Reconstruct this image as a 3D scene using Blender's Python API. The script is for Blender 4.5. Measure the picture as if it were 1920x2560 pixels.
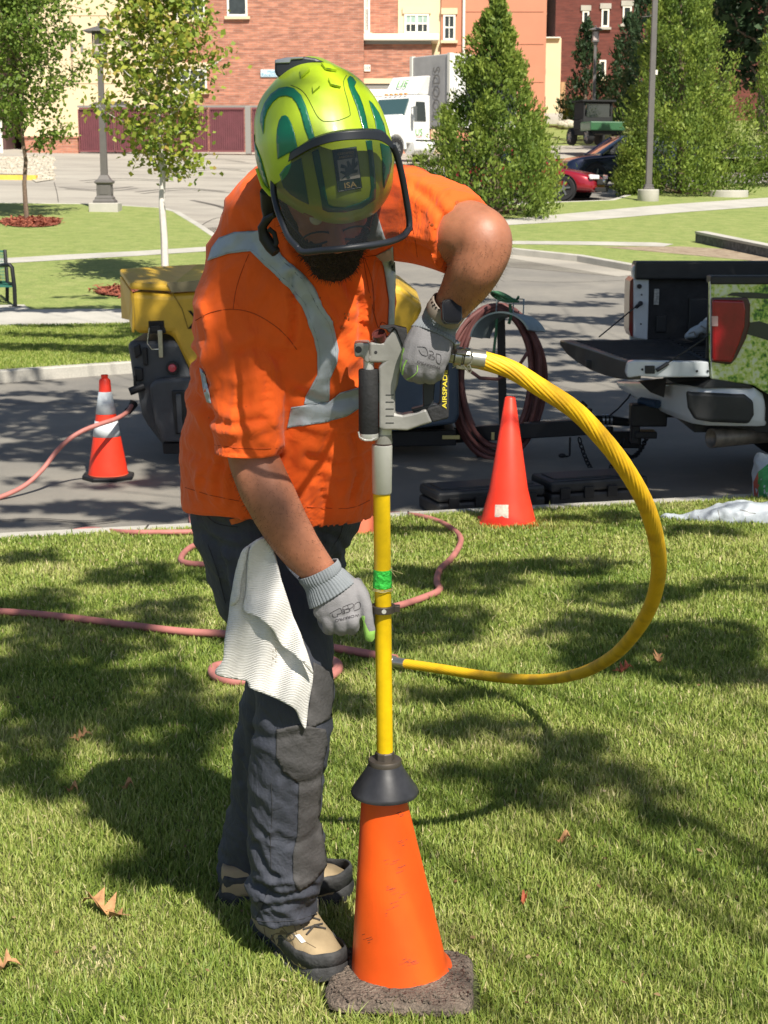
import bpy, bmesh, math, random
import numpy as np
from mathutils import Vector, Matrix, noise
from mathutils.bvhtree import BVHTree
from mathutils.geometry import delaunay_2d_cdt
R = math.radians
random.seed(7); rng = np.random.default_rng(7)
scene = bpy.context.scene
col = scene.collection
for o in list(bpy.data.objects): bpy.data.objects.remove(o)
# ------------------------------------------------------------------ camera
CZ = 1.65; PITCH = R(12); F = 3846.0
cam_d = bpy.data.cameras.new('camera'); cam = bpy.data.objects.new('camera', cam_d); col.objects.link(cam)
cam.location = (0, 0, CZ); cam.rotation_euler = (R(90) - PITCH, 0, 0)
cam_d.sensor_fit = 'VERTICAL'; cam_d.sensor_height = 36; cam_d.lens = F / 2560 * 36
cam_d.clip_start = .05; cam_d.clip_end = 2000
cam_d.dof.use_dof = True; cam_d.dof.focus_distance = 3.0; cam_d.dof.aperture_fstop = 22
scene.camera = cam
scene.render.resolution_x = 768; scene.render.resolution_y = 1024
# ------------------------------------------------------------------ sky, sun, exposure
SUN_EL = R(50); SUN_AZ = R(24)      # azimuth to the right of straight behind the camera
world = bpy.data.worlds.new('World'); scene.world = world; world.use_nodes = True
wn = world.node_tree; sk = wn.nodes.new('ShaderNodeTexSky'); sk.sky_type = 'NISHITA'; sk.sun_disc = False
sun_dir = Vector((math.sin(SUN_AZ) * math.cos(SUN_EL), -math.cos(SUN_AZ) * math.cos(SUN_EL), math.sin(SUN_EL)))  # towards the sun
sk.sun_elevation = SUN_EL; sk.sun_rotation = math.atan2(sun_dir.x, sun_dir.y)
bg = wn.nodes['Background']; wn.links.new(sk.outputs[0], bg.inputs[0]); bg.inputs[1].default_value = .062
sd = bpy.data.lights.new('sun', 'SUN'); sd.energy = 4.9; sd.angle = R(.55); sd.color = (1, .94, .83)
sun = bpy.data.objects.new('sun', sd); col.objects.link(sun); sun.rotation_euler = sun_dir.to_track_quat('Z', 'Y').to_euler()
sun.location = (10, -20, 30)
vs = scene.view_settings; vs.view_transform = 'Standard'; vs.look = 'None'; vs.exposure = .64; vs.gamma = 1
scene.cycles.max_bounces = 8; scene.cycles.transparent_max_bounces = 12

# ------------------------------------------------------------------ picture <-> world
CP, SP = math.cos(PITCH), math.sin(PITCH)
def ray(px, py):
    x = (px - 960) / F; y = (1280 - py) / F
    return Vector((x, CP + y * SP, -SP + y * CP))
CAM = Vector((0, 0, CZ))
def P(px, py, Y):
    d = ray(px, py); return CAM + d * (Y / d.y)
def mpp(p):      # metres per photo pixel at a world point
    return (p.y * CP + (CZ - p.z) * SP) / F
VIEW = Vector((0, CP, -SP)); UPV = Vector((0, SP, CP)); RT = Vector((1, 0, 0))
K = .25
PROF = [(-400, 0), (4.0, 0), (9.14, -.33), (9.20, -.45), (17, -.45), (20, -.27), (38, 1.0), (64, 2.5), (80, 3.2), (110, 4.4), (900, 9)]
def fz(u):
    for (a, za), (b, zb) in zip(PROF, PROF[1:]):
        if u <= b: return za + (zb - za) * (u - a) / (b - a)
    return PROF[-1][1]
def gz(x, y): return fz(y - K * x)
def T(px, py, off=0.):     # where a pixel's ray meets the terrain
    d = ray(px, py); t = 1.; st = .05; last = None
    while t < 900:
        p = CAM + d * t
        if p.z <= gz(p.x, p.y) + off:
            a, b = t - st, t
            for _ in range(30):
                m = (a + b) / 2; q = CAM + d * m
                if q.z <= gz(q.x, q.y) + off: b = m
                else: a = m
            return CAM + d * b
        st = max(.05, t * .01); t += st
    return CAM + d * 300

# ------------------------------------------------------------------ materials
MATS = {}
def M(name, c, rough=.6, metal=0., var=.0, vs_=8., c2=None, bump=0., bs=40., coat=0., spec=.5, trans=0., alpha=1., sheen=0., sub=0., detail=3):
    if name in MATS: return MATS[name]
    m = bpy.data.materials.new(name); m.use_nodes = True; n = m.node_tree.nodes; l = m.node_tree.links
    b = n['Principled BSDF']; b.inputs['Base Color'].default_value = (*c, 1)
    b.inputs['Roughness'].default_value = rough; b.inputs['Metallic'].default_value = metal
    b.inputs['Coat Weight'].default_value = coat; b.inputs['Coat Roughness'].default_value = .1
    b.inputs['Specular IOR Level'].default_value = spec; b.inputs['Transmission Weight'].default_value = trans
    b.inputs['Alpha'].default_value = alpha; b.inputs['Sheen Weight'].default_value = sheen
    if sub: b.inputs['Subsurface Weight'].default_value = sub; b.inputs['Subsurface Radius'].default_value = (.01, .004, .002)
    tc = n.new('ShaderNodeTexCoord')
    if var or c2:
        t = n.new('ShaderNodeTexNoise'); t.inputs['Scale'].default_value = vs_; t.inputs['Detail'].default_value = detail + 2
        t.inputs['Roughness'].default_value = .62
        l.new(tc.outputs['Object'], t.inputs['Vector'])
        rp = n.new('ShaderNodeValToRGB'); rp.color_ramp.elements[0].position = .32; rp.color_ramp.elements[1].position = .68
        ca = c2 if c2 else tuple(min(1, k * (1 - var)) for k in c); cb = c if c2 else tuple(min(1, k * (1 + var)) for k in c)
        rp.color_ramp.elements[0].color = (*ca, 1); rp.color_ramp.elements[1].color = (*cb, 1)
        l.new(t.outputs[0], rp.inputs[0]); l.new(rp.outputs[0], b.inputs['Base Color'])
    if bump:
        t = n.new('ShaderNodeTexNoise'); t.inputs['Scale'].default_value = bs; t.inputs['Detail'].default_value = 5
        l.new(tc.outputs['Object'], t.inputs['Vector'])
        bp = n.new('ShaderNodeBump'); bp.inputs['Strength'].default_value = min(1, bump); bp.inputs['Distance'].default_value = .02 * bump
        l.new(t.outputs[0], bp.inputs['Height']); l.new(bp.outputs[0], b.inputs['Normal'])
    MATS[name] = m; return m
def nodes(m): return m.node_tree.nodes, m.node_tree.links
def add_node(m, typ, **kw):
    nd = m.node_tree.nodes.new(typ)
    for k, v in kw.items():
        if k in nd.inputs: nd.inputs[k].default_value = v
        else: setattr(nd, k, v)
    return nd

# ------------------------------------------------------------------ mesh builder (world coordinates)
class B:
    def __init__(s): s.v = []; s.f = []; s.mi = []; s.cur = 0
    def add(s, vs, fs):
        n = len(s.v); s.v += [tuple(v) for v in vs]; s.f += [tuple(i + n for i in f) for f in fs]; s.mi += [s.cur] * len(fs); return s
    def box(s, c, d, ax=None):
        c = Vector(c); X, Y, Z = ax if ax else (Vector((1, 0, 0)), Vector((0, 1, 0)), Vector((0, 0, 1)))
        vs = [c + X * (d[0] / 2 * i) + Y * (d[1] / 2 * j) + Z * (d[2] / 2 * k) for k in (-1, 1) for j in (-1, 1) for i in (-1, 1)]
        return s.add(vs, [(0, 2, 3, 1), (4, 5, 7, 6), (0, 1, 5, 4), (2, 6, 7, 3), (0, 4, 6, 2), (1, 3, 7, 5)])
    def mm(s, lo, hi):
        lo = Vector(lo); hi = Vector(hi); return s.box((lo + hi) / 2, hi - lo)
    def cyl(s, a, b, r0, r1=None, n=20, caps=True):
        a = Vector(a); b = Vector(b); r1 = r0 if r1 is None else r1
        t = (b - a).normalized(); x = t.orthogonal().normalized(); y = t.cross(x)
        vs = [p + (x * math.cos(6.28318 * i / n) + y * math.sin(6.28318 * i / n)) * r for p, r in ((a, r0), (b, r1)) for i in range(n)]
        fs = [(i, (i + 1) % n, n + (i + 1) % n, n + i) for i in range(n)]
        if caps: fs += [tuple(range(n - 1, -1, -1)), tuple(range(n, 2 * n))]
        return s.add(vs, fs)
    def tube(s, pts, r, n=12, caps=True, rfun=None):
        pts = [Vector(p) for p in pts]; m = len(pts); rs = r if isinstance(r, (list, tuple)) else [r] * m
        tg = [(pts[min(i + 1, m - 1)] - pts[max(i - 1, 0)]).normalized() for i in range(m)]
        x = tg[0].orthogonal().normalized(); vs = []; L = 0
        for i in range(m):
            x = (x - tg[i] * x.dot(tg[i])).normalized(); y = tg[i].cross(x)
            if i: L += (pts[i] - pts[i - 1]).length
            for k in range(n):
                a = 2 * math.pi * k / n; q = rs[i] * (rfun(a, L) if rfun else 1)
                vs.append(pts[i] + (x * math.cos(a) + y * math.sin(a)) * q)
        fs = [(i * n + k, i * n + (k + 1) % n, (i + 1) * n + (k + 1) % n, (i + 1) * n + k) for i in range(m - 1) for k in range(n)]
        if caps: fs += [tuple(range(n - 1, -1, -1)), tuple(range((m - 1) * n, m * n))]
        return s.add(vs, fs)
    def rings(s, rg, caps=True, close=False):
        n = len(rg[0]); m = len(rg); vs = [p for r in rg for p in r]
        fs = [(i * n + k, i * n + (k + 1) % n, ((i + 1) % m) * n + (k + 1) % n, ((i + 1) % m) * n + k) for i in range(m if close else m - 1) for k in range(n)]
        if caps and not close: fs += [tuple(range(n - 1, -1, -1)), tuple(range((m - 1) * n, m * n))]
        return s.add(vs, fs)
    def prism(s, poly, vec):     # planar polygon extruded along vec (concave allowed)
        poly = [Vector(p) for p in poly]; vec = Vector(vec); n = len(poly)
        nrm = Vector((0, 0, 0))
        for i in range(n): nrm += poly[i].cross(poly[(i + 1) % n])
        nrm.normalize(); x = nrm.orthogonal().normalized(); y = nrm.cross(x)
        _, _, fs2, *_ = (lambda r: (0, 0, r[2]))(delaunay_2d_cdt([Vector((p.dot(x), p.dot(y))) for p in poly], [], [list(range(n))], 1, 1e-6))
        vs = poly + [p + vec for p in poly]
        flip = nrm.dot(vec) > 0
        tri = [tuple(f) for f in fs2 if max(f) < n]
        a = [t[::-1] for t in tri]; b = [tuple(i + n for i in t) for t in tri]
        sd_ = [(i, (i + 1) % n, n + (i + 1) % n, n + i) for i in range(n)]
        fs = a + b + sd_
        if not flip: fs = [f[::-1] for f in fs]
        return s.add(vs, fs)
    def lathe(s, base, prof, n=32, axis=None, caps=True):
        base = Vector(base); ax = Vector(axis).normalized() if axis else Vector((0, 0, 1)); x = ax.orthogonal().normalized(); y = ax.cross(x)
        return s.rings([[base + ax * h + (x * math.cos(2 * math.pi * k / n) + y * math.sin(2 * math.pi * k / n)) * max(r, 1e-4) for k in range(n)] for r, h in prof], caps)
    def quad(s, a, b, c, d): return s.add([a, b, c, d], [(0, 1, 2, 3)])
    def sphere(s, c, r, n=16, ax=None):
        c = Vector(c); r = (r, r, r) if not hasattr(r, '__len__') else r
        X, Y, Z = ax if ax else (Vector((1, 0, 0)), Vector((0, 1, 0)), Vector((0, 0, 1)))
        rg = []
        for i in range(n + 1):
            a = math.pi * i / n; a = min(max(a, .02), math.pi - .02)
            rg.append([c + Z * (-math.cos(a) * r[2]) + (X * math.cos(2 * math.pi * k / (2 * n)) * r[0] + Y * math.sin(2 * math.pi * k / (2 * n)) * r[1]) * math.sin(a) for k in range(2 * n)])
        return s.rings(rg)
    def obj(s, name, mat, parent=None, smooth=False, bevel=0., bseg=2, solid=0., sub=0, recalc=True):
        o = mk(name, s.v, s.f, mat, parent, smooth, s.mi, recalc)
        if sub: md = o.modifiers.new('sub', 'SUBSURF'); md.levels = md.render_levels = sub
        if solid: md = o.modifiers.new('solid', 'SOLIDIFY'); md.thickness = solid; md.offset = 0
        if bevel:
            md = o.modifiers.new('bevel', 'BEVEL'); md.width = bevel; md.segments = bseg; md.limit_method = 'ANGLE'; md.angle_limit = R(35)
        return o
def rootloc(o):
    while o.parent: o = o.parent
    return o.location
def mk(name, v, f, mat, parent=None, smooth=False, mi=None, recalc=True):
    me = bpy.data.meshes.new(name); off = rootloc(parent) if parent else Vector((0, 0, 0))
    if len(v) and (off.x or off.y or off.z):
        v = (np.array([tuple(q) for q in v]) - np.array(off)).tolist()
    me.from_pydata([tuple(q) for q in v] if not isinstance(v, list) else v, [], f)
    mats = mat if isinstance(mat, (list, tuple)) else [mat]
    for m in mats: me.materials.append(m)
    if mi and len(mats) > 1: me.polygons.foreach_set('material_index', mi)
    if recalc:
        bm = bmesh.new(); bm.from_mesh(me); bmesh.ops.recalc_face_normals(bm, faces=bm.faces); bm.to_mesh(me); bm.free()
    if smooth:
        me.polygons.foreach_set('use_smooth', [True] * len(me.polygons))
        if smooth != 'all':
            try: me.set_sharp_from_angle(angle=R(40 if smooth is True else smooth))
            except Exception: pass
    me.update()
    o = bpy.data.objects.new(name, me); col.objects.link(o)
    if parent: o.parent = parent
    return o
def thing(name, label, cat, loc=(0, 0, 0), group=None):
    o = bpy.data.objects.new(name, None); o.empty_display_size = .1; col.objects.link(o); o.location = loc
    return tag(o, label, cat, group)
def tag(o, label=None, cat=None, group=None, kind=None):
    if label: o['label'] = label
    if cat: o['category'] = cat
    if group: o['group'] = group
    if kind: o['kind'] = kind
    return o
def crom(pts, n=8, closed=False):       # Catmull-Rom through points of any dimension
    A = [np.array(p, float) for p in pts]; out = []; m = len(A)
    for i in range(m if closed else m - 1):
        g = (lambda k: A[k % m]) if closed else (lambda k: A[min(max(k, 0), m - 1)])
        p0, p1, p2, p3 = g(i - 1), g(i), g(i + 1), g(i + 2)
        for j in range(n):
            t = j / n; out.append(.5 * (2 * p1 + (p2 - p0) * t + (2 * p0 - 5 * p1 + 4 * p2 - p3) * t * t + (3 * p1 - p0 - 3 * p2 + p3) * t ** 3))
    if not closed: out.append(A[-1])
    return out
def ploft(b, rows, n=28, k=6, ratio=1., sq=2., caps=True, dirfix=None):
    """rows: (px, py, Y, halfwidth_px, depth_half_m); loft with rings square to the path, wide in the picture plane"""
    rr = crom(rows, k) if k > 1 else [np.array(r, float) for r in rows]
    pts = [P(r[0], r[1], r[2]) for r in rr]; m = len(pts); rg = []
    for i in range(m):
        t = (pts[min(i + 1, m - 1)] - pts[max(i - 1, 0)]).normalized()
        if dirfix: t = dirfix
        vd = (pts[i] - CAM).normalized(); x = t.cross(vd)
        if x.length < .05: x = RT.copy()
        x.normalize(); y = t.cross(x).normalized()
        hw = rr[i][3] * mpp(pts[i]); hd = rr[i][4] * ratio; ring = []
        for q in range(n):
            a = 2 * math.pi * q / n; c, s_ = math.cos(a), math.sin(a)
            ring.append(pts[i] + x * (hw * math.copysign(abs(c) ** (2 / sq), c)) + y * (hd * math.copysign(abs(s_) ** (2 / sq), s_)))
        rg.append(ring)
    b.rings(rg, caps); return b
def remesh(b, voxel, it=2, lam=.5):
    """join overlapping closed shapes into one continuous skin"""
    me = bpy.data.meshes.new('t'); me.from_pydata(b.v, [], b.f)
    bm = bmesh.new(); bm.from_mesh(me); bmesh.ops.recalc_face_normals(bm, faces=bm.faces); bm.to_mesh(me); bm.free()
    o = bpy.data.objects.new('t', me); col.objects.link(o)
    md = o.modifiers.new('r', 'REMESH'); md.mode = 'VOXEL'; md.voxel_size = voxel; md.adaptivity = 0
    if it: ms = o.modifiers.new('s', 'SMOOTH'); ms.factor = lam; ms.iterations = it
    dg = bpy.context.evaluated_depsgraph_get(); dg.update()
    ev = o.evaluated_get(dg); m2 = bpy.data.meshes.new_from_object(ev)
    n = len(m2.vertices); co = np.empty(n * 3); m2.vertices.foreach_get('co', co); no = np.empty(n * 3); m2.vertices.foreach_get('normal', no)
    fs = [tuple(p.vertices) for p in m2.polygons]
    bpy.data.objects.remove(o); bpy.data.meshes.remove(me); bpy.data.meshes.remove(m2)
    return co.reshape(-1, 3), no.reshape(-1, 3), fs
def bvh(v, f): return BVHTree.FromPolygons([tuple(q) for q in v], f)
def inpoly(x, y, poly):
    c = False; n = len(poly); j = n - 1
    for i in range(n):
        if (poly[i][1] > y) != (poly[j][1] > y) and x < (poly[j][0] - poly[i][0]) * (y - poly[i][1]) / (poly[j][1] - poly[i][1]) + poly[i][0]: c = not c
        j = i
    return c
def decal(b, poly, tree, off=.0015, step=6., smooth=0, maxd=.03, dref=None):
    """lay a thin sheet with the given outline (photo pixels) on a surface"""
    if smooth: poly = [tuple(p[:2]) for p in crom(poly, smooth, True)]
    dense = []
    for i in range(len(poly)):
        a = np.array(poly[i][:2], float); c = np.array(poly[(i + 1) % len(poly)][:2], float); L = np.hypot(*(c - a)); k = max(1, int(L / step))
        for j in range(k): dense.append(a + (c - a) * j / k)
    nb = len(dense); xs = [p[0] for p in dense]; ys = [p[1] for p in dense]; pts = [Vector((p[0], p[1])) for p in dense]
    y = min(ys) + step / 2
    while y < max(ys):
        x = min(xs) + step / 2
        while x < max(xs):
            if inpoly(x, y, dense) and min((x - p[0]) ** 2 + (y - p[1]) ** 2 for p in dense) > (step * .45) ** 2: pts.append(Vector((x, y)))
            x += step
        y += step
    v2, _, f2, *_r = delaunay_2d_cdt(pts, [], [list(range(nb))], 2, 1e-5)
    vs = []; prev = None
    for p in v2:
        d = ray(p.x, p.y).normalized(); h = tree.ray_cast(CAM, d)
        if h[0] is None:
            ref = prev if prev else CAM + d * (dref or 2.8)
            h = tree.find_nearest(CAM + d * ((ref - CAM).length))
        q = h[0]; n_ = h[1]
        if n_.dot(d) > 0: n_ = -n_
        vs.append(q + n_ * off); prev = q
    b.add(vs, [tuple(f) for f in f2]); return b
def text(name, s, origin, X, Y, size, mat, parent, depth=.0005, align='CENTER', bold=0.):
    c = bpy.data.curves.new('t', 'FONT'); c.body = s; c.size = 1; c.align_x = align; c.align_y = 'CENTER'; c.extrude = 0; c.offset = bold; c.resolution_u = 3
    o = bpy.data.objects.new('t', c); col.objects.link(o); dg = bpy.context.evaluated_depsgraph_get(); dg.update()
    me = bpy.data.meshes.new_from_object(o.evaluated_get(dg)); bpy.data.objects.remove(o)
    X = Vector(X).normalized(); Y = Vector(Y).normalized(); N = X.cross(Y); origin = Vector(origin)
    b = B(); b.add([origin + X * (v.co.x * size) + Y * (v.co.y * size) + N * depth for v in me.vertices], [tuple(p.vertices) for p in me.polygons])
    return b.obj(name, mat, parent, recalc=False)
def pnoise(p, s, seed=0): return noise.noise(Vector((p[0] * s + seed * 7.3, p[1] * s, p[2] * s)))
# ================================================================== GROUND
def gmat(name, cols, scale=3., rough=.95, bump=.3, bs=60., stretch=(1, 1, 1), fine=(.8, 1.15), fs=80.):
    m = M(name, cols[0], rough, bump=bump, bs=bs); n, l = nodes(m); b = n['Principled BSDF']
    tc = n.new('ShaderNodeTexCoord'); mp = add_node(m, 'ShaderNodeMapping'); mp.inputs['Scale'].default_value = stretch
    l.new(tc.outputs['Object'], mp.inputs[0])
    t = add_node(m, 'ShaderNodeTexNoise', Scale=scale, Detail=7., Roughness=.65); l.new(mp.outputs[0], t.inputs['Vector'])
    rp = n.new('ShaderNodeValToRGB'); e = rp.color_ramp.elements
    for i, c in enumerate(cols):
        pos = .3 + .4 * i / max(1, len(cols) - 1)
        if i < 2: e[i].position = pos; e[i].color = (*c, 1)
        else: q = e.new(pos); q.color = (*c, 1)
    l.new(t.outputs[0], rp.inputs[0])
    t2 = add_node(m, 'ShaderNodeTexNoise', Scale=fs, Detail=4., Roughness=.7); l.new(tc.outputs['Object'], t2.inputs['Vector'])
    mr = n.new('ShaderNodeMapRange'); mr.inputs['From Min'].default_value = .3; mr.inputs['From Max'].default_value = .7
    mr.inputs['To Min'].default_value = fine[0]; mr.inputs['To Max'].default_value = fine[1]; l.new(t2.outputs[0], mr.inputs[0])
    mx = n.new('ShaderNodeVectorMath'); mx.operation = 'SCALE'; l.new(rp.outputs[0], mx.inputs[0]); l.new(mr.outputs[0], mx.inputs['Scale'])
    l.new(mx.outputs[0], b.inputs['Base Color']); return m
m_grass = gmat('lawn', [(.16, .215, .05), (.22, .265, .07), (.28, .30, .10)], 3.5, fs=38, fine=(.6, 1.4), bump=.8, bs=35)
m_grassn = gmat('lawn_soil', [(.07, .09, .025), (.12, .135, .045), (.17, .15, .07)], 3, fs=120, fine=(.5, 1.4), bump=1, bs=60)
m_road = gmat('asphalt', [(.165, .155, .14), (.21, .195, .17), (.26, .24, .205)], .8, fs=130, fine=(.75, 1.25), bump=.5, bs=160)
m_lot = gmat('lot', [(.24, .22, .19), (.36, .33, .28), (.42, .39, .33)], .4, fs=30, fine=(.9, 1.08), stretch=(.5, 1.1, 1), bump=.15)
m_conc = gmat('concrete', [(.36, .34, .30), (.44, .42, .37), (.50, .47, .42)], 1.3, fs=60, fine=(.85, 1.1), bump=.3, bs=90)
m_mulch = gmat('mulch', [(.14, .035, .02), (.30, .08, .045), (.38, .14, .08)], 22, fs=60, bump=1, bs=50)
m_dirt = gmat('bare_soil', [(.20, .14, .09), (.30, .23, .16), (.36, .29, .2)], 5, fs=40, bump=.6)

def sheet(name, polyxy, off, mat, thick=0., skirt=None, sub=None):
    """flat-on-terrain polygon, cut along the terrain's crease lines so it lies exactly parallel to the ground"""
    bm = bmesh.new(); vs = [bm.verts.new((x, y, 0)) for x, y in polyxy]; f = bm.faces.new(vs); bmesh.ops.triangulate(bm, faces=[f])
    nv = Vector((-K, 1, 0)).normalized()
    for u, z in PROF[1:-1]:
        bmesh.ops.bisect_plane(bm, geom=bm.verts[:] + bm.edges[:] + bm.faces[:], plane_co=(0, u, 0), plane_no=nv, dist=1e-5)
    if sub:
        bmesh.ops.subdivide_edges(bm, edges=bm.edges[:], cuts=sub, use_grid_fill=True)
    if thick:
        edges = [e for e in bm.edges if len(e.link_faces) == 1]
        r = bmesh.ops.extrude_edge_only(bm, edges=edges); low = {v for v in r['geom'] if isinstance(v, bmesh.types.BMVert)}
    else: low = set()
    for v in bm.verts: v.co.z = gz(v.co.x, v.co.y) + off - (thick if v in low else 0)
    bmesh.ops.recalc_face_normals(bm, faces=bm.faces)
    if sum(f.normal.z for f in bm.faces) < 0: bmesh.ops.reverse_faces(bm, faces=bm.faces[:])
    me = bpy.data.meshes.new(name); bm.to_mesh(me); bm.free(); me.materials.append(mat)
    o = bpy.data.objects.new(name, me); col.objects.link(o); o['kind'] = 'structure'; return o
def px2xy(pts, off=0.): return [(lambda q: (q.x, q.y))(T(x, y, off)) for x, y in pts]
def ribbon(name, line, w, h, off, mat, bev=.012):
    """kerb or edging along a polyline in plan; w wide, top at terrain + off, h deep"""
    pts = [Vector((p[0], p[1])) for p in line]; b = B(); rg = []
    dense = []
    for a, c in zip(pts, pts[1:]):
        k = max(1, int((c - a).length / .6)); dense += [a + (c - a) * i / k for i in range(k)]
    dense.append(pts[-1]); m = len(dense)
    for i, p in enumerate(dense):
        t = (dense[min(i + 1, m - 1)] - dense[max(i - 1, 0)]).normalized(); n_ = Vector((-t.y, t.x))
        zt = gz(p.x, p.y) + off if not callable(off) else off(p)
        sec = [(-w / 2, -h), (-w / 2, -bev), (-w / 2 + bev, 0), (w / 2 - bev, 0), (w / 2, -bev), (w / 2, -h)]
        rg.append([Vector((p.x + n_.x * a, p.y + n_.y * a, zt + c)) for a, c in sec])
    b.rings(rg); o = b.obj(name, mat); o['kind'] = 'structure'; return o

# base ground to the horizon
def band(name, rows, x0, x1, mat):
    b = B(); xs = [x0 + (x1 - x0) * i / 8 for i in range(9)]
    for (u0, z0), (u1, z1) in zip(rows, rows[1:]):
        for a, c in zip(xs, xs[1:]):
            b.quad((a, u0 + K * a, z0), (c, u0 + K * c, z0), (c, u1 + K * c, z1), (a, u1 + K * a, z1))
    o = b.obj(name, mat, recalc=False); o['kind'] = 'structure'; return o
band('lawn', PROF[:3], -300, 300, m_grassn)
band('ground', PROF[3:], -300, 300, m_grass)
# the street: flat asphalt strip, then rising side street and yard
def uline(u, xs): return [(x, u + K * x) for x in xs]
sheet('road', [(-60, 9.2 + K * -60), (60, 9.2 + K * 60), (60, 38 + K * 60), (-60, 38 + K * -60)], .004, m_road)
sheet('yard_pavement', [(-60, 33 - 15), (-7, 33), (-1.2, 34), (4, 26.5), (10, 31), (60, 50), (60, 104), (-60, 76)], .008, m_lot)
# near kerb
ribbon('kerb_near', [(x, 9.14 + .06 + K * x) for x in np.linspace(-30, 30, 11)], .15, .2, lambda p: -.325, m_conc)
ribbon('gutter', [(x, 9.14 + .36 + K * x) for x in np.linspace(-30, 30, 11)], .42, .06, lambda p: -.438, m_conc)
# raised lawns with kerbs, paths and beds (outlines read off the photograph onto the terrain)
LW = [(-400, 955), (0, 927), (330, 904), (560, 890), (690, 850), (730, 760), (680, 685), (600, 630), (552, 600), (500, 565), (440, 529), (400, 519), (240, 510), (0, 507), (-400, 507)]
lw = px2xy(LW, .12)
sheet('lawn_far', lw, .12, m_grass, thick=.14)
ribbon('kerb_far', lw, .16, .2, lambda p: gz(p.x, p.y) + .127, m_conc)
RW = [(2400, 790), (1920, 712), (1582, 661), (1450, 638), (1266, 619), (1120, 605), (1050, 575), (1030, 545), (1080, 522), (1250, 513), (1400, 505), (1530, 500), (1566, 489), (1640, 474), (1750, 462), (2400, 440)]
rw = px2xy(RW, .12)
sheet('lawn_right', rw, .12, m_grass, thick=.14)
ribbon('kerb_right', rw, .16, .2, lambda p: gz(p.x, p.y) + .127, m_conc)
def pathpx(name, pts, off, mat): return sheet(name, px2xy(pts, off), off, mat)
pathpx('sidewalk_left', [(-350, 783), (0, 774), (200, 772), (420, 771), (600, 771), (600, 806), (400, 806), (200, 811), (0, 815), (-350, 832)], .126, m_conc)
pathpx('path_left', [(-300, 668), (15, 645), (150, 637), (350, 627), (560, 614), (575, 624), (350, 639), (150, 650), (15, 658), (-300, 684)], .126, m_conc)
pathpx('bench_pad', [(-60, 764), (60, 761), (78, 774), (-60, 779)], .130, m_conc)
pathpx('sidewalk_right', [(1070, 560), (1277, 547), (1480, 528), (1700, 509), (1920, 494), (2300, 474), (2300, 496), (1920, 515), (1700, 531), (1480, 550), (1277, 562), (1090, 573)], .126, m_conc)
pathpx('path_right', [(1120, 600), (1272, 602), (1450, 603), (1640, 606), (1684, 610), (1660, 616), (1450, 612), (1272, 610), (1120, 609)], .126, m_conc)
pathpx('bare_ground_strip', [(1500, 617), (1700, 616), (1920, 628), (2200, 650), (2200, 680), (1920, 655), (1700, 635)], .124, m_dirt)
def ellipse_px(cx, cy, rx, ry, n=26, j=.06): return [(cx + rx * math.cos(6.283 * i / n) * (1 + random.uniform(-j, j)), cy + ry * math.sin(6.283 * i / n) * (1 + random.uniform(-j, j))) for i in range(n)]
def mulch(name, cx, cy, rx, ry, label):
    b = B(); c0 = T(cx, cy, .12)
    for i in range(900):
        a = random.uniform(0, 6.283); q = math.sqrt(random.random()); p = T(cx + rx * q * math.cos(a), cy + ry * q * math.sin(a), .12) if i % 3 == 0 else p + Vector((random.uniform(-.1, .1), random.uniform(-.15, .15), 0))
        z = gz(p.x, p.y) + .135 + .04 * (1 - q) + random.uniform(0, .02); s = random.uniform(.02, .05); d = Vector((random.uniform(-1, 1), random.uniform(-1, 1), random.uniform(-.3, .3))).normalized()
        e = d.cross(Vector((random.uniform(-.5, .5), random.uniform(-.5, .5), 1))).normalized()
        pp = Vector((p.x, p.y, z)); b.quad(pp - d * s - e * s * .4, pp + d * s - e * s * .4, pp + d * s + e * s * .4, pp - d * s + e * s * .4)
    bed = sheet('mulch_bed', px2xy(ellipse_px(cx, cy, rx, ry), .12), .14, m_mulch)
    o = b.obj('wood_chips', m_mulch, recalc=False); o['kind'] = 'stuff'; o['label'] = label; o['category'] = 'mulch'
mulch('m', 78, 556, 78, 13, 'red wood chips round the foot of the left tree')
mulch('m', 372, 730, 138, 16, 'red wood chips round the foot of the white trunked tree')
pathpx('parking_lot', [(1060, 520), (1060, 430), (1300, 405), (1560, 398), (2300, 400), (2300, 440), (1750, 470), (1560, 500), (1400, 512)], .014, m_road)
# grassy rise on the far right
hb = B(); hr = []
for (Y, y) in ((60, 396), (66, 376), (70, 364), (84, 316), (95, 300), (130, 280)):
    hr.append([P(x, y, Y) for x in (1180, 1340, 1500, 1700, 2400)])
for i, (a, c) in enumerate(zip(hr, hr[1:])):
    hb.cur = 0 if i < 2 else 1
    for j in range(4): hb.quad(a[j], a[j + 1], c[j + 1], c[j])
o = hb.obj('hill', [m_lot, m_grass], recalc=False); o['kind'] = 'structure'
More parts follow.
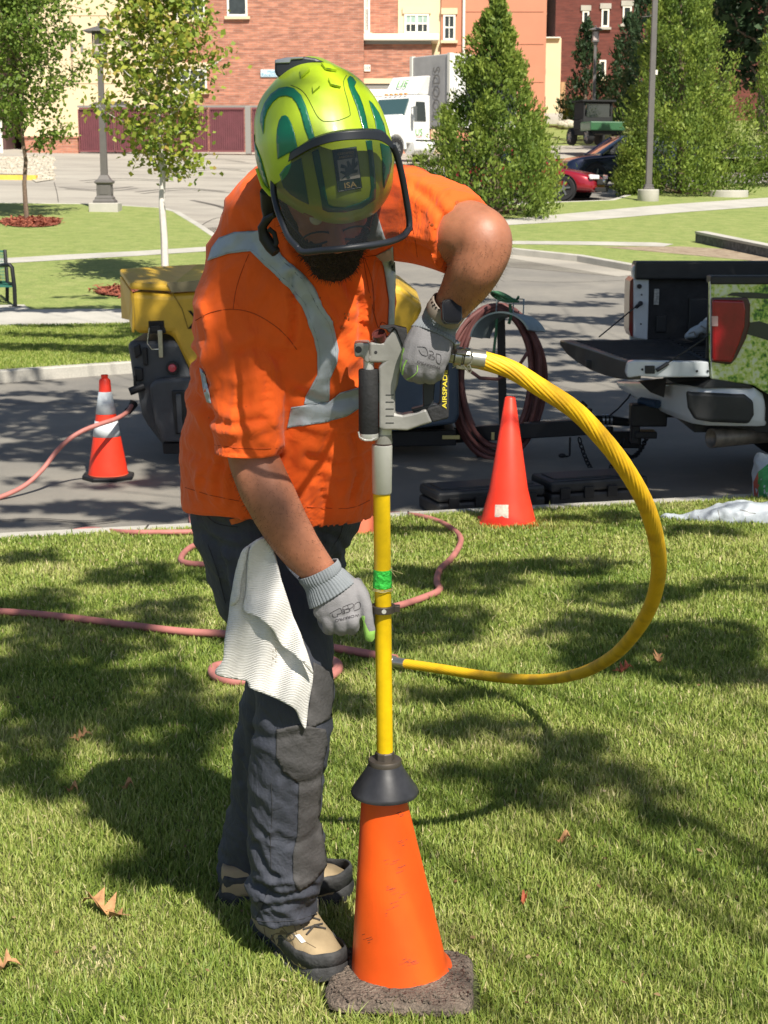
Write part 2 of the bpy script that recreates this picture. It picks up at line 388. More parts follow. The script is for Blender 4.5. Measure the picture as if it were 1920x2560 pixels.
# stone rubble patch and yellow-painted kerb at the far left
m_rub = gmat('rubble', [(.28, .24, .18), (.5, .45, .36), (.62, .57, .46)], 5, fs=12, fine=(.6, 1.3), bump=1, bs=8)
b = B(); 
pathpx('gravel_bed', [(-200, 392), (120, 390), (132, 412), (136, 448), (90, 455), (60, 436), (-200, 430)], .03, m_rub)
for i in range(420):
    px_ = random.uniform(-60, 134); py_ = random.uniform(392, 450)
    if py_ > 432 and px_ < 88: continue
    p = T(px_, py_, .03); s = random.uniform(.05, .13); b.sphere(p, (s, s, s * .6), 3)
o = b.obj('gravel_stones', m_rub); o['kind'] = 'stuff'; o['label'] = 'pale rubble stones in a bed by the yard'; o['category'] = 'gravel'
m_yel = M('kerb_paint', (.75, .5, .08), .7, var=.15)
b = B()
b.prism([T(-200, 448), T(90, 451), T(90, 451) + Vector((0, .3, 0)), T(-200, 448) + Vector((0, .3, 0))], (0, 0, .16)); o = b.obj('painted_kerb', m_yel); o['kind'] = 'structure'

# tyre marks, cracks and kerb joints
m_crk = M('crack', (.055, .05, .045), .95)
def crack(pts, w, off=.016, mat=None, name='pavement_crack'):
    c = crom(pts, 6); q = [T(x, y, off) for x, y in c]; b = B()
    for a, d in zip(q, q[1:]):
        t = (d - a).normalized(); n_ = Vector((-t.y, t.x, 0)) * w / 2; b.add([Vector((v.x, v.y, gz(v.x, v.y) + off)) for v in (a - n_, a + n_, d + n_, d - n_)], [(0, 1, 2, 3)])
    o = b.obj(name, mat or m_crk, recalc=False); o['kind'] = 'structure'
m_tm = M('tyre_mark', (.17, .155, .135), .9)
random.seed(31)
for pts in ([(430, 428), (520, 420), (600, 424)], [(200, 452), (300, 446), (420, 450)], [(340, 480), (450, 470), (560, 478)], [(150, 468), (250, 474), (330, 466)], [(480, 500), (560, 520), (610, 560)], [(420, 400), (540, 398), (610, 404)]): crack(pts, .16, .014, m_tm, 'tyre_mark'); crack([(x + 14, y + 4) for x, y in pts], .12, .014, m_tm, 'tyre_mark')
for pts in ([(135, 455), (142, 480), (146, 505)], [(500, 565), (540, 545), (600, 540)], [(1280, 700), (1400, 705), (1560, 700)], [(0, 1010), (120, 1006), (300, 1012)], [(0, 1300), (100, 1296), (200, 1302), (300, 1296)], [(150, 1312), (250, 1306), (300, 1300)]): crack(pts, .018)
for x in np.arange(-7.6, 8, 1.55):
    y = 9.2 + K * x; b = B(); b.box((x, y, -.3255), (.012, .156, .006)); o = b.obj('kerb_joint', m_crk); o['kind'] = 'structure'
# ================================================================== BUILDINGS
def brick(name, c1, c2, mort, sc=1., axis='x', dirt=.25, rot=0):
    m = M(name, c1, .9); n, l = nodes(m); b = n['Principled BSDF']; tc = n.new('ShaderNodeTexCoord')
    mp = add_node(m, 'ShaderNodeMapping'); mp.inputs['Rotation'].default_value = (R(90), 0, rot); 
    sx = n.new('ShaderNodeSeparateXYZ'); cx = n.new('ShaderNodeCombineXYZ'); l.new(tc.outputs['Object'], sx.inputs[0])
    ad = n.new('ShaderNodeMath'); ad.operation = 'ADD'; l.new(sx.outputs[0], ad.inputs[0]); l.new(sx.outputs[1], ad.inputs[1])
    l.new(ad.outputs[0], cx.inputs[0]); l.new(sx.outputs[2], cx.inputs[1])
    bt = add_node(m, 'ShaderNodeTexBrick'); bt.inputs['Scale'].default_value = sc; bt.inputs['Color1'].default_value = (*c1, 1); bt.inputs['Color2'].default_value = (*c2, 1)
    bt.inputs['Mortar'].default_value = (*mort, 1); bt.inputs['Mortar Size'].default_value = .008; bt.inputs['Brick Width'].default_value = .5; bt.inputs['Row Height'].default_value = .11; bt.inputs['Bias'].default_value = -.25
    l.new(cx.outputs[0], bt.inputs['Vector'])
    t = add_node(m, 'ShaderNodeTexNoise', Scale=1.8, Detail=6.); mp2 = add_node(m, 'ShaderNodeMapping'); mp2.inputs['Scale'].default_value = (1, 4.2, 1); l.new(cx.outputs[0], mp2.inputs[0]); l.new(mp2.outputs[0], t.inputs['Vector'])
    mr = n.new('ShaderNodeMapRange'); mr.inputs['From Min'].default_value = .35; mr.inputs['From Max'].default_value = .65; mr.inputs['To Min'].default_value = 1 - dirt; mr.inputs['To Max'].default_value = 1 + dirt; l.new(t.outputs[0], mr.inputs[0])
    mx = n.new('ShaderNodeVectorMath'); mx.operation = 'SCALE'; l.new(bt.outputs[0], mx.inputs[0]); l.new(mr.outputs[0], mx.inputs['Scale']); l.new(mx.outputs[0], b.inputs['Base Color'])
    return m
m_brick = brick('brick', (.46, .19, .12), (.29, .12, .085), (.36, .26, .2), 1.)
m_dbrick = brick('dark_brick', (.15, .04, .03), (.10, .028, .022), (.12, .05, .04), 1., dirt=.15)
m_cream = M('cream_stucco', (.72, .58, .38), .9, var=.05, vs_=.6, bump=.1, bs=20)
m_coral = M('coral_stucco', (.58, .24, .145), .9, var=.05, vs_=.6, bump=.1, bs=20)
m_wfr = M('white_frame', (.78, .76, .68), .6)
m_glass = M('window_glass', (.03, .035, .035), .08, spec=.8, var=.5, vs_=1.2)
m_blind = M('blind', (.30, .42, .36), .5, var=.2, vs_=3)
m_brown = M('brown_panel', (.10, .05, .045), .8, var=.15)
m_gpost = M('grey_post', (.25, .24, .22), .7)
YB = 80.
def wallbox(b, x0, y0, x1, y1, Y, depth=1.):
    a = P(x0, y0, Y); c = P(x1, y1, Y)
    return b.mm((min(a.x, c.x), Y, min(a.z, c.z)), (max(a.x, c.x), Y + depth, max(a.z, c.z)))
def window(parent, x0, y0, x1, y1, Y, sash=2, blind=0., rows=True, trim=None):
    """frame, pane and sill set a little proud of the wall"""
    a = P(x0, y0, Y); c = P(x1, y1, Y); x0, x1, z0, z1 = a.x, c.x, c.z, a.z; w = .1
    b = B()
    for q in ((x0, x0 + w), (x1 - w, x1)): b.mm((q[0], Y - .07, z0), (q[1], Y + .04, z1))
    for i in range(1, sash): xm = x0 + (x1 - x0) * i / sash; b.mm((xm - w * .6, Y - .06, z0 + w), (xm + w * .6, Y + .04, z1 - w))
    b.mm((x0 + w, Y - .07, z0), (x1 - w, Y + .04, z0 + w)); b.mm((x0 + w, Y - .07, z1 - w), (x1 - w, Y + .04, z1))
    zm = (z0 + z1) / 2
    if rows:
        b.mm((x0 + w, Y - .05, zm - .04), (x1 - w, Y + .03, zm + .04))
        for i in range(sash):
            xa = x0 + (x1 - x0) * (i + .5) / sash; b.mm((xa - .02, Y - .04, z0 + w), (xa + .02, Y, zm - .04)); b.mm((xa - .02, Y - .04, zm + .04), (xa + .02, Y, z1 - w))
    f = b.obj('window', m_wfr, parent)
    B().mm((x0 + w * .5, Y - .02, z0 + w * .5), (x1 - w * .5, Y + .03, z1 - w * .5)).obj('pane', m_glass, f)
    if blind: B().mm((x0 + w, Y - .03, z1 - w - (z1 - z0 - 2 * w) * blind), (x1 - w, Y - .022, z1 - w)).obj('blind', m_blind, f)
    b = B().mm((x0 - .12, Y - .16, z0 - .14), (x1 + .12, Y + .02, z0 - .002)); b.obj('sill', trim or m_cream, f)
    if trim: B().mm((x0 - .1, Y - .1, z1 + .002), (x1 + .1, Y + .02, z1 + .3)).obj('lintel', trim, f)
    return f
GB = 385  # ground line of the building in the photo
bld = thing('campus_building', 'long brick and stucco campus building behind the fenced yard with a loading door', 'building', P(700, GB, YB))
zt = -420
b = B(); wallbox(b, 441, zt, 910, 400, YB, 12); b.obj('wall', m_brick, bld)
b = B(); wallbox(b, 17, zt, 441, 400, YB + .4, 11.5)
b.obj('wall', m_cream, bld)['label'] = 'cream stucco wall'
b = B()
for (x0, y0, x1, y1) in ((17, 38, 441, 39.5), (178, 39.5, 179.5, 208), (180, 208, 441, 209.5), (302, 0, 303.5, 38)): wallbox(b, x0, y0, x1, y1, YB + .385, .014)
b.obj('control_joint', M('joint', (.42, .32, .2), .9), bld)
b = B(); wallbox(b, -700, zt, 17, 400, YB + .1, 11); b.obj('wall', m_brown, bld)['label'] = 'dark brown wall'
b = B(); wallbox(b, 910, zt, 996, 86, YB + 2.2, 9); wallbox(b, 910, 108, 1078, 400, YB + .55, 1.6); b.obj('wall', m_brick, bld)
b = B(); wallbox(b, 996, zt, 1107, 400, YB + 2.15, 8.9); b.obj('wall', m_cream, bld)
b = B(); wallbox(b, 1107, zt, 1359, 400, YB + 2.0, 9.3); b.obj('wall', m_coral, bld)['label'] = 'coral stucco wall'
b = B()
for (x0, y0, x1, y1) in ((1163, 29, 1359, 30.3), (1240, 30.3, 1241.3, 400), (1163, 110, 1359, 111.3), (1163, 205, 1359, 206.3), (1107, 112, 1157, 113.3)): wallbox(b, x0, y0, x1, y1, YB + 1.985, .014)
b.obj('control_joint', M('joint2', (.3, .12, .07), .9), bld)
b = B(); wallbox(b, 908, 84, 1098, 101, YB + .2, 2.3); b.obj('ledge', m_wfr, bld, bevel=.05); b = B(); wallbox(b, 912, 101.5, 1078, 110, YB + .4, 1.6); b.obj('ledge_soffit', m_gpost, bld)
b = B(); p = P(1160, 0, YB + 1.9); q = P(1160, 140, YB + 1.9); b.cyl((p.x, p.y, q.z - 3), (p.x, p.y, p.z + 8), .07); b.obj('downspout', m_wfr, bld)
b = B(); wallbox(b, 908, 196, 985, 209, YB + .45, .3); b.obj('door_lintel', m_cream, bld)
gd = B(); wallbox(gd, 912, 222, 1000, 395, YB + .5, .2); gdo = gd.obj('loading_door', m_wfr, bld)
b = B(); wallbox(b, 912, 209.5, 1000, 221, YB + .52, .2); b.obj('door_header', m_gpost, gdo)
b = B()
for i in range(5): wallbox(b, 913, 240 + i * 26, 999, 241 + i * 26, YB + .49, .02)
b.obj('panel_seam', m_gpost, gdo)
for w in ((436, -60, 514, 48, YB, 2, .45), (566, -60, 619, 41, YB, 1, 0), (909, -40, 925, 82, YB + 2.2, 1, .5), (1011, 34, 1072, 84, YB + 2.15, 2, .5), (1108, 36, 1138, 101, YB + 2.0, 1, 0)):
    window(bld, *w[:5], sash=w[5], blind=w[6], rows=w[5] > 1 or w[0] > 900, trim=m_cream if w[0] > 1000 else None)
window(bld, 428, 172, 518, 228, YB, sash=2, trim=m_cream)
for (x, y) in ((180, 118), (205, 122)):   # small vents in the stucco
    p = P(x, y, YB + .38); b = B(); b.box(p, (.14, .06, .42)); b.box(p + Vector((0, -.03, 0)), (.09, .05, .36)); b.obj('vent', m_gpost, bld, bevel=.03)
p = P(-60, 300, YB - .1)
sg = thing('wall_sign', 'pale blue sign on the brick wall left of the helmet', 'sign', P(670, 184, YB - .05))
b = B(); wallbox(b, 651, 174, 702, 193, YB - .06, .05); b.obj('panel', M('sign_blue', (.55, .68, .76), .5), sg, bevel=.03)
m_ink = M('ink_blue', (.12, .3, .42), .6)
text('lettering', 'Moss', P(680, 179.5, YB - .065), RT, (0, 0, 1), .22, m_ink, sg, .002); text('lettering', 'Receiving', P(676, 187.5, YB - .065), RT, (0, 0, 1), .24, m_ink, sg, .002)
sg = thing('number_sign', 'small white number plate on the brick above the loading door', 'sign', P(918, 170, YB + .5))
b = B(); wallbox(b, 910, 162, 926, 179, YB + .49, .05); b.obj('panel', m_wfr, sg, bevel=.02)
text('lettering', '153', P(918, 170.5, YB + .485), RT, (0, 0, 1), .2, M('ink_dark', (.08, .09, .1), .6), sg, .002)
# second, dark red building at the right
b2 = thing('dark_red_building', 'dark red brick building with small pale framed windows behind the conifers', 'building', P(1500, 300, 96))
b = B(); wallbox(b, 1401, -500, 2600, 330, 94, 10); b.obj('wall', m_dbrick, b2)
b = B(); wallbox(b, 1340, -500, 1402, 330, 99, 10); b.obj('wall', m_dbrick, b2)
for w in ((1456, 27, 1472, 66), (1504, 22, 1522, 68), (1557, 15, 1578, 60), (1640, 10, 1660, 56), (1750, 4, 1770, 50)): window(b2, *w, 94, sash=1, rows=False, trim=m_conc)
window(b2, 1361, 32, 1372, 88, 99, sash=1, rows=False)
window(b2, 1498, 150, 1514, 195, 94, sash=1, rows=False)
b3 = thing('stair_tower', 'narrow cream stucco stair tower between the coral wall and the dark red building', 'building', P(1375, 285, 92))
b = B(); wallbox(b, 1351, 95, 1399, 300, 91, 6); b.obj('wall', m_cream, b3); b = B(); wallbox(b, 1349, 92, 1401, 95, 90.8, 6.3); b.obj('coping', m_wfr, b3)
b = B(); wallbox(b, 1352, 173, 1364, 186, 90.8, .19); b.obj('lamp_box', m_brown, b3)
b = B(); wallbox(b, 1403, 205, 1412, 282, 91.5, .5); b.obj('wooden_post_cladding', M('tanwood', (.45, .27, .14), .8), b3)
st = B()
for i in range(3): wallbox(st, 1345, 283 + i * 8, 1420 + i * 5, 310, 89 - i * .8, .8)
ss = thing('entrance_steps', 'grey concrete entrance steps under the cream stair tower', 'steps', P(1385, 305, 88)); st.obj('step_block', m_conc, ss)
b = B()
for x in (1349, 1362): q = P(x, 283, 88.9); b.cyl(q, q + Vector((0, 0, .9)), .025, n=8)
b.tube([P(1349, 283, 88.9) + Vector((0, 0, .9)), P(1362, 283, 88.9) + Vector((0, 0, .9))], .025, 8); b.obj('handrail', M('dark_metal', (.05, .05, .055), .5, .3), ss)
for i in range(7):
    b = B(); q = P(1402 + i * 6.5, 310 + (i % 3) * 2, 82 + random.uniform(-1, 1)); s = random.uniform(.14, .26); b.sphere(q, (s * 1.4, s, s), 5)
    o = b.obj('landscape_rock', m_rub, smooth=True); tag(o, ['leftmost', 'second', 'third', 'fourth', 'fifth', 'sixth', 'rightmost'][i] + ' pale rounded rock of the row below the dark red building', 'rock', 'pale rocks by the entrance steps')
# maroon yard fence
YF = 74.
fn = thing('yard_gate', 'maroon slatted yard gates between grey steel posts in front of the building', 'gate', P(400, 383, YF))
m_mar = M('maroon_slats', (.155, .045, .055), .65, var=.15, vs_=2); m_marf = M('maroon_frame', (.18, .055, .06), .6)
for (x0, x1) in ((197, 286), (289, 402), (405, 519), (523, 611), (629, 672)):
    b = B(); x = x0 + 2
    while x < x1 - 3:
        wallbox(b, x, 273, x + 4.6, 377, YF, .05); x += 5.4
    wallbox(b, x0 + 1, 274, x1 - 1, 376, YF + .06, .02)
    f = b.obj('gate_leaf', m_mar, fn)
    b = B(); wallbox(b, x0, 269, x1, 273.5, YF - .03, .1); wallbox(b, x0, 376, x1, 380, YF - .03, .1); wallbox(b, x0, 273, x0 + 1, 376.5, YF - .028, .09); wallbox(b, x1 - 1, 273, x1, 376.5, YF - .028, .09); b.obj('frame', m_marf, f)
for (x0, x1) in ((286.5, 288.5), (519.5, 522.5), (402.5, 404.5)):
    b = B(); wallbox(b, x0, 268, x1, 385, YF + .1, .08); b.obj('post', m_brown, fn)
b = B(); wallbox(b, 611.5, 266, 628, 385, YF - .05, .3); b.obj('post', m_gpost, fn, bevel=.02)
b = B(); wallbox(b, 193, 263.5, 672, 268.5, YF + .2, .12); b.obj('top_rail', m_gpost, fn)
lw_ = thing('low_brick_wall', 'low red brick wall at the left end of the maroon gates', 'wall', P(160, 382, YF))
b = B(); wallbox(b, 55, 345, 195, 386, YF - .2, .5); b.obj('wall_body', m_brick, lw_)
b = B(); wallbox(b, 52, 341, 195.5, 345, YF - .25, .6); b.obj('coping', m_brick, lw_)
dm = thing('dumpster', 'dark grey dumpster lid showing above the maroon gates', 'dumpster', P(270, 300, YF + 2.5))
b = B(); q0 = P(222, 262, YF + 2); 
b.prism([P(222, 262, YF + 2), P(238, 255, YF + 2), P(312, 253, YF + 2), P(318, 266, YF + 2), P(318, 380, YF + 2), P(222, 380, YF + 2)], (0, 1.4, 0)); b.obj('bin_body', M('bin', (.09, .085, .075), .7), dm, bevel=.03)
b = B()
for x in (3, -24): q = P(x, 350, YF - 1); b.box(q, (.12, .12, 1.9))
tag(b.obj('white_post', m_wfr), 'white post beside the dark wall at the left edge of the picture', 'post')
# ================================================================== TREES
def leafmat(name, cols, rough=.55, trans=.35):
    m = M(name, cols[1], rough, spec=.35); n, l = nodes(m); b = n['Principled BSDF']
    at = n.new('ShaderNodeAttribute'); at.attribute_name = 'rnd'; rp = n.new('ShaderNodeValToRGB'); e = rp.color_ramp.elements
    for i, c in enumerate(cols):
        pos = i / (len(cols) - 1)
        if i == 0: e[0].position = 0; e[0].color = (*c, 1)
        elif i == len(cols) - 1: e[-1].position = 1; e[-1].color = (*c, 1)
        else: q = e.new(pos); q.color = (*c, 1)
    l.new(at.outputs['Fac'], rp.inputs[0]); l.new(rp.outputs[0], b.inputs['Base Color'])
    tr = n.new('ShaderNodeBsdfTranslucent'); mx = n.new('ShaderNodeMixShader'); mx.inputs[0].default_value = trans
    l.new(rp.outputs[0], tr.inputs[0]); l.new(b.outputs[0], mx.inputs[1]); l.new(tr.outputs[0], mx.inputs[2]); l.new(mx.outputs[0], n['Material Output'].inputs[0])
    return m
def cards(name, pos, nrm, along, L, W, rnd, mat, parent=None, shape='leaf'):
    """pos,nrm,along: (n,3); L,W: (n,) -> leaf-sized faces with a per-face colour value"""
    n = len(pos); along = along / np.linalg.norm(along, axis=1, keepdims=True)
    side = np.cross(nrm, along); side /= np.linalg.norm(side, axis=1, keepdims=True) + 1e-9
    L = L[:, None]; W = W[:, None]; nn = np.cross(along, side)
    if shape == 'leaf': off = [(-.5, 0, 0), (-.15, .5, .08), (.5, 0, -.1), (-.15, -.5, .08)]
    else: off = [(-.5, .12, 0), (.0, .5, .1), (.55, .0, 0), (-.0, -.5, .1)]
    if parent: pos = pos - np.array(rootloc(parent))
    v = np.stack([pos + along * L * a + side * W * b_ + nn * W * c for a, b_, c in off], 1).reshape(-1, 3)
    me = bpy.data.meshes.new(name); me.vertices.add(n * 4); me.vertices.foreach_set('co', v.astype(np.float32).ravel())
    me.loops.add(n * 4); me.loops.foreach_set('vertex_index', np.arange(n * 4, dtype=np.int32)); me.polygons.add(n)
    me.polygons.foreach_set('loop_start', np.arange(0, n * 4, 4, dtype=np.int32))
    me.materials.append(mat); a = me.attributes.new('rnd', 'FLOAT', 'FACE'); a.data.foreach_set('value', np.clip(rnd, 0, 1).astype(np.float32))
    me.update(calc_edges=True); o = bpy.data.objects.new(name, me); col.objects.link(o)
    if parent: o.parent = parent
    return o
def rv(n): v = rng.normal(size=(n, 3)); return v / np.linalg.norm(v, axis=1, keepdims=True)
m_bark = M('bark', (.17, .12, .085), .9, var=.3, vs_=30, bump=.6, bs=40)
m_birch = M('pale_bark', (.62, .58, .54), .8, var=.12, vs_=12, bump=.2, bs=40)
def limb(b, a, c, r0, r1, wob=.06, n=7, k=6):
    a = Vector(a); c = Vector(c); L = (c - a).length; pts = [a]
    for i in range(1, k): pts.append(a.lerp(c, i / k) + Vector([random.uniform(-1, 1) * wob * L for _ in range(3)]) + Vector((0, 0, -.04 * L * math.sin(math.pi * i / k))))
    pts.append(c); b.tube(pts, [r0 + (r1 - r0) * i / k for i in range(k + 1)], n, caps=True); return pts
def deciduous(name, base, H, crown0, rad, label, leaf, bark, rt, nleaf, lsize, group=None, up=.9, cols=None, seed=1, lean=(0, 0), nlimb=26):
    random.seed(seed); global rng; rng = np.random.default_rng(seed)
    t = thing(name, label, 'tree', base, group); b = B(); top = base + Vector((lean[0], lean[1], H)); pts = limb(b, base - Vector((0, 0, .1)), top, rt, .012, .006, 9, 10)
    tips = []; 
    for i in range(nlimb):
        f = crown0 + (1 - crown0) * (i / nlimb) ** .9 * .93; p = base.lerp(top, f); a = i * 2.4 + random.uniform(-.3, .3)
        w = rad * (math.sin(math.pi * min(1, (f - crown0) / (1 - crown0) * .82 + .2)) ** .7) * random.uniform(.7, 1.12)
        e = p + Vector((math.cos(a) * w, math.sin(a) * w, w * up * random.uniform(.6, 1.1)))
        q = limb(b, p, e, max(.012, rt * .42 * (1.1 - f)), .005, .05, 5, 5)
        for k in range(2, 6):
            tips.append((q[k], .55 + .1 * k)) if k < 6 else None
            for _ in range(2):
                e2 = q[k] + Vector((random.uniform(-1, 1), random.uniform(-1, 1), random.uniform(-.2, 1))) * w * .33; limb(b, q[k], e2, .008, .003, .05, 4, 3); tips.append((e2, 1.))
    tips.append((top, .8)); b.obj('trunk', bark, t, smooth=True)
    C = np.array([tuple(q[0]) for q in tips]); idx = rng.integers(0, len(C), nleaf); pos = C[idx] + rng.normal(size=(nleaf, 3)) * np.array([.13, .13, .10]) * (H / 4.5)
    cl = rng.random(len(C)); rnd = .35 * cl[idx] + .65 * rng.random(nleaf)
    nr = rv(nleaf) * .8 + np.array([0, -.3, .6]); al = rv(nleaf) + np.array([0, 0, -.4]); sz = lsize * (.6 + .8 * rng.random(nleaf))
    cards('crown', pos, nr, al, sz, sz * .85, rnd, leaf, t, 'lobe'); return t
def conifer(name, base, H, rad, label, leaf, n, sz, group=None, seed=3, skirt=.03, pw=.8, leanx=0, cat='tree', shag=.16, low=0.):
    random.seed(seed); r = np.random.default_rng(seed)
    t = thing(name, label, cat, base, group); b = B(); limb(b, base, base + Vector((leanx, 0, H * .96)), .09 + rad * .05, .02, .004, 8, 6)
    # an inner mass of dark branchwork plus thousands of sprays in plumes on the outside
    npl = int(70 + rad * 90); hh = r.random(npl) ** 1.25; ang = r.random(npl) * 6.283
    bulge = 1 + .16 * np.sin(ang * 3 + seed) + .13 * np.sin(ang * 5 + hh * 9 + seed)
    def prof(h): return rad * np.where(h < .12, .72 + .28 * np.sqrt(np.clip(h / .12, 0, 1)), (1 - ((h - .12) / .88)) ** pw) + .03
    pr = prof(hh) * bulge * (.86 + shag * 1.2 * r.random(npl)); C = np.stack([np.cos(ang) * pr + leanx * hh, np.sin(ang) * pr, skirt * H + hh * H * (1 - skirt)], 1)
    for i in range(0, npl, 3):
        p = base + Vector(C[i].tolist()); limb(b, base + Vector((leanx * hh[i], 0, max(.1, C[i][2] - pr[i] * .5))), p, .025, .006, .03, 4, 3)
    b.obj('trunk', m_bark, t, smooth=True)
    idx = r.integers(0, npl, n); w = .10 + .16 * prof(hh[idx]); u = r.random(n)
    out = np.stack([np.cos(ang[idx]) * .55, np.sin(ang[idx]) * .55, np.full(n, 1.)], 1); out /= np.linalg.norm(out, axis=1, keepdims=True)
    d = r.normal(size=(n, 3)) * (w * (1.05 - .6 * u))[:, None] * .55
    pos = C[idx] + d + out * (u * w * 2.2 - w * .9)[:, None]
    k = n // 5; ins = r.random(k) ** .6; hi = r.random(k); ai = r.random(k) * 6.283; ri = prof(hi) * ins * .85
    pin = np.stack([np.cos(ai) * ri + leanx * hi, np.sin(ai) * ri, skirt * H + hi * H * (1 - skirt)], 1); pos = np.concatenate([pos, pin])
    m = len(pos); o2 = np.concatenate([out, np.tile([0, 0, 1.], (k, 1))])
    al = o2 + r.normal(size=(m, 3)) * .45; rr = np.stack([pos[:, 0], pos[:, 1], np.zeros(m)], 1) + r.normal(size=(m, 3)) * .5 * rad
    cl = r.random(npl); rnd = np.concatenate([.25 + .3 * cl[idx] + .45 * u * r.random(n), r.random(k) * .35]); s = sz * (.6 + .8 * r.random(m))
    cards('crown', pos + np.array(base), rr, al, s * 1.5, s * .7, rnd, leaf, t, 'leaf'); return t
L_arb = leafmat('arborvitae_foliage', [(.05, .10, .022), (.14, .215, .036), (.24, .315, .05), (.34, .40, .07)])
L_dark = leafmat('juniper_foliage', [(.02, .045, .022), (.045, .085, .035), (.07, .12, .05)])
L_pear = leafmat('tree_leaf_green', [(.09, .16, .025), (.17, .26, .04), (.28, .34, .07)])
L_map = leafmat('tree_leaf_gold', [(.12, .20, .025), (.24, .33, .045), (.38, .41, .06), (.42, .26, .08)])
def gp(x, y, off=.12): q = T(x, y, off); return q
base = gp(68, 548); deciduous('young_tree', base, 4.75, .29, 1.35, 'young round green tree in red mulch at the left edge', L_pear, m_bark, .055, 9500, .085, seed=4, nlimb=30, group='young trees on the far lawn')
base = gp(415, 728); deciduous('young_tree', base, 5.0, .32, .74, 'young yellow green tree with a pale slim trunk behind the compressor', L_map, m_birch, .062, 6500, .082, seed=11, nlimb=24, up=.62, group='young trees on the far lawn', lean=(-.02, 0))
base = gp(1232, 538); conifer('arborvitae', base, 4.98, 1.5, 'tall feathery arborvitae standing in front of the truck trailer', L_arb, 26000, .07, 'large arborvitae on the right lawn', seed=5, pw=1.08)
base = gp(1730, 492) + Vector((0, 1.4, 0)); conifer('arborvitae', base, 6.6, 1.75, 'broad arborvitae behind the grey light pole', L_arb, 30000, .07, 'large arborvitae on the right lawn', seed=8, pw=.75, leanx=-.3)
base = gp(1592, 488) + Vector((0, .4, 0)); conifer('arborvitae', base, 1.6, .55, 'small low arborvitae hugging the foot of the grey pole', L_arb, 6500, .07, 'large arborvitae on the right lawn', seed=9, pw=.6)
base = gp(1980, 470) + Vector((0, 1.0, 0)); conifer('arborvitae', base, 6.4, 1.25, 'arborvitae at the right edge of the picture', L_arb, 9000, .09, 'large arborvitae on the right lawn', seed=10, pw=.7)
conifer('juniper', P(1462, 310, 82), 5.2, 1.05, 'dark narrow juniper left of the distant lamp', L_dark, 3500, .14, 'dark junipers in front of the dark red building', seed=12, pw=.8)
conifer('juniper', P(1570, 312, 80), 5.3, 1.35, 'dark broad juniper right of the distant lamp', L_dark, 4200, .14, 'dark junipers in front of the dark red building', seed=14, pw=.6)
conifer('juniper', P(1620, 330, 74), 7.6, 1.5, 'tall juniper directly behind the grey light pole', L_dark, 4200, .14, 'dark junipers in front of the dark red building', seed=15, pw=.7)
conifer('shrub', P(1440, 305, 84), 1.2, .7, 'low green shrub by the entrance steps', L_arb, 1200, .1, seed=16, pw=.5, cat='shrub')
for i, (x, y, Y, H, r_, lb) in enumerate(((1800, 330, 66, 11, 3.2, 'tall dark tree rising behind the broad arborvitae'), (1905, 330, 60, 12, 3.0, 'tall dark tree at the top right corner'), (2040, 330, 62, 12, 3.2, 'tall dark tree just past the right edge'))):
    deciduous('shade_tree', P(x, y, Y), H, .12, r_, lb, L_dark, m_bark, .22, 5200, .32, seed=20 + i, nlimb=30, group='tall dark trees at the right')
conifer('arborvitae', P(1700, 370, 56), 6.8, 1.5, 'arborvitae in shadow between the pole and the broad one', L_arb, 6500, .11, 'large arborvitae on the right lawn', seed=18, pw=.7)
# ================================================================== STREET FURNITURE
m_lamp = M('lamp_metal', (.135, .125, .12), .55, .2, var=.08); m_lg = M('lamp_glass', (.55, .45, .42), .2, spec=.8); m_iron = M('black_iron', (.02, .021, .023), .45, .4)
def upx(px, y0, Y): return P(px, y0, Y)
def street_lamp(px, base_y, k, label, group, Y=None):
    """square lantern on a tapered post with a panelled pedestal; k = metres per 100 photo pixels of height"""
    if Y is None: base = T(px, base_y, .12)
    else: base = P(px, base_y, Y)
    t = thing('street_lamp', label, 'street lamp', base, group); s = k; up = Vector((0, 0, 1))
    b = B(); b.box(base + up * .05 * s, (.66 * s, .6 * s, .26 * s)); b.obj('footing', m_conc, t, bevel=.02)
    def fr(rows): b = B(); b.rings([[base + Vector((sx * w * s, sy * w * s, h * s)) for sx, sy in ((-1, -1), (1, -1), (1, 1), (-1, 1))] for h, w in rows]); return b
    fr([(.181, .24), (.23, .24), (.26, .20), (.30, .20), (.33, .165), (.60, .16), (.62, .20), (.66, .20), (.70, .14), (.80, .085)]).obj('pedestal', m_lamp, t, bevel=.008)
    b = B()
    for sx, sy in ((0, -1), (1, 0), (-1, 0)): b.box(base + Vector((sx * .166 * s, sy * .166 * s, .465 * s)), (.2 * s if sx == 0 else .012, .2 * s if sy == 0 else .012, .2 * s))
    b.obj('pedestal_panel', m_lamp, t, bevel=.004)
    fr([(.80, .075), (3.28, .058), (3.30, .09), (3.36, .09), (3.38, .14), (3.44, .15)]).obj('post', m_lamp, t, bevel=.006)
    b = B()
    for sx, sy in ((-1, -1), (1, -1), (1, 1), (-1, 1)): b.box(base + Vector((sx * .125 * s, sy * .125 * s, 3.66 * s)), (.03 * s, .03 * s, .44 * s))
    for h in (3.45, 3.88): b.box(base + up * h * s, (.29 * s, .29 * s, .035 * s))
    b.obj('lantern_frame', m_lamp, t); b = B(); b.box(base + up * 3.66 * s, (.2 * s, .2 * s, .38 * s)); b.obj('lantern_glass', m_lg, t)
    fr([(3.905, .30), (3.915, .31), (3.93, .30), (4.03, .05), (4.05, .01)]).obj('lantern_roof', m_lamp, t)
    b = B(); b.sphere(base + up * 4.08 * s, .035 * s, 6); b.obj('finial', m_lamp, t); return t
street_lamp(264, 527, 1.0, 'dark grey lantern lamp on a panelled pedestal between the two young trees', 'lantern street lamps')
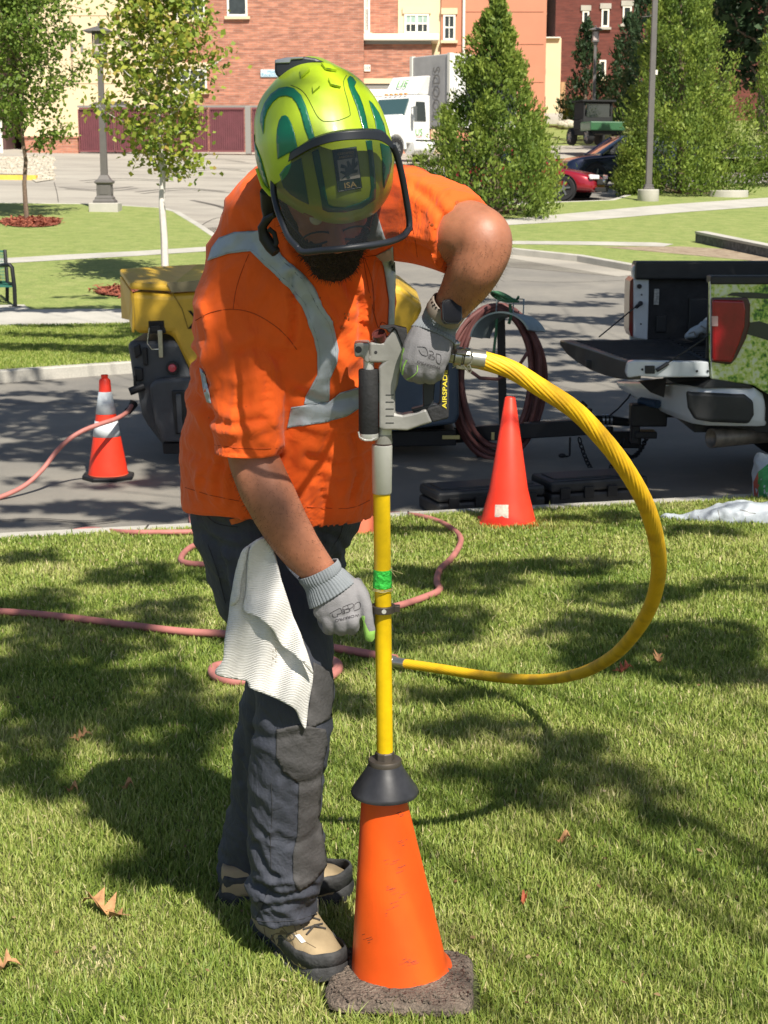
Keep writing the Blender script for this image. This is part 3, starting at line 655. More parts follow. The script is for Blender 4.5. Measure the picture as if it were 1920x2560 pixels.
street_lamp(1483, 300, 1.0, 'distant lantern lamp rising behind the green utility vehicle', 'lantern street lamps', Y=72)
pb = T(1620, 502, .12); t = thing('light_pole', 'tall grey steel light pole on a round concrete base by the right sidewalk', 'light pole', pb)
b = B(); b.lathe(pb - Vector((0, 0, .1)), [(.27, 0), (.285, .02), (.28, .38), (.26, .40)], 28); b.obj('concrete_base', m_conc, t, True)
b = B(); b.box(pb + Vector((0, 0, .33)), (.26, .26, .05)); b.box(pb + Vector((0, 0, .37)), (.2, .2, .12))
for sx in (-1, 1):
    for sy in (-1, 1): b.cyl(pb + Vector((sx * .1, sy * .1, .35)), pb + Vector((sx * .1, sy * .1, .43)), .015, n=8)
b.obj('base_plate', m_lamp, t, bevel=.005); b = B(); b.rings([[pb + Vector((sx * w, sy * w, h)) for sx, sy in ((-1, -1), (1, -1), (1, 1), (-1, 1))] for h, w in ((.43, .078), (8.5, .06))]); b.obj('pole_shaft', m_lamp, t, bevel=.012)
b = B(); c = P(1644, 181, pb.y); b.box(c + Vector((-.04, 0, 0)), (.07, .08, .12)); b.obj('junction_box', m_wfr, t)
b = B(); c = P(1638, 40, pb.y); b.tube([c, c + Vector((-.35, 0, -.02))], .01, 6); b.obj('bracket', m_lamp, t)
rb = T(1822, 492, .12); t = thing('concrete_ring', 'low curved pale concrete edging at the foot of the broad arborvitae', 'edging', rb)
b = B(); b.rings([[rb + Vector((math.cos(a) * r_ + .0, math.sin(a) * r_ + .35, h)) for a in np.linspace(3.6, 5.85, 18)] + [rb + Vector((math.cos(a) * (r_ - .22), math.sin(a) * (r_ - .22) + .35, h)) for a in np.linspace(5.85, 3.6, 18)] for r_, h in ((.62, -.1), (.62, .16), (.60, .18))]); b.obj('ring_segment', m_conc, t)
# low retaining wall
wv_ = [(1738, 606), (1830, 626), (1920, 645), (2060, 676)]
wt = T(1738, 606, .12); t = thing('retaining_wall', 'low dark concrete retaining wall with a pale cap behind the pickup bed', 'wall', wt)
pts_ = [T(x, y, .12) for x, y in wv_]; b = B(); c_ = B()
for a, d in zip(pts_, pts_[1:]):
    n_ = (d - a).cross(Vector((0, 0, 1))).normalized() * -.14
    if n_.y < 0: n_ = -n_
    b.prism([a - Vector((0, 0, .1)), d - Vector((0, 0, .1)), d + Vector((0, 0, .17)), a + Vector((0, 0, .17))], n_ * 1.6)
    c_.prism([a + Vector((0, 0, .172)) - n_ * .1, d + Vector((0, 0, .172)) - n_ * .1, d + Vector((0, 0, .22)) - n_ * .1, a + Vector((0, 0, .22)) - n_ * .1], n_ * 1.8)
b.obj('wall_block', M('block_grey', (.10, .10, .10), .9, var=.5, vs_=12, bump=.5, bs=20), t); c_.obj('wall_cap', m_conc, t)
# bench at the left edge
bs = T(36, 766, .13); t = thing('bench', 'dark green metal park bench cut off by the left edge of the picture', 'bench', bs)
m_bg = M('bench_mesh', (.03, .16, .12), .5, .2)
Yb = bs.y
def bp_(x, y, d=0): return P(x, y, Yb + d)
b = B(); 
for x in (36, -240):
    b = B()
    b.tube([bp_(x + 2, 766), bp_(x, 718), bp_(x - 6, 668), bp_(x - 12, 662), bp_(x - 28, 663, .1), bp_(x - 34, 664, .4)], .028, 8); b.tube([bp_(x - 18, 764, .5), bp_(x - 18, 700, .5), bp_(x - 24, 625, .62)], .026, 8); b.tube([bp_(x, 712), bp_(x - 18, 706, .5)], .022, 8)
    b.box(bp_(x + 2, 767), (.16, .08, .02)); b.obj('bench_frame', m_iron, t, True)
def meshpanel(name, f, nx=60, ny=14):
    b = B()
    for i in range(nx + 1): u = i / nx; b.tube([f(u, v_) for v_ in np.linspace(0, 1, 4)], .004, 4, caps=False)
    for j in range(ny + 1): v_ = j / ny; b.tube([f(0, v_), f(1, v_)], .004 if 0 < j < ny else .016, 4)
    b.obj(name, m_bg, t)
a0, a1, a2, a3 = bp_(-260, 704, .5), bp_(18, 704, .5), bp_(14, 628, .62), bp_(-262, 628, .62); meshpanel('bench_back', lambda u, v_: a0.lerp(a1, u).lerp(a3.lerp(a2, u), v_), 70, 9)
s0, s1, s2, s3 = bp_(-255, 716, .02), bp_(30, 716, .02), bp_(16, 706, .5), bp_(-262, 706, .5); meshpanel('bench_seat', lambda u, v_: s0.lerp(s1, u).lerp(s3.lerp(s2, u), v_), 70, 9)

# ================================================================== DISTANT VEHICLES
m_car_r = M('car_paint_red', (.30, .008, .02), .25, .3, coat=1.); m_car_b = M('car_paint_navy', (.012, .018, .045), .22, .4, coat=1.); m_white = M('truck_white', (.78, .78, .76), .35, coat=.5, var=.03); m_tyre = M('tyre', (.02, .02, .021), .85); m_rim = M('rim', (.35, .36, .37), .3, .8); m_cgl = M('car_glass', (.015, .02, .022), .04, spec=1., coat=1.); m_chrome = M('chrome', (.6, .6, .62), .15, .95); m_light = M('headlight', (.7, .72, .75), .1, coat=1.)
class Fr:      # local frame: x forward, y left, z up
    def __init__(s, o, f): s.o = Vector(o); s.f = Vector(f).normalized(); s.l = Vector((-s.f.y, s.f.x, 0)).normalized()
    def __call__(s, x, y, z): k = getattr(s, 'k', 1.); return s.o + (s.f * x + s.l * y + Vector((0, 0, z))) * k
def wheel(fr, x, y, r, w, parent, spokes=5, n=30, side=1):
    c = fr(x, y, r / getattr(fr, 'k', 1.)); ax = fr.l * side; b = B(); b.lathe(c - ax * w / 2, [(r * .62, 0), (r * .93, 0), (r, w * .16), (r, w * .84), (r * .93, w), (r * .66, w * .96), (r * .62, w * .8)], n, ax); tw_ = b.obj('wheel', m_tyre, parent, True)
    b = B(); b.lathe(c + ax * (w * .30), [(.001, .02), (r * .6, .0), (r * .63, w * .12)], n, ax, caps=False); b.lathe(c + ax * (w * .36), [(.001, .03), (r * .14, .02), (r * .15, 0)], 16, ax)
    X = ax.orthogonal().normalized(); Y_ = ax.cross(X)
    for i in range(spokes): a = 6.283 * i / spokes; d = X * math.cos(a) + Y_ * math.sin(a); b.box(c + ax * (w * .42) + d * r * .36, (r * .5, r * .13, w * .14), (d, ax.cross(d).normalized(), ax))
    b.obj('rim', m_rim, tw_, 30)
def car(name, label, origin, fwd, paint, prof, hwf, group=None, zb=.2, roofw=.78, wheels=((1.35, 0), (-1.35, 0)), wr=.33, W=.9):
    """prof: list of (x, z_hood_or_belt, z_roof or None) from front to back"""
    fr = Fr(origin, fwd); t = thing(name, label, 'car', origin, group); rg = []; hw = W
    for x, zt_, wf in prof:
        zl = zb; w = hw * wf; rg.append([fr(x, sy * w_, z_) for sy, w_, z_ in ((-1, w * .93, zl), (-1, w, zl + .18), (-1, w * 1.0, (zl + zt_) / 2), (-1, w * .95, zt_ - .04), (-1, w * .82, zt_), (0, 0, zt_ + .03), (1, w * .82, zt_), (1, w * .95, zt_ - .04), (1, w * 1.0, (zl + zt_) / 2), (1, w, zl + .18), (1, w * .93, zl))])
    b = B(); b.rings(rg); bd = b.obj('body', paint, t, True, sub=2)
    g = hwf; b = B(); rg = []
    for x, zb_, zt_, wf in g: rg.append([fr(x, sy * hw * w_, z_) for sy, w_, z_ in ((-1, .90, zb_), (-1, wf, zt_ - .05), (-1, wf * .85, zt_), (1, wf * .85, zt_), (1, wf, zt_ - .05), (1, .90, zb_))])
    b.rings(rg); cb = b.obj('cabin_glass', m_cgl, t, True, sub=0)
    b = B(); rg = []
    for x, zb_, zt_, wf in g[1:-1]: rg.append([fr(x, sy * hw * w_, z_) for sy, w_, z_ in ((-1, wf * 1.0, zt_ - .05), (-1, wf * .86, zt_ + .012), (1, wf * .86, zt_ + .012), (1, wf * 1.0, zt_ - .05))])
    b.rings(rg); b.obj('roof', paint, t, 30, bevel=.01)
    for sy in (-1, 1):
        b = B(); xs_ = [g[0], g[1]]
        b.tube([fr(g[0][0], sy * hw * .9, g[0][1]), fr(g[1][0], sy * hw * g[1][3], g[1][2] - .03)], .035, 6); b.tube([fr(-.1, sy * hw * .91, g[1][1]), fr(-.15, sy * hw * roofw, g[1][2] - .05)], .035, 6); b.obj('pillar', paint, t)
        b = B(); b.sphere(fr(g[0][0] - .55, sy * hw * 1.08, g[0][1] + .12), (.09, .12, .08), 6); b.obj('side_mirror', paint, t, True)
    for x, _ in wheels:
        for sy in (-1, 1):
            wheel(fr, x, sy * (hw - .10), wr, .22, t, side=sy)
            b = B(); c = fr(x, sy * (hw - .02), wr); b.lathe(c, [(.01, 0), (wr * 1.16, 0), (wr * 1.16, .03)], 28, fr.l * sy, caps=False); b.obj('wheel_well', m_tyre, t)
    return t, fr, bd
# red saloon, nose to the right
o_ = T(1496, 501, .014); fdir = Vector((.93, -.37, 0)); o_ = o_ - fdir.normalized() * 2.12
t, fr, bd = car('red_car', 'dark red saloon car parked nose out between the two big arborvitae', o_, fdir, m_car_r, [(2.2, .50, .62), (2.1, .62, .84), (1.85, .74, .95), (1.4, .82, .99), (.9, .90, 1.), (0, .94, 1.), (-1.2, .96, 1.), (-1.9, .98, .97), (-2.2, .85, .85)], [(1.0, .90, .93, .8), (.25, .92, 1.36, .68), (-.9, .94, 1.40, .66), (-1.75, .96, 1.02, .7)])
b = B(); 
for sy in (-1, 1): b = B(); b.prism([fr(2.02, sy * .80, .68), fr(2.2, sy * .48, .66), fr(2.2, sy * .48, .56), fr(2.06, sy * .78, .56)], fr.f * .05 + Vector((0, 0, .02))); b.obj('headlight', m_light, t, bevel=.01)
b = B(); b.box(fr(2.21, 0, .50), (.06, 1.0, .16), (fr.f, fr.l, Vector((0, 0, 1)))); b.box(fr(2.2, 0, .29), (.08, 1.25, .12), (fr.f, fr.l, Vector((0, 0, 1)))); b.obj('grille', m_tyre, t, bevel=.02)
b = B(); b.sphere(fr(2.25, 0, .52), (.05, .05, .05), 6); b.obj('emblem', m_chrome, t)
# navy suv, nose to the left, half behind the conifer
o_ = T(1566, 471, .014); fdir = Vector((-.97, -.22, 0)); o_ = o_ + Vector((.1, .6, 0))
car('navy_suv', 'navy blue suv parked behind the red car and half hidden by the arborvitae', o_, fdir, m_car_b, [(2.25, .72, .7), (2.12, .86, .88), (1.8, .96, .96), (1.2, 1.02, 1.), (.5, 1.08, 1.), (-1.2, 1.12, 1.), (-2.1, 1.12, .97), (-2.3, 1.0, .88)], [(1.15, 1.03, 1.06, .82), (.35, 1.05, 1.60, .74), (-1.4, 1.08, 1.66, .72), (-2.15, 1.1, 1.3, .74)], wr=.37)
# utility vehicle on the rise
o_ = P(1487, 362, 62); fr = Fr(o_, (-.25, .97, 0)); fr.k = .86; t = thing('utility_vehicle', 'green and black utility vehicle with a small cargo bed parked on the far rise', 'utility vehicle', o_)
m_ug = M('vehicle_green', (.035, .12, .05), .4, coat=.4); up = Vector((0, 0, 1)); ax = (fr.f, fr.l, up)
b = B(); b.box(fr(-.9, 0, .78), (1.1, 1.45, .34), ax); b.obj('cargo_bed', m_ug, t, bevel=.04); b = B(); b.box(fr(-1.46, 0, .82), (.03, .7, .08), ax); b.obj('bed_stripe', m_wfr, t)
b = B(); b.box(fr(0.1, 0, .62), (2.6, 1.2, .3), ax); b.box(fr(.3, 0, .9), (.9, 1.3, .35), ax); b.obj('chassis', m_tyre, t, bevel=.03)
b = B()
for x, z in ((-.25, 0), (.9, 0)):
    for sy in (-1, 1): b.tube([fr(x, sy * .68, .9), fr(x * .85, sy * .62, 1.9)], .04, 8)
b.tube([fr(-.25, -.62, 1.9), fr(.8, -.62, 1.9), fr(.8, .62, 1.9), fr(-.25, .62, 1.9), fr(-.25, -.62, 1.9)], .04, 8); b.box(fr(.27, 0, 1.93), (1.2, 1.4, .06), ax); b.obj('roll_cage', m_tyre, t)
b = B(); b.box(fr(-.27, 0, 1.5), (.02, .95, .5), ax); b.obj('rear_window', m_cgl, t)
b = B()
for sy in (-1, 1): b.box(fr(.3, sy * .66, 1.35), (1.0, .05, .9), ax)
b.box(fr(-.24, 0, 1.05), (.06, 1.2, .35), ax); b.obj('side_curtain', m_tyre, t)
b = B(); b.box(fr(.05, .3, 1.25), (.14, .4, .5), ax); b.box(fr(.05, -.3, 1.25), (.14, .4, .5), ax); b.obj('seat_back', m_tyre, t, bevel=.04)
for x in (-.95, 1.15):
    for sy in (-1, 1): wheel(fr, x, sy * .68, .32, .24, t, 4, 20, sy)
for sy in (-1, 1): b = B(); b.box(fr(-1.47, sy * .62, .74), (.03, .1, .12), ax); b.obj('tail_light', M('red_lens', (.5, .02, .02), .2, coat=1.), t)
# delivery truck
m_trl = M('trailer_side', (.42, .41, .40), .5, var=.12, vs_=1.5); m_trd = M('trailer_dark', (.03, .033, .04), .45)
o_ = T(999, 402, .0); o_.z = gz(o_.x, o_.y) + .02; o_ = P(985, 402, 60); fr = Fr(o_, (-.70, -.71, 0)); o_ = o_ - fr.l * .9; fr = Fr(o_, (-.70, -.71, 0)); fr.k = .86; ax = (fr.f * .86, fr.l * .86, up * .86)
t = thing('delivery_truck', 'white delivery truck with a grey trailer parked in front of the brick loading door', 'truck', o_)
b = B(); b.rings([[fr(x, -w, zl), fr(x, w, zl), fr(x, w, zh - .2), fr(x, w * .86, zh), fr(x, -w * .86, zh), fr(x, -w, zh - .2)] for x, w, zl, zh in ((.85, .80, .55, 1.35), (.6, .92, .45, 1.6), (-.2, .98, .95, 1.85), (-.75, 1.05, .9, 2.05))]); hd = b.obj('hood', m_white, t, 30, bevel=.05)
b = B(); b.box(fr(.93, 0, .95), (.06, 1.05, .7), ax); b.obj('grille', m_chrome, t)
b = B()
b.prism([fr(-.55, -1.12, .75), fr(-.75, -1.12, 1.95), fr(-1.12, -1.1, 2.75), fr(-1.35, -1.1, 2.88), fr(-2.25, -1.1, 2.88), fr(-2.3, -1.12, .75)], fr.l * 1.926); b.obj('cab', m_white, t, bevel=.07, bseg=3)
b = B(); b.prism([fr(-.74, -.98, 2.0), fr(-.74, .98, 2.0), fr(-1.10, .94, 2.70), fr(-1.10, -.94, 2.70)], (fr.f * .04 + up * .015)); b.obj('windscreen', M('truck_glass', (.05, .10, .10), .08, spec=1., coat=1.), t)
for sy in (1, -1):
    b = B(); b.prism([fr(-1.18, sy * 1.135, 1.75), fr(-1.30, sy * 1.135, 2.58), fr(-1.85, sy * 1.135, 2.58), fr(-1.95, sy * 1.135, 1.75)], fr.l * sy * .02); b.obj('side_window', m_cgl, t)
    b = B(); b.box(fr(-.95, sy * 1.42, 2.05), (.14, .1, .6), ax); b.tube([fr(-1.0, sy * 1.1, 2.3), fr(-.95, sy * 1.42, 2.32)], .02, 6); b.tube([fr(-1.0, sy * 1.1, 1.8), fr(-.95, sy * 1.42, 1.78)], .02, 6); b.obj('side_mirror', m_rim if sy > 0 else m_white, t)
    b = B(); b.tube([fr(-.62 * math.cos(a) * 1.0 + .0, sy * 1.12, .52 + .66 * math.sin(a)) for a in np.linspace(0, 3.14, 12)], .07, 8); b.obj('wheel_fender', m_white, t, True)
    b = B(); b.box(fr(.72, sy * .93, 1.12), (.3, .06, .25), ax); b.obj('headlight', m_light, t, bevel=.02)
    b = B(); b.cyl(fr(-1.0, sy * 1.0, .62), fr(-2.35, sy * 1.0, .62), .30, n=24); b.obj('fuel_tank', m_white, t, True)
    b = B(); b.box(fr(-1.75, sy * 1.24, .92), (1.2, .12, .04), ax); b.box(fr(-1.75, sy * 1.24, .45), (1.2, .12, .04), ax); b.obj('step', m_chrome, t)
b = B(); b.prism([fr(-1.35, -.95, 2.9), fr(-2.28, -1.1, 2.9), fr(-2.42, -1.1, 3.75), fr(-1.95, -.95, 3.72)], fr.l * 1.78); fa = b.obj('roof_fairing', m_white, t, bevel=.04)
b = B(); b.box(fr(-3.6, 0, .85), (5.6, .9, .28), ax); b.obj('chassis', m_tyre, t)
b = B(); b.box(fr(.95, 0, .5), (.25, 2.3, .35), ax); b.obj('bumper', m_white, t, bevel=.04)
for x in (0, -3.9):
    for sy in (-1, 1): wheel(fr, x, sy * 1.0, .43, .3, t, 8, 26, sy)
b = B()
for i in range(5): b.box(fr(-1.2, -.6 + i * .3, 2.93), (.12, .1, .06), ax)
b.obj('marker_light', M('amber', (.6, .25, .03), .4), t)
fr2 = Fr((0, 0, 0), (-.80, -.60, 0)); fr2.o = P(1124, 318, 63.6) - fr2(-2.8, 1.275, 1.22); fr = fr2; ax = (fr.f, fr.l, up)
tb = B(); tb.box(fr(-4.6, 0, 2.65), (3.6, 2.55, 2.85), ax); tr_b = tb.obj('trailer_box', m_trl, t, bevel=.04)
for sy in (-1, 1): b = B(); b.box(fr(-2.86, sy * 1.22, 2.65), (.2, .16, 2.9), ax); b.obj('corner_post', m_wfr, tr_b)
b = B(); b.box(fr(-4.95, 1.285, 2.75), (2.7, .02, 2.4), ax); b.obj('side_graphic', m_trd, tr_b)
b = B(); b.box(fr(-3.2, 1.287, 2.65), (.75, .022, 2.85), ax); b.box(fr(-4.7, 1.287, 1.32), (3.4, .022, .2), ax); b.obj('side_panel', m_white, tr_b)
for x in ():
    for sy in (-1, 1): wheel(fr, x, sy * 1.0, .5, .3, t, 8, 22, sy)
m_tg = M('letter_green', (.16, .42, .10), .5); m_trr = M('letter_red', (.5, .05, .05), .5); m_gray = M('letter_grey', (.20, .19, .18), .6)
fr2.k = 1.; fc_ = Fr(o_, (-.70, -.71, 0)); fc_.k = .86; fr = fc_
text('lettering', 'US', fr(-1.63, -.0, 3.36), -fr.l * -1 if False else fr.l, (fr.f * -.55 + up * .8), .5, m_tg, t, .035); text('lettering', 'FOODS', fr(-1.55, .05, 3.05), fr.l, (fr.f * -.55 + up * .8), .16, m_trr, t, .035)
text('lettering', 'US', fr(-1.5, 1.14, 1.25), -fr.f, up, .36, m_tg, t, .004); text('lettering', 'FOODS', fr(-1.5, 1.14, 1.05), -fr.f, up, .12, m_trr, t, .004)
fr = fr2
text('lettering', 'US', fr(-2.79, -.45, 2.6), up, -fr.l, 1.25, m_gray, t, .01); text('lettering', 'FOODS', fr(-2.79, .45, 2.6), up, -fr.l, .62, m_gray, t, .01)
# ================================================================== NEAR LAWN GRASS
def grass():
    r = np.random.default_rng(5); P_ = []; segs = [(2.35, 3.3, 52000, .027, .0030), (3.3, 4.3, 38000, .028, .0034), (4.3, 5.6, 26000, .029, .0040), (5.6, 7.2, 15500, .030, .0050), (7.2, 9.75, 10500, .031, .0064)]
    V = []; Fq = []; col_ = []; base_i = 0; loops = []; starts = []; totals = 0
    allp = []
    for y0, y1, dens, h, w in segs:
        hw = .265 * y1 + .35; n = int((y1 - y0) * hw * 2 * dens); x = r.uniform(-hw, hw, n); y = r.uniform(y0, y1, n)
        k = (np.abs(x) < .262 * y + .3) & (y - K * x < 9.11); 
        inb = (np.abs((x - .035) / .165) ** 6 + np.abs((y - 2.95) / .13) ** 6) < 1
        for (cx, cy, rr_) in ((-.19, 3.10, .05), (-.15, 3.03, .05), (-.24, 3.18, .05), (-.15, 3.37, .05), (-.25, 3.37, .05), (-.35, 3.36, .05)): inb |= (x - cx) ** 2 + (y - cy) ** 2 < rr_ ** 2
        k &= ~inb; x = x[k]; y = y[k]; n = len(x)
        allp.append(np.stack([x, y, np.full(n, h), np.full(n, w)], 1))
    A = np.concatenate(allp); n = len(A); x, y, h, w = A.T
    u = y - K * x; z = np.interp(u, [p[0] for p in PROF], [p[1] for p in PROF])
    # tufts and thin spots: low-frequency fields
    def field(s, ph): return .5 + .25 * np.sin(x * s + ph + 1.7 * np.sin(y * s * .7 + ph)) + .25 * np.sin(y * s * 1.1 + ph * 2 + 1.3 * np.sin(x * s * .8))
    f1 = field(2.3, 1.) * .4 + field(6.1, 4.) * .35 + field(15., 2.) * .25; f2 = field(3.7, 7.) * .5 + field(9.3, 3.) * .5
    h = h * (.55 + .75 * f1) * r.uniform(.45, 1.25, n); longer = r.random(n) < .02; h = np.where(longer, h * 1.7, h)
    spots = [(-1.05, 3.35, .10), (-.62, 3.05, .08), (.95, 3.25, .1), (-.45, 2.72, .07), (-.9, 2.6, .08), (.55, 2.75, .07)]
    bald = np.zeros(n)
    for sx, sy, sr in spots: bald = np.maximum(bald, np.exp(-((x - sx) ** 2 + (y - sy) ** 2) / sr ** 2))
    h *= 1 - .55 * bald
    ang = r.uniform(0, 2 * np.pi, n) + f2 * 2; lean = r.uniform(.15, 1.15, n) ** 1.2; dx = np.cos(ang) * h * lean; dy = np.sin(ang) * h * lean
    sa = ang + np.pi / 2 + r.normal(0, .5, n); ww = w * r.uniform(.6, 1.3, n) * .5; sx, sy = np.cos(sa) * ww, np.sin(sa) * ww
    hz = h * np.sqrt(np.clip(1 - (lean * .55) ** 2, .2, 1))
    v = np.zeros((n, 5, 3)); v[:, 0] = np.stack([x - sx, y - sy, z - .004], 1); v[:, 1] = np.stack([x + sx, y + sy, z - .004], 1)
    v[:, 2] = np.stack([x + sx * .85 + dx * .38, y + sy * .85 + dy * .38, z + hz * .62], 1); v[:, 3] = np.stack([x - sx * .85 + dx * .38, y - sy * .85 + dy * .38, z + hz * .62], 1)
    v[:, 4] = np.stack([x + dx, y + dy, z + hz], 1)
    me = bpy.data.meshes.new('grass'); me.vertices.add(n * 5); me.vertices.foreach_set('co', v.astype(np.float32).ravel())
    b0 = (np.arange(n) * 5)[:, None]; lp = (b0 + np.array([0, 1, 2, 3, 3, 2, 4])).astype(np.int32).ravel(); me.loops.add(n * 7); me.loops.foreach_set('vertex_index', lp)
    st = ((np.arange(n) * 7)[:, None] + np.array([0, 4])).astype(np.int32).ravel(); me.polygons.add(n * 2); me.polygons.foreach_set('loop_start', st)
    rnd = .12 + .42 * f2 + .42 * r.random(n) ** 1.3; rnd = np.where(r.random(n) < .035, .97, rnd); rnd = rnd * (1 - bald) + bald * r.choice([.97, .3], n)
    a = me.attributes.new('rnd', 'FLOAT', 'FACE'); a.data.foreach_set('value', np.repeat(np.clip(rnd, 0, 1), 2).astype(np.float32))
    me.update(calc_edges=True); me.polygons.foreach_set('use_smooth', np.ones(n * 2, bool))
    m = leafmat('grass_blade', [(.065, .125, .02), (.16, .245, .036), (.28, .36, .065), (.45, .46, .15), (.66, .57, .32)], rough=.5, trans=.30); me.materials.append(m)
    o = bpy.data.objects.new('grass', me); col.objects.link(o); o['kind'] = 'stuff'; o['label'] = 'mown lawn grass around the worker'; o['category'] = 'grass'; print('blades', n)
grass()
r_ = np.random.default_rng(77); n_l = 900; yy = r_.uniform(2.4, 8.8, n_l) ; xx = r_.uniform(-1, 1, n_l) * (.26 * yy + .2); ps = np.stack([xx, yy, [gz(a, c) + .012 for a, c in zip(xx, yy)]], 1); ps[:, 2] += r_.uniform(0, .012, n_l)
sz = r_.uniform(.006, .02, n_l); cards('leaf_litter', ps, rv(n_l) * .5 + np.array([0, 0, 1.]), rv(n_l) * np.array([1, 1, .2]), sz, sz * r_.uniform(.2, .8, n_l), r_.random(n_l), leafmat('litter', [(.16, .09, .05), (.35, .22, .11), (.55, .45, .28)]), None, 'lobe')
o = [q for q in col.objects if q.name.startswith('leaf_litter')][-1]; o['kind'] = 'stuff'; o['label'] = 'dry scraps and clippings in the lawn'; o['category'] = 'leaf litter'
# ragged fringe of grass along the far kerb and the right-hand lawn edge
def tufts(poly, n, h, w, off, seed):
    r = np.random.default_rng(seed); xy = np.array(poly); x0, y0 = xy.min(0); x1, y1 = xy.max(0); out = []
    pl = [tuple(p) for p in poly]
    while len(out) < n:
        x, y = r.uniform(x0, x1), r.uniform(y0, y1)
        if inpoly(x, y, pl): out.append((x, y, gz(x, y) + off))
    pos = np.array(out); al = np.stack([r.normal(0, .45, n), r.normal(0, .45, n), np.ones(n)], 1); pos[:, 2] += h * .4
    nr = rv(n) + np.array([0, -1., 0]); cards('grass', pos, nr, al, h * r.uniform(.5, 1.3, n), w * r.uniform(.6, 1.3, n), .25 + .5 * r.random(n), bpy.data.materials['grass_blade'], None)
    o = col.objects[-1] if False else [q for q in col.objects if q.name.startswith('grass')][-1]; o['kind'] = 'stuff'; o['label'] = 'grass on the far lawns'; o['category'] = 'grass'
pA = px2xy([(-20, 926), (330, 904), (480, 893), (480, 810), (330, 811), (-20, 817)], .12); tufts(pA, 26000, .05, .012, .12, 3)
# fallen oak leaves
m_ol = M('dry_leaf', (.42, .22, .10), .8, var=.3, vs_=60); m_ol2 = M('dry_leaf_red', (.38, .10, .05), .8, var=.3, vs_=60)
def oakleaf(px, py, L, ang, label, mat=None, curl=.02, lobes=True):
    p = T(px, py); p.z += .022; n = 9; c = []
    for i in range(n):
        t = i / (n - 1); w = (.28 if i % 2 else .07) * math.sin(math.pi * min(1, t * .9 + .12)) if lobes else .22 * math.sin(math.pi * t); c.append((t, w + .015))
    out = [(t - .5, w) for t, w in c] + [(.56, 0)] + [(t - .5, -w * random.uniform(.7, 1.2)) for t, w in c[::-1]] + [(-.75, -.012), (-.75, .012)]
    X = Vector((math.cos(ang), math.sin(ang), .1)); Yv = Vector((-math.sin(ang), math.cos(ang), .25)); b = B()
    ctr = [(t, 0) for t in np.linspace(-.45, .5, 8)]
    vs_ = [Vector((a, c_)) for a, c_ in out + ctr]; v2, _, f2, *_r = delaunay_2d_cdt(vs_, [], [list(range(len(out)))], 2, 1e-5)
    b.add([p + (X * q.x + Yv * q.y) * L + Vector((0, 0, curl * (4 * q.y * q.y * 4 + math.sin(q.x * 7) * .5))) for q in v2], [tuple(f) for f in f2])
    o = b.obj('fallen_leaf', mat or m_ol, None, recalc=False, solid=.0006); return tag(o, label, 'leaf', 'fallen leaves on the lawn')
oakleaf(255, 2292, .115, 2.6, 'largest dry brown oak leaf on the sunlit lawn left of the boots', curl=.03); oakleaf(208, 1858, .06, .4, 'pale dry leaf in the shade left of the worker'); oakleaf(320, 1984, .035, .2, 'small tan leaf at the edge of the shade left of the worker', lobes=False); oakleaf(182, 1992, .035, -.3, 'straw coloured leaf scrap left of the small tan leaf', lobes=False)
oakleaf(10, 2440, .07, .3, 'dry leaf cut off by the left edge of the picture'); oakleaf(1410, 2120, .04, .1, 'small brown leaf on the lawn right of the orange cone', lobes=False); oakleaf(1310, 2272, .025, 1., 'tiny red leaf nearest the foreground cone', m_ol2, lobes=False)
oakleaf(1562, 1688, .07, .4, 'reddish leaf in the shade just right of the yellow hose', m_ol2); oakleaf(1645, 1660, .07, 1.4, 'brown leaf in the shade farther right of the yellow hose', m_ol)
oakleaf(1480, 598, .16, .3, 'small orange leaf lying by the thin path on the right lawn', m_ol2, lobes=False)
# ================================================================== SHADE TREES BEHIND AND BESIDE THE CAMERA
L_oak = leafmat('oak_leaf', [(.03, .06, .012), (.06, .11, .02), (.10, .16, .03)], trans=.2)
def shade(name, label, trunk, blobs, h, lsize, seed, rt=.25):
    r = np.random.default_rng(seed); random.seed(seed); t = thing(name, label, 'tree', trunk, 'big oaks shading the scene from outside the frame'); b = B(); fork = Vector(trunk) + Vector((0, 0, 3.2)); limb(b, trunk, fork, rt, rt * .8, .02, 12, 5)
    pos = []
    for (px, py, rx, ry, cov) in blobs:
        c = T(px, py); e = T(px, py - ry); e2 = T(px + rx, py); RX = (e2 - c).length; RY = (T(px, py - ry) - T(px, py + ry)).length / 2; hh = h + random.uniform(-.6, .9); n = int(3.14159 * RX * RY * cov * 7.0 / (lsize * lsize * .62)) + 3
        a = r.uniform(0, 6.283, n); q = np.sqrt(r.random(n)); wob = 1 + .22 * np.sin(3 * a + px) + .12 * np.sin(7 * a + py); hz = hh + r.normal(0, .35, n); k = hz / sun_dir.z
        pos.append(np.stack([c.x + RX * q * wob * np.cos(a) + sun_dir.x * k, c.y + RY * q * wob * np.sin(a) + sun_dir.y * k, c.z + hz], 1))
        limb(b, fork, c + sun_dir * (hh / sun_dir.z), .017, .006, .04, 6, 6)
        for _ in range(2):
            s0 = c + sun_dir * (hh / sun_dir.z); limb(b, s0, s0 + Vector((random.uniform(-1, 1) * RX, random.uniform(-1, 1) * RY, random.uniform(-.2, .4))), .010, .004, .05, 4, 4)
    b.obj('trunk', m_bark, t, smooth=True); pos = np.concatenate(pos); n = len(pos)
    cards('crown', pos, rv(n) + np.array(sun_dir) * .8, rv(n), lsize * r.uniform(.6, 1.3, n), lsize * .8 * r.uniform(.6, 1.3, n), r.random(n), L_oak, t, 'lobe'); print(name, n)
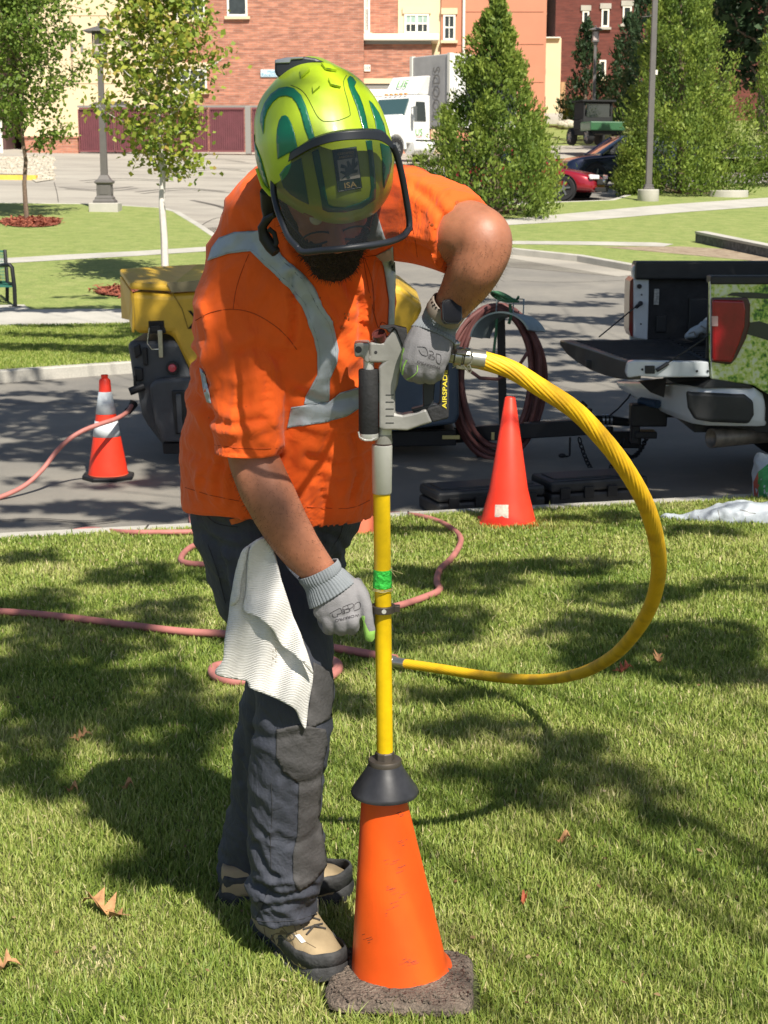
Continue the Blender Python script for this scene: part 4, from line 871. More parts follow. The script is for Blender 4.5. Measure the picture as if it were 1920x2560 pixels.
NEAR = [(60, 1530, 160, 45, .8), (230, 1600, 180, 50, .9), (80, 1700, 190, 70, 1.0), (300, 1740, 200, 70, 1.0), (470, 1800, 120, 60, 1.0), (120, 1840, 200, 60, .95), (420, 1900, 120, 45, .9), (60, 1940, 110, 40, .8), (200, 1985, 130, 25, .4), (345, 2165, 75, 42, .8), (260, 2050, 60, 16, .35),
        (60, 1400, 90, 18, .6), (330, 1440, 120, 28, .7), (420, 1530, 100, 30, .8),
        (1130, 1450, 200, 35, .85), (1400, 1420, 180, 22, .7), (1560, 1490, 160, 30, .7), (1080, 1560, 150, 40, .85), (1480, 1580, 150, 34, .9), (1740, 1600, 170, 50, .9), (1560, 1650, 200, 36, .95), (1800, 1680, 150, 40, .9), (1820, 1470, 120, 18, .5),
        (1120, 1745, 120, 18, .8), (1180, 1830, 160, 26, .9), (1400, 1860, 120, 22, .7), (1250, 1950, 160, 45, .9), (1530, 1960, 150, 34, .8), (1640, 2030, 110, 26, .6), (1450, 1900, 120, 20, .8), (1350, 2010, 80, 20, .5), (900, 1600, 120, 60, .9), (700, 1560, 150, 60, .9), (640, 1440, 150, 40, .8), (820, 1760, 90, 40, .9)]
shade('oak_tree', 'big oak outside the frame behind the camera shading the near lawn', Vector((4.6, -2.6, gz(4.6, -2.6))), NEAR, 6.4, .13, 5)
ROAD = []
random.seed(21)
for (px, py, rx, ry, c) in [(100, 1035, 240, 44, 1.), (380, 1060, 220, 50, 1.), (200, 1130, 260, 34, 1.), (60, 1205, 100, 8, .4), (300, 1215, 140, 10, .5), (180, 1272, 260, 16, .8), (450, 1290, 140, 20, .9), (60, 1312, 180, 10, .7), (620, 1150, 220, 90, 1.), (860, 1180, 220, 90, 1.), (700, 1020, 220, 60, 1.), (130, 985, 160, 8, .5), (60, 955, 100, 8, .4),
                            (1080, 1180, 220, 80, 1.), (1350, 1150, 220, 90, 1.), (1600, 1120, 240, 90, 1.), (1850, 1080, 240, 100, 1.), (1150, 1040, 220, 40, .9), (1420, 1010, 200, 36, 1.), (1700, 1000, 240, 50, 1.), (1200, 960, 160, 16, .7), (1420, 940, 150, 14, .8), (1850, 1220, 220, 50, 1.), (1250, 1260, 220, 26, .95), (1550, 1240, 220, 26, .95), (1050, 1330, 120, 10, .5), (1500, 1300, 160, 12, .6), (1750, 1330, 120, 14, .5),
                            (1180, 890, 90, 9, .7), (1350, 880, 150, 10, .7), (1120, 840, 100, 7, .5), (1330, 835, 140, 9, .8), (1480, 860, 90, 10, .7), (1250, 790, 150, 8, .7), (1450, 800, 120, 8, .7), (1400, 760, 140, 7, .6), (1200, 750, 90, 6, .5), (1530, 740, 80, 6, .5), (1100, 715, 80, 5, .5), (1480, 910, 120, 8, .7), (1650, 880, 200, 30, .9), (1900, 900, 180, 50, .9), (1700, 800, 200, 26, .8), (1900, 790, 160, 30, .7),
                            (120, 895, 180, 9, .8), (280, 905, 90, 9, .7), (60, 862, 100, 6, .5), (220, 868, 110, 6, .6), (120, 838, 140, 5, .5), (60, 795, 120, 7, .8), (230, 792, 110, 8, .8), (210, 762, 70, 4, .5), (420, 850, 120, 36, .6), (640, 860, 200, 50, .9), (900, 880, 200, 50, .9)]:
    ROAD.append((px, py, rx, ry, c))
shade('oak_tree', 'big oak outside the frame on the right shading the street', Vector((5.8, 6.4, gz(5.8, 6.4))), ROAD, 7.2, .17, 6, .3)
# ================================================================== THE WORKER
def Zm(x0, y0, s): return lambda pts: [(x0 + a / s, y0 + c / s) for a, c in pts]
Z1 = Zm(600, 120, 3.456); Z2 = Zm(840, 720, 4.1475); Z3 = Zm(500, 1220, 2.9625); Z4 = Zm(500, 1850, 2.242); Z6 = Zm(700, 1380, 5.53); Z7 = Zm(940, 720, 4.608); Z8 = Zm(420, 100, 1.8433)
def strip(line, w, n=6):
    """thin band polygon along a pixel polyline"""
    c = crom(line, n); L = []; Rr = []
    for i, p in enumerate(c):
        t = c[min(i + 1, len(c) - 1)] - c[max(i - 1, 0)]; t = t / (np.hypot(*t) + 1e-9); q = np.array([-t[1], t[0]]) * w / 2
        L.append(tuple(p + q)); Rr.append(tuple(p - q))
    return L + Rr[::-1]
def stripdecal(b, line, w, tree, off=.002, n=5, dref=2.8):
    c = crom(line, n); rows = []; prev = None
    for i, p in enumerate(c):
        t = c[min(i + 1, len(c) - 1)] - c[max(i - 1, 0)]; t = t / (np.hypot(*t) + 1e-9); q = np.array([-t[1], t[0]]) * w / 2; row = []
        for k in (-1, 0, 1):
            e = p + q * k; d = ray(*e).normalized(); h = tree.ray_cast(CAM, d)
            if h[0] is None: h = tree.find_nearest(CAM + d * ((prev or CAM + d * dref) - CAM).length)
            nn = h[1] if h[1].dot(d) < 0 else -h[1]; row.append(h[0] + nn * (off if k == 0 else off * .3)); prev = h[0]
        rows.append(row)
    for a, e in zip(rows, rows[1:]):
        for k in range(2): b.quad(a[k], a[k + 1], e[k + 1], e[k])
    return b
def textpx(name, s, cx, cy, size, ang, tree, mat, parent, off=.0012, sx=1., bold=0., mirror=False):
    c = bpy.data.curves.new('t', 'FONT'); c.body = s; c.size = 1; c.align_x = 'CENTER'; c.align_y = 'CENTER'; c.offset = bold; c.resolution_u = 3
    o = bpy.data.objects.new('t', c); col.objects.link(o); dg = bpy.context.evaluated_depsgraph_get(); dg.update()
    me = bpy.data.meshes.new_from_object(o.evaluated_get(dg)); bpy.data.objects.remove(o)
    ca, sa = math.cos(R(ang)), math.sin(R(ang)); vs = []; prev = None
    for v in me.vertices:
        x = v.co.x * size * sx * (-1 if mirror else 1); y = -v.co.y * size; px = cx + x * ca - y * sa; py = cy + x * sa + y * ca
        d = ray(px, py).normalized(); h = tree.ray_cast(CAM, d)
        if h[0] is None: h = tree.find_nearest(CAM + d * 2.8)
        nn = h[1] if h[1].dot(d) < 0 else -h[1]; vs.append(h[0] + nn * off)
    b = B(); b.add(vs, [tuple(p.vertices) for p in me.polygons]); return b.obj(name, mat, parent, recalc=False)

man = thing('person', 'person in orange high visibility shirt and green helmet bent over the lance', 'person', (-.2, 3.15, 0))
m_skin = M('skin', (.36, .145, .082), .5, var=.16, vs_=28, bump=.12, bs=220, sub=.08)
m_hair = M('beard_hair', (.035, .02, .013), .8, var=.4, vs_=120, bump=.9, bs=260)
# shirt cloth with dust and fine knit
m_or = M('orange_knit', (.88, .115, .004), .85, var=.10, vs_=7, bump=.12, bs=420, sheen=.12)
m_seam = M('seam_thread', (.42, .055, .006), .9)
m_tape = M('reflective_tape', (.36, .41, .46), .42, var=.10, vs_=14, bump=.3, bs=60, spec=.7)
m_tapee = M('tape_stitch', (.17, .2, .22), .8)
def wrinklebump(m, sc, dist, strength=.5):
    n0, l0 = nodes(m); b_ = n0['Principled BSDF']; old = b_.inputs['Normal'].links[0].from_node if b_.inputs['Normal'].links else None
    tc_ = n0.new('ShaderNodeTexCoord'); mp_ = add_node(m, 'ShaderNodeMapping'); mp_.inputs['Scale'].default_value = (1., 1., .55); mp_.inputs['Rotation'].default_value = (0, R(25), 0); l0.new(tc_.outputs['Object'], mp_.inputs[0])
    t_ = add_node(m, 'ShaderNodeTexNoise', Scale=sc, Detail=3., Roughness=.5, Distortion=1.6); l0.new(mp_.outputs[0], t_.inputs['Vector'])
    mt = n0.new('ShaderNodeMath'); mt.operation = 'SUBTRACT'; mt.inputs[1].default_value = .5; l0.new(t_.outputs[0], mt.inputs[0]); ab = n0.new('ShaderNodeMath'); ab.operation = 'ABSOLUTE'; l0.new(mt.outputs[0], ab.inputs[0])
    bp_2 = add_node(m, 'ShaderNodeBump', Strength=strength, Distance=dist); l0.new(ab.outputs[0], bp_2.inputs['Height'])
    if old: l0.new(old.outputs[0], bp_2.inputs['Normal'])
    l0.new(bp_2.outputs[0], b_.inputs['Normal'])
wrinklebump(m_or, 9., .028, .45)
m_smudge = M('oil_smudge', (.42, .09, .02), .9)
# ---- body: head, neck, torso, arms, legs as one skin
t_ = Vector((.30, -.95, 0)).normalized(); th = R(46)
Fd = (t_ * math.cos(th) - Vector((0, 0, 1)) * math.sin(th)).normalized(); Uh = (t_ * math.sin(th) + Vector((0, 0, 1)) * math.cos(th)); Uh = (Uh + Vector((-.20, 0, 0))); Uh = (Uh - Fd * Uh.dot(Fd)).normalized(); Sd = Fd.cross(Uh).normalized()
H0 = P(812, 452, 2.735); HA = (Sd, Fd, Uh)
def hp(s, f, u): return H0 + Sd * s + Fd * f + Uh * u
b = B()
b.sphere(H0, (.077, .097, .112), 14, HA)
b.sphere(hp(0, .045, -.065), (.058, .06, .06), 10, HA)                      # jaw
b.sphere(hp(0, .098, -.028), (.014, .018, .024), 8, HA); b.sphere(hp(0, .112, -.043), (.017, .016, .013), 8, HA)   # nose
b.sphere(hp(0, .092, .012), (.012, .012, .03), 8, HA)
for s in (-1, 1):
    b.sphere(hp(s * .078, -.005, -.01), (.009, .018, .032), 8, HA)             # ears
    b.sphere(hp(s * .030, .086, .022), (.026, .013, .008), 8, HA)              # brow
    b.sphere(hp(s * .040, .070, -.03), (.022, .018, .02), 8, HA)                # cheek
b.sphere(hp(0, .098, -.076), (.026, .010, .006), 8, HA); b.sphere(hp(0, .096, -.088), (.022, .010, .006), 8, HA)  # lips
b.tube([hp(0, -.03, -.03), hp(0, -.06, -.12), P(800, 590, 2.93)], [.06, .062, .075], 16)
ploft(b, [(835, 560, 2.92, 95, .08), (765, 640, 2.98, 170, .10), (740, 800, 3.02, 205, .12), (730, 1000, 3.1, 205, .14), (700, 1250, 3.15, 200, .12)])
ploft(b, [(640, 700, 2.95, 60, .045), (618, 900, 2.9, 72, .055), (625, 1050, 2.88, 68, .052), (634, 1140, 2.88, 65, .050), (655, 1200, 2.87, 66, .050), (676, 1245, 2.865, 66, .049), (712, 1315, 2.865, 61, .044), (750, 1372, 2.87, 54, .038), (790, 1418, 2.88, 45, .031), (815, 1455, 2.885, 45, .026), (838, 1500, 2.89, 48, .018)], sq=2.1)
ploft(b, [(960, 540, 2.88, 75, .05), (1080, 565, 2.78, 80, .055), (1160, 580, 2.72, 82, .056), (1203, 595, 2.69, 76, .055), (1207, 625, 2.685, 70, .052), (1192, 665, 2.69, 66, .049), (1166, 710, 2.715, 60, .044), (1136, 755, 2.74, 48, .034), (1112, 792, 2.76, 42, .029), (1090, 830, 2.77, 46, .022)], sq=2.1)
ploft(b, [(690, 1270, 3.12, 120, .09), (728, 1600, 3.0, 70, .06), (733, 1830, 3.0, 58, .05), (716, 2100, 3.06, 46, .04), (722, 2290, 3.10, 38, .034)])
ploft(b, [(720, 1270, 3.2, 120, .09), (715, 1600, 3.25, 65, .06), (672, 1860, 3.32, 55, .05), (650, 2130, 3.40, 44, .04), (655, 2175, 3.40, 34, .03)])
b.sphere(P(1236, 574, 2.69), (.026, .03, .026), 8)
v, nn, f = remesh(b, .006, 3)
for i in range(len(v)):
    q = v[i]; v[i] = q + nn[i] * (pnoise(q, 30) * .0009 + pnoise(q, 9, 3) * .0015)
body = mk('body', v.tolist(), f, m_skin, man, 'all'); T_body = bvh(v, f)
# eyes, spectacles, beard
for s in (-1, 1):
    b = B(); b.sphere(hp(s * .031, .083, .002), .012, 8, HA); b.obj('eye', M('eye_white', (.6, .58, .55), .2), man, True)
b = B()
for s in (-1, 1): b.tube([hp(s * .033 + .026 * math.cos(a), .100, -.030 + .016 * math.sin(a)) for a in np.linspace(0, 6.283, 17)], .0018, 6)
b.tube([hp(-.008, .108, -.026), hp(.008, .108, -.026)], .0018, 6)
for s in (-1, 1): b.tube([hp(s * .059, .098, -.024), hp(s * .08, .05, -.02), hp(s * .086, -.01, -.01)], .0018, 6)
b.obj('spectacles', M('black_plastic', (.012, .012, .013), .35), man, True)
b = B(); b.sphere(hp(0, .062, -.088), (.062, .055, .052), 12, HA); b.sphere(hp(0, .085, -.118), (.045, .032, .036), 10, HA); b.sphere(hp(0, .105, -.064), (.032, .010, .008), 8, HA)
for s in (-1, 1): b.sphere(hp(s * .062, .02, -.06), (.020, .03, .055), 8, HA)
v, nn, f = remesh(b, .0035, 1)
for i in range(len(v)): v[i] = v[i] + nn[i] * (abs(pnoise(v[i], 130)) * .007 - .002)
beard = mk('beard', v.tolist(), f, m_hair, man, 'all')
hb_ = B(); random.seed(3)
for i in range(0, len(v), 3):
    a = Vector(v[i]); n_ = Vector(nn[i]); d = (n_ + Vector((random.uniform(-.6, .6), random.uniform(-.6, .6), random.uniform(-.9, .2)))).normalized() * random.uniform(.005, .014); s_ = d.cross(n_).normalized() * .0006 if d.cross(n_).length > 1e-6 else Vector((.0006, 0, 0))
    hb_.add([a - s_, a + s_, a + d], [(0, 1, 2)])
hb_.obj('beard_strands', m_hair, beard, recalc=False)

# ---- shirt
b = B()
ploft(b, [(838, 440, 2.93, 120, .05), (832, 478, 2.93, 168, .085), (808, 530, 2.94, 206, .115), (775, 600, 2.95, 230, .14), (750, 700, 2.975, 242, .158), (738, 800, 3.0, 251, .168), (736, 900, 3.03, 250, .175), (726, 1000, 3.06, 253, .182), (715, 1100, 3.09, 256, .186), (708, 1180, 3.11, 256, .184), (700, 1242, 3.12, 246, .178), (700, 1262, 3.12, 241, .172)], n=40, sq=2.25)
ploft(b, [(650, 600, 2.95, 70, .07), (602, 700, 2.94, 96, .085), (588, 790, 2.92, 104, .088), (605, 890, 2.90, 104, .086), (620, 1000, 2.885, 93, .078), (620, 1070, 2.88, 89, .074), (620, 1131, 2.88, 87, .072)], n=32, sq=2.2)
ploft(b, [(900, 520, 2.93, 105, .08), (975, 530, 2.88, 118, .088), (1050, 546, 2.82, 114, .086), (1110, 568, 2.77, 108, .080), (1161, 592, 2.73, 103, .076)], n=32, sq=2.2)
v, nn, f = remesh(b, .0055, 3)
def px_of(q):
    d = Vector(q) - CAM; zc = d.dot(VIEW); return 960 + d.x / zc * F, 1280 - d.dot(UPV) / zc * F
FOLDS = [([(500, 1000), (560, 1060), (650, 1050)], 12, -.010), ([(700, 900), (650, 870), (600, 880)], 12, -.006), ([(725, 640), (770, 720), (840, 800)], 16, .008), ([(860, 700), (900, 760), (905, 850)], 12, -.010),
         ([(730, 690), (735, 790), (728, 850)], 9, -.013), ([(745, 980), (800, 1010), (880, 995)], 14, -.010), ([(760, 1060), (830, 1075), (900, 1060)], 12, .007), ([(480, 880), (497, 915), (520, 960)], 9, -.012), ([(1040, 470), (1100, 530), (1110, 600)], 11, -.007),
         ([(1130, 530), (1120, 600), (1090, 650)], 10, .006), ([(980, 600), (1040, 620), (1090, 660)], 11, -.008), ([(560, 860), (590, 960), (580, 1080)], 14, .006), ([(640, 860), (665, 960), (665, 1080)], 12, -.006), ([(470, 1130), (560, 1170), (640, 1175)], 12, -.007),
         ([(770, 1140), (850, 1160), (930, 1130)], 12, -.008), ([(505, 760), (520, 850), (515, 900)], 10, .005), ([(890, 600), (870, 680), (880, 760)], 12, -.008), ([(930, 640), (925, 720), (915, 800)], 8, .006), ([(1010, 440), (1060, 470), (1130, 480)], 9, .004), ([(600, 540), (640, 620), (700, 700)], 14, -.005),
         ([(700, 1130), (690, 1190), (705, 1260)], 9, -.008), ([(820, 1080), (800, 1170), (815, 1270)], 10, -.006), ([(560, 1150), (545, 1200), (550, 1250)], 9, -.007), ([(650, 1160), (655, 1200), (645, 1260)], 8, .006), ([(880, 1090), (890, 1180), (880, 1260)], 8, -.007), ([(500, 1180), (490, 1215), (495, 1245)], 8, .006)]
FS = [(np.array([p for p in crom(l, 6)]), w, a) for l, w, a in FOLDS]
ZHEM = P(700, 1262, 3.12).z
for i in range(len(v)):
    q = v[i]; x, y = px_of(q); d = 0.
    if nn[i][1] < .35:
        for pl, w, a in FS:
            r2 = ((pl[:, 0] - x) ** 2 + (pl[:, 1] - y) ** 2).min()
            if r2 < (3.2 * w) ** 2: d += 1.4 * a * (math.exp(-r2 / (2 * (w * .8) ** 2)) - .5 * math.exp(-r2 / (2 * (2 * w) ** 2)))
    rr = noise.noise(Vector((q[0] * 7 + q[2] * 4, q[1] * 5, q[2] * 9 - q[0] * 4))); rr2 = noise.noise(Vector((q[0] * 22 + q[2] * 9, q[1] * 16, q[2] * 20 - q[0] * 12)))
    v[i] = q + nn[i] * (d + (.5 - abs(rr) * 2) * .008 + (.4 - abs(rr2) * 2) * .0042) * max(0., min(1., (nn[i][2] + .75) * 3)) * (.25 + .75 * max(0., min(1., (q[2] - ZHEM - .01) / .04)) if q[1] > 2.92 else 1.)
shirt = mk('shirt', v.tolist(), f, m_or, man, 'all'); T_sh = bvh(v, f)
tp = B()
TP1 = Z8([(240, 912), (310, 885), (430, 877), (480, 930), (528, 994), (572, 1036), (632, 1090), (674, 1142), (714, 1228), (760, 1296), (774, 1368), (786, 1430), (778, 1492), (745, 1560), (742, 1660), (690, 1676), (625, 1680), (632, 1640), (690, 1540), (686, 1440), (672, 1372), (640, 1290), (610, 1216), (550, 1138), (492, 1080), (424, 1018), (380, 975), (280, 985), (187, 1018), (205, 960)])
TP2 = Z8([(568, 1690), (625, 1683), (742, 1664), (790, 1624), (900, 1594), (1010, 1570), (1010, 1650), (890, 1690), (820, 1732), (700, 1767), (545, 1787)])
TP3 = Z8([(960, 990), (1040, 950), (1043, 1100), (1038, 1250), (1036, 1345), (1010, 1345), (1015, 1200), (1000, 1100), (985, 1015)])
TP4 = Z8([(880, 830), (960, 780), (1012, 940), (935, 965)])
TP5 = Z8([(150, 1512), (172, 1530), (188, 1600), (203, 1675), (185, 1668), (163, 1600)])
edge = B()
for tpoly in (TP1, TP2, TP3, TP4, TP5):
    decal(tp, tpoly, T_sh, .0022, 7); cl = tpoly + [tpoly[0]]
tape = tp.obj('reflective_tape', m_tape, shirt, 'all', solid=.0012, recalc=False)
for ln in (Z8([(240, 916), (310, 890), (428, 882), (478, 934), (518, 1004), (618, 1104), (698, 1239), (744, 1302), (758, 1372), (771, 1432), (765, 1488), (732, 1560), (737, 1655)]), Z8([(190, 1013), (280, 980), (382, 970), (434, 1006), (504, 1066), (564, 1127), (625, 1208), (655, 1283), (684, 1370), (697, 1440), (695, 1540), (638, 1640)]), Z8([(568, 1694), (742, 1668), (790, 1629), (900, 1599)]), Z8([(546, 1782), (700, 1762), (820, 1727), (890, 1686)])):
    stripdecal(edge, ln, 1.6, T_sh, .0034, 4)
edge.obj('tape_stitching', m_tapee, shirt, recalc=False)
s = B()
for ln, w in ((Z8([(128, 1292), (200, 1255), (300, 1241), (400, 1262), (500, 1322), (560, 1382), (592, 1425)]), 2.2), (Z8([(372, 988), (335, 1080), (312, 1160), (300, 1240)]), 1.8), (Z8([(215, 1866), (370, 1884), (522, 1880)]), 1.8),
              (Z8([(898, 1000), (925, 1150), (965, 1318), (985, 1300), (1010, 1312)]), 2.2), (Z8([(900, 1000), (985, 988)]), 2), (Z8([(905, 1005), (940, 1110), (950, 1250)]), 1.5), (Z8([(1440, 760), (1385, 860), (1310, 930), (1262, 1052)]), 2.0), (Z8([(80, 2062), (200, 2098), (330, 2125)]), 1.6), (Z8([(640, 2150), (830, 2158), (930, 2120)]), 1.6), (Z8([(1075, 600), (1100, 720), (1130, 860), (1150, 1000)]), 1.6)):
    s = B(); stripdecal(s, ln, w, T_sh, .0014, 5); s.obj('seam', m_seam, shirt, recalc=False)
s = B(); random.seed(8)
for (x, y, w, h) in ((1330, 770, 30, 40), (1210, 850, 22, 26), (1350, 860, 18, 16), (820, 1260, 30, 40), (800, 1330, 20, 20), (360, 1690, 6, 5), (190, 1740, 5, 5), (700, 1190, 8, 10)):
    for k in range(4):
        cx, cy = Z8([(x + random.uniform(-w, w) * .6, y + random.uniform(-h, h) * .6)])[0]; r_ = w / 1.84 * random.uniform(.12, .3)
        decal(s, [(cx + r_ * math.cos(a) * random.uniform(.6, 1.3), cy + r_ * 1.3 * math.sin(a) * random.uniform(.6, 1.3)) for a in np.linspace(0, 5.6, 8)], T_sh, .001, 5)
s.obj('smudge', m_smudge, shirt, recalc=False)

# ---- trousers
m_tr = M('charcoal_trousers', (.047, .052, .070), .8, var=.14, vs_=10, bump=.25, bs=160)
wrinklebump(m_tr, 12., .024, .4)
m_trp = M('trouser_panel', (.066, .063, .063), .85, var=.2, vs_=14, bump=.35, bs=120)
b = B()
ploft(b, [(700, 1215, 3.13, 225, .15), (690, 1262, 3.14, 214, .15), (677, 1300, 3.15, 198, .15), (684, 1370, 3.16, 184, .145), (695, 1440, 3.16, 170, .13), (708, 1510, 3.15, 156, .115), (718, 1570, 3.13, 128, .10)], n=36)
ploft(b, [(672, 1330, 3.10, 150, .11), (700, 1450, 3.07, 132, .10), (722, 1600, 3.0, 110, .092), (737, 1740, 2.975, 98, .084), (731, 1830, 2.98, 97, .08), (716, 1939, 3.0, 93, .078), (712, 2028, 3.02, 91, .075), (716, 2100, 3.035, 93, .078), (721, 2160, 3.045, 98, .08), (706, 2215, 3.06, 91, .075), (710, 2272, 3.07, 85, .072)], n=32, k=5)
ploft(b, [(715, 1330, 3.2, 155, .11), (722, 1450, 3.23, 138, .10), (722, 1600, 3.26, 113, .09), (700, 1740, 3.29, 96, .08), (672, 1860, 3.33, 87, .075), (664, 1980, 3.37, 84, .072), (652, 2060, 3.395, 86, .075), (642, 2130, 3.41, 90, .078), (638, 2185, 3.43, 92, .080), (638, 2198, 3.43, 92, .078)], n=32, k=5)
v, nn, f = remesh(b, .006, 2)
TF = [([(640, 2215), (700, 2240), (780, 2215)], 7, -.012), ([(630, 2190), (680, 2205), (740, 2200)], 6, .008), ([(640, 2110), (665, 2170), (690, 2190)], 7, -.009), ([(745, 1960), (790, 1950), (805, 1930)], 8, -.006), ([(640, 1830), (680, 1850), (750, 1835)], 10, -.006), ([(560, 1380), (590, 1480), (600, 1560)], 9, .007), ([(500, 1330), (560, 1370), (640, 1370)], 10, -.007),
      ([(800, 1330), (850, 1350), (870, 1400)], 7, -.007), ([(690, 2090), (730, 2110), (790, 2085)], 8, -.006), ([(645, 2265), (700, 2262), (760, 2250)], 6, -.007), ([(700, 1960), (680, 2030), (675, 2110)], 9, .005), ([(590, 1780), (605, 1860), (600, 1950)], 9, -.006), ([(530, 1350), (560, 1430), (575, 1500)], 8, -.006), ([(780, 1300), (800, 1360), (795, 1440)], 8, -.006)]
FS = [(np.array([p for p in crom(l, 6)]), w, a) for l, w, a in TF]
for i in range(len(v)):
    q = v[i]; x, y = px_of(q); d = 0.
    if nn[i][1] < .35:
        for pl, w, a in FS:
            r2 = ((pl[:, 0] - x) ** 2 + (pl[:, 1] - y) ** 2).min()
            if r2 < (3.2 * w) ** 2: d += a * (math.exp(-r2 / (2 * w * w)) - .45 * math.exp(-r2 / (2 * (2 * w) ** 2)))
    amp = .005 + .007 * max(0, 1 - q[2] / .35)
    rr = noise.noise(Vector((q[0] * 8, q[1] * 8, q[2] * 14 + q[0] * 10))); rr2 = noise.noise(Vector((q[0] * 24, q[1] * 20, q[2] * 34 + q[0] * 25)))
    v[i] = q + nn[i] * (d * 1.3 + (.45 - abs(rr) * 2) * amp * 1.2 + (.4 - abs(rr2) * 2) * amp * .5)
trs = mk('trousers', v.tolist(), f, m_tr, man, 'all'); T_tr = bvh(v, f)
pn = B()
decal(pn, Z4([(430, -60), (560, -90), (700, -60), (712, 20), (690, 120), (678, 200), (668, 400), (690, 560), (710, 700), (640, 790), (560, 850), (520, 780), (520, 640), (545, 520), (552, 240), (470, 180), (428, 90)]), T_tr, .0022, 8)
decal(pn, Z3([(835, 1290), (965, 1350), (985, 1450), (985, 1600), (972, 1700), (800, 1790), (790, 1700), (815, 1560), (833, 1400)]), T_tr, .0018, 8)
pn.obj('knee_panel', m_trp, trs, 'all', recalc=False, solid=.0008)
s = B()
for ln in (Z4([(285, 1000), (370, 1018), (560, 1005), (655, 965)]), Z4([(400, 240), (405, 400), (395, 560), (400, 720)]), Z3([(1060, 240), (1040, 340), (990, 420)]), Z3([(985, 1530), (900, 1540)]), Z3([(860, 250), (950, 265), (1060, 250)]), Z3([(30, 180), (120, 260), (280, 290)]), Z3([(60, 420), (130, 620), (190, 850)])): stripdecal(s, ln, 1.8, T_tr, .0016, 5, 3.1)
s.obj('trouser_seam', M('trouser_thread', (.035, .036, .042), .9), trs, recalc=False)
b = B(); decal(b, Z3([(228, 225), (385, 178), (392, 215), (245, 265)]), T_tr, .006, 6, dref=3.0); b.obj('belt_tag', M('orange_tag', (.62, .14, .03), .7, var=.2, vs_=60), trs, recalc=False, solid=.002)

# ---- boots
m_sole = M('boot_sole', (.045, .045, .046), .8, var=.45, vs_=30, bump=.4, bs=90); m_up = M('boot_leather', (.36, .27, .155), .75, var=.10, vs_=24, bump=.2, bs=140); m_lace = M('boot_lace', (.05, .045, .04), .8)
def boot(toe, heel, lside, hs=1.):
    toe = Vector(toe); heel = Vector(heel); d = (toe - heel); L = d.length; d.normalize(); sd_ = Vector((-d.y, d.x, 0)) * lside; up = Vector((0, 0, 1))
    def at(u, s, h): return heel + d * (u * L) + sd_ * s + up * h
    outl = [(0, .0), (.015, .027), (.08, .040), (.25, .041), (.45, .047), (.65, .055), (.82, .053), (.93, .040), (.985, .018), (1, 0)]
    rg = []
    for h, k in ((0, .93), (.006, 1.03), (.02, 1.07), (.034, 1.03), (.038, .97)):
        pts = [(u, w) for u, w in outl] + [(u, -w * (.85 if .2 < u < .9 else 1)) for u, w in outl[::-1][1:-1]]
        pts = crom(pts, 4, True); rg.append([at(.5 + (u - .5) * (k * .5 + .5), w * k, h + .016 * max(0, (u - .78) / .22) ** 2 - (.0) ) for u, w in pts])
    b = B(); b.rings(rg)
    random.seed(5)
    for u in np.linspace(.06, .94, 15):
        wv = np.interp(u, [o_[0] for o_ in outl], [o_[1] for o_ in outl])
        for sg in (-1, 1): b.box(at(u, sg * wv * 1.0, .010), (.011, .004, .016), (d, sd_, up))
    sole = b.obj('boot_sole', m_sole, None, True, bevel=.002)
    b = B(); rows = [(.015, .033, .115, .030), (.10, .041, .15, .0), (.24, .043, .165, 0), (.36, .043, .165, 0), (.46, .045, .148, 0), (.58, .048, .122, 0), (.72, .052, .096, 0), (.86, .046, .080, 0), (.95, .030, .066, 0), (.99, .014, .052, 0)]; rg = []
    for u, w, h, _ in rows:
        ring = []; h = min(h, .165 * hs)
        for k in range(24):
            a = 2 * math.pi * k / 24; c, s_ = math.cos(a), math.sin(a); hh = h - .03
            ring.append(at(u, w * math.copysign(abs(c) ** .75, c), .03 + (hh * (abs(s_) ** .8) if s_ > 0 else s_ * .008)))
        rg.append(ring)
    b.rings(rg)
    v, nn, f = remesh(b, .004, 2)
    for i in range(len(v)): v[i] += nn[i] * pnoise(v[i], 45) * .0016
    upm = mk('boot_upper', v.tolist(), f, m_up, None, 'all'); tr = bvh(v, f)
    b = B(); rg = []
    for h, k in ((.034, 1.02), (.050 * (1.3 if hs < 1 else 1.15), 1.0), (.056 * (1.3 if hs < 1 else 1.15), .95)):
        pts = [(u, w) for u, w in outl] + [(u, -w * .9) for u, w in outl[::-1][1:-1]]; pts = crom(pts, 4, True)
        rg.append([at(.5 + (u - .5) * (k * .5 + .49), w * k, h + .014 * max(0, (u - .72) / .28) ** 1.5 + .005 * math.sin(u * 40) * .3) for u, w in pts])
    b.rings(rg, caps=False); rand = b.obj('boot_rand', m_sole, None, True, solid=.004)
    b = B(); top = lambda u, s: (lambda h: (h[0] + Vector((0, 0, .003))) if h[0] else at(u, s, .12))(tr.ray_cast(at(u, s, .3), Vector((0, 0, -1))))
    for i in range(5):
        u = .40 + i * .075; b.tube([top(u, -.024), top(u + .02, 0) + Vector((0, 0, .003)), top(u + .045, .024)], .0024, 6); b.tube([top(u, .024), top(u + .02, 0) + Vector((0, 0, .004)), top(u + .045, -.024)], .0024, 6)
    b.tube([top(.4, 0), top(.42, .03) + Vector((0, 0, .012)), top(.5, .05), top(.55, .04)], .0024, 6); b.tube([top(.4, 0), top(.36, .01) + Vector((0, 0, .02)), top(.42, -.03)], .0024, 6)
    lc = b.obj('boot_lace', m_lace, None, True)
    return sole, upm, rand, lc, tr
toe1 = Vector((-.100, 2.955, 0)); heel1 = Vector((-.275, 3.225, 0))
toe2 = Vector((-.075, 3.37, 0)); heel2 = Vector((-.385, 3.36, 0))
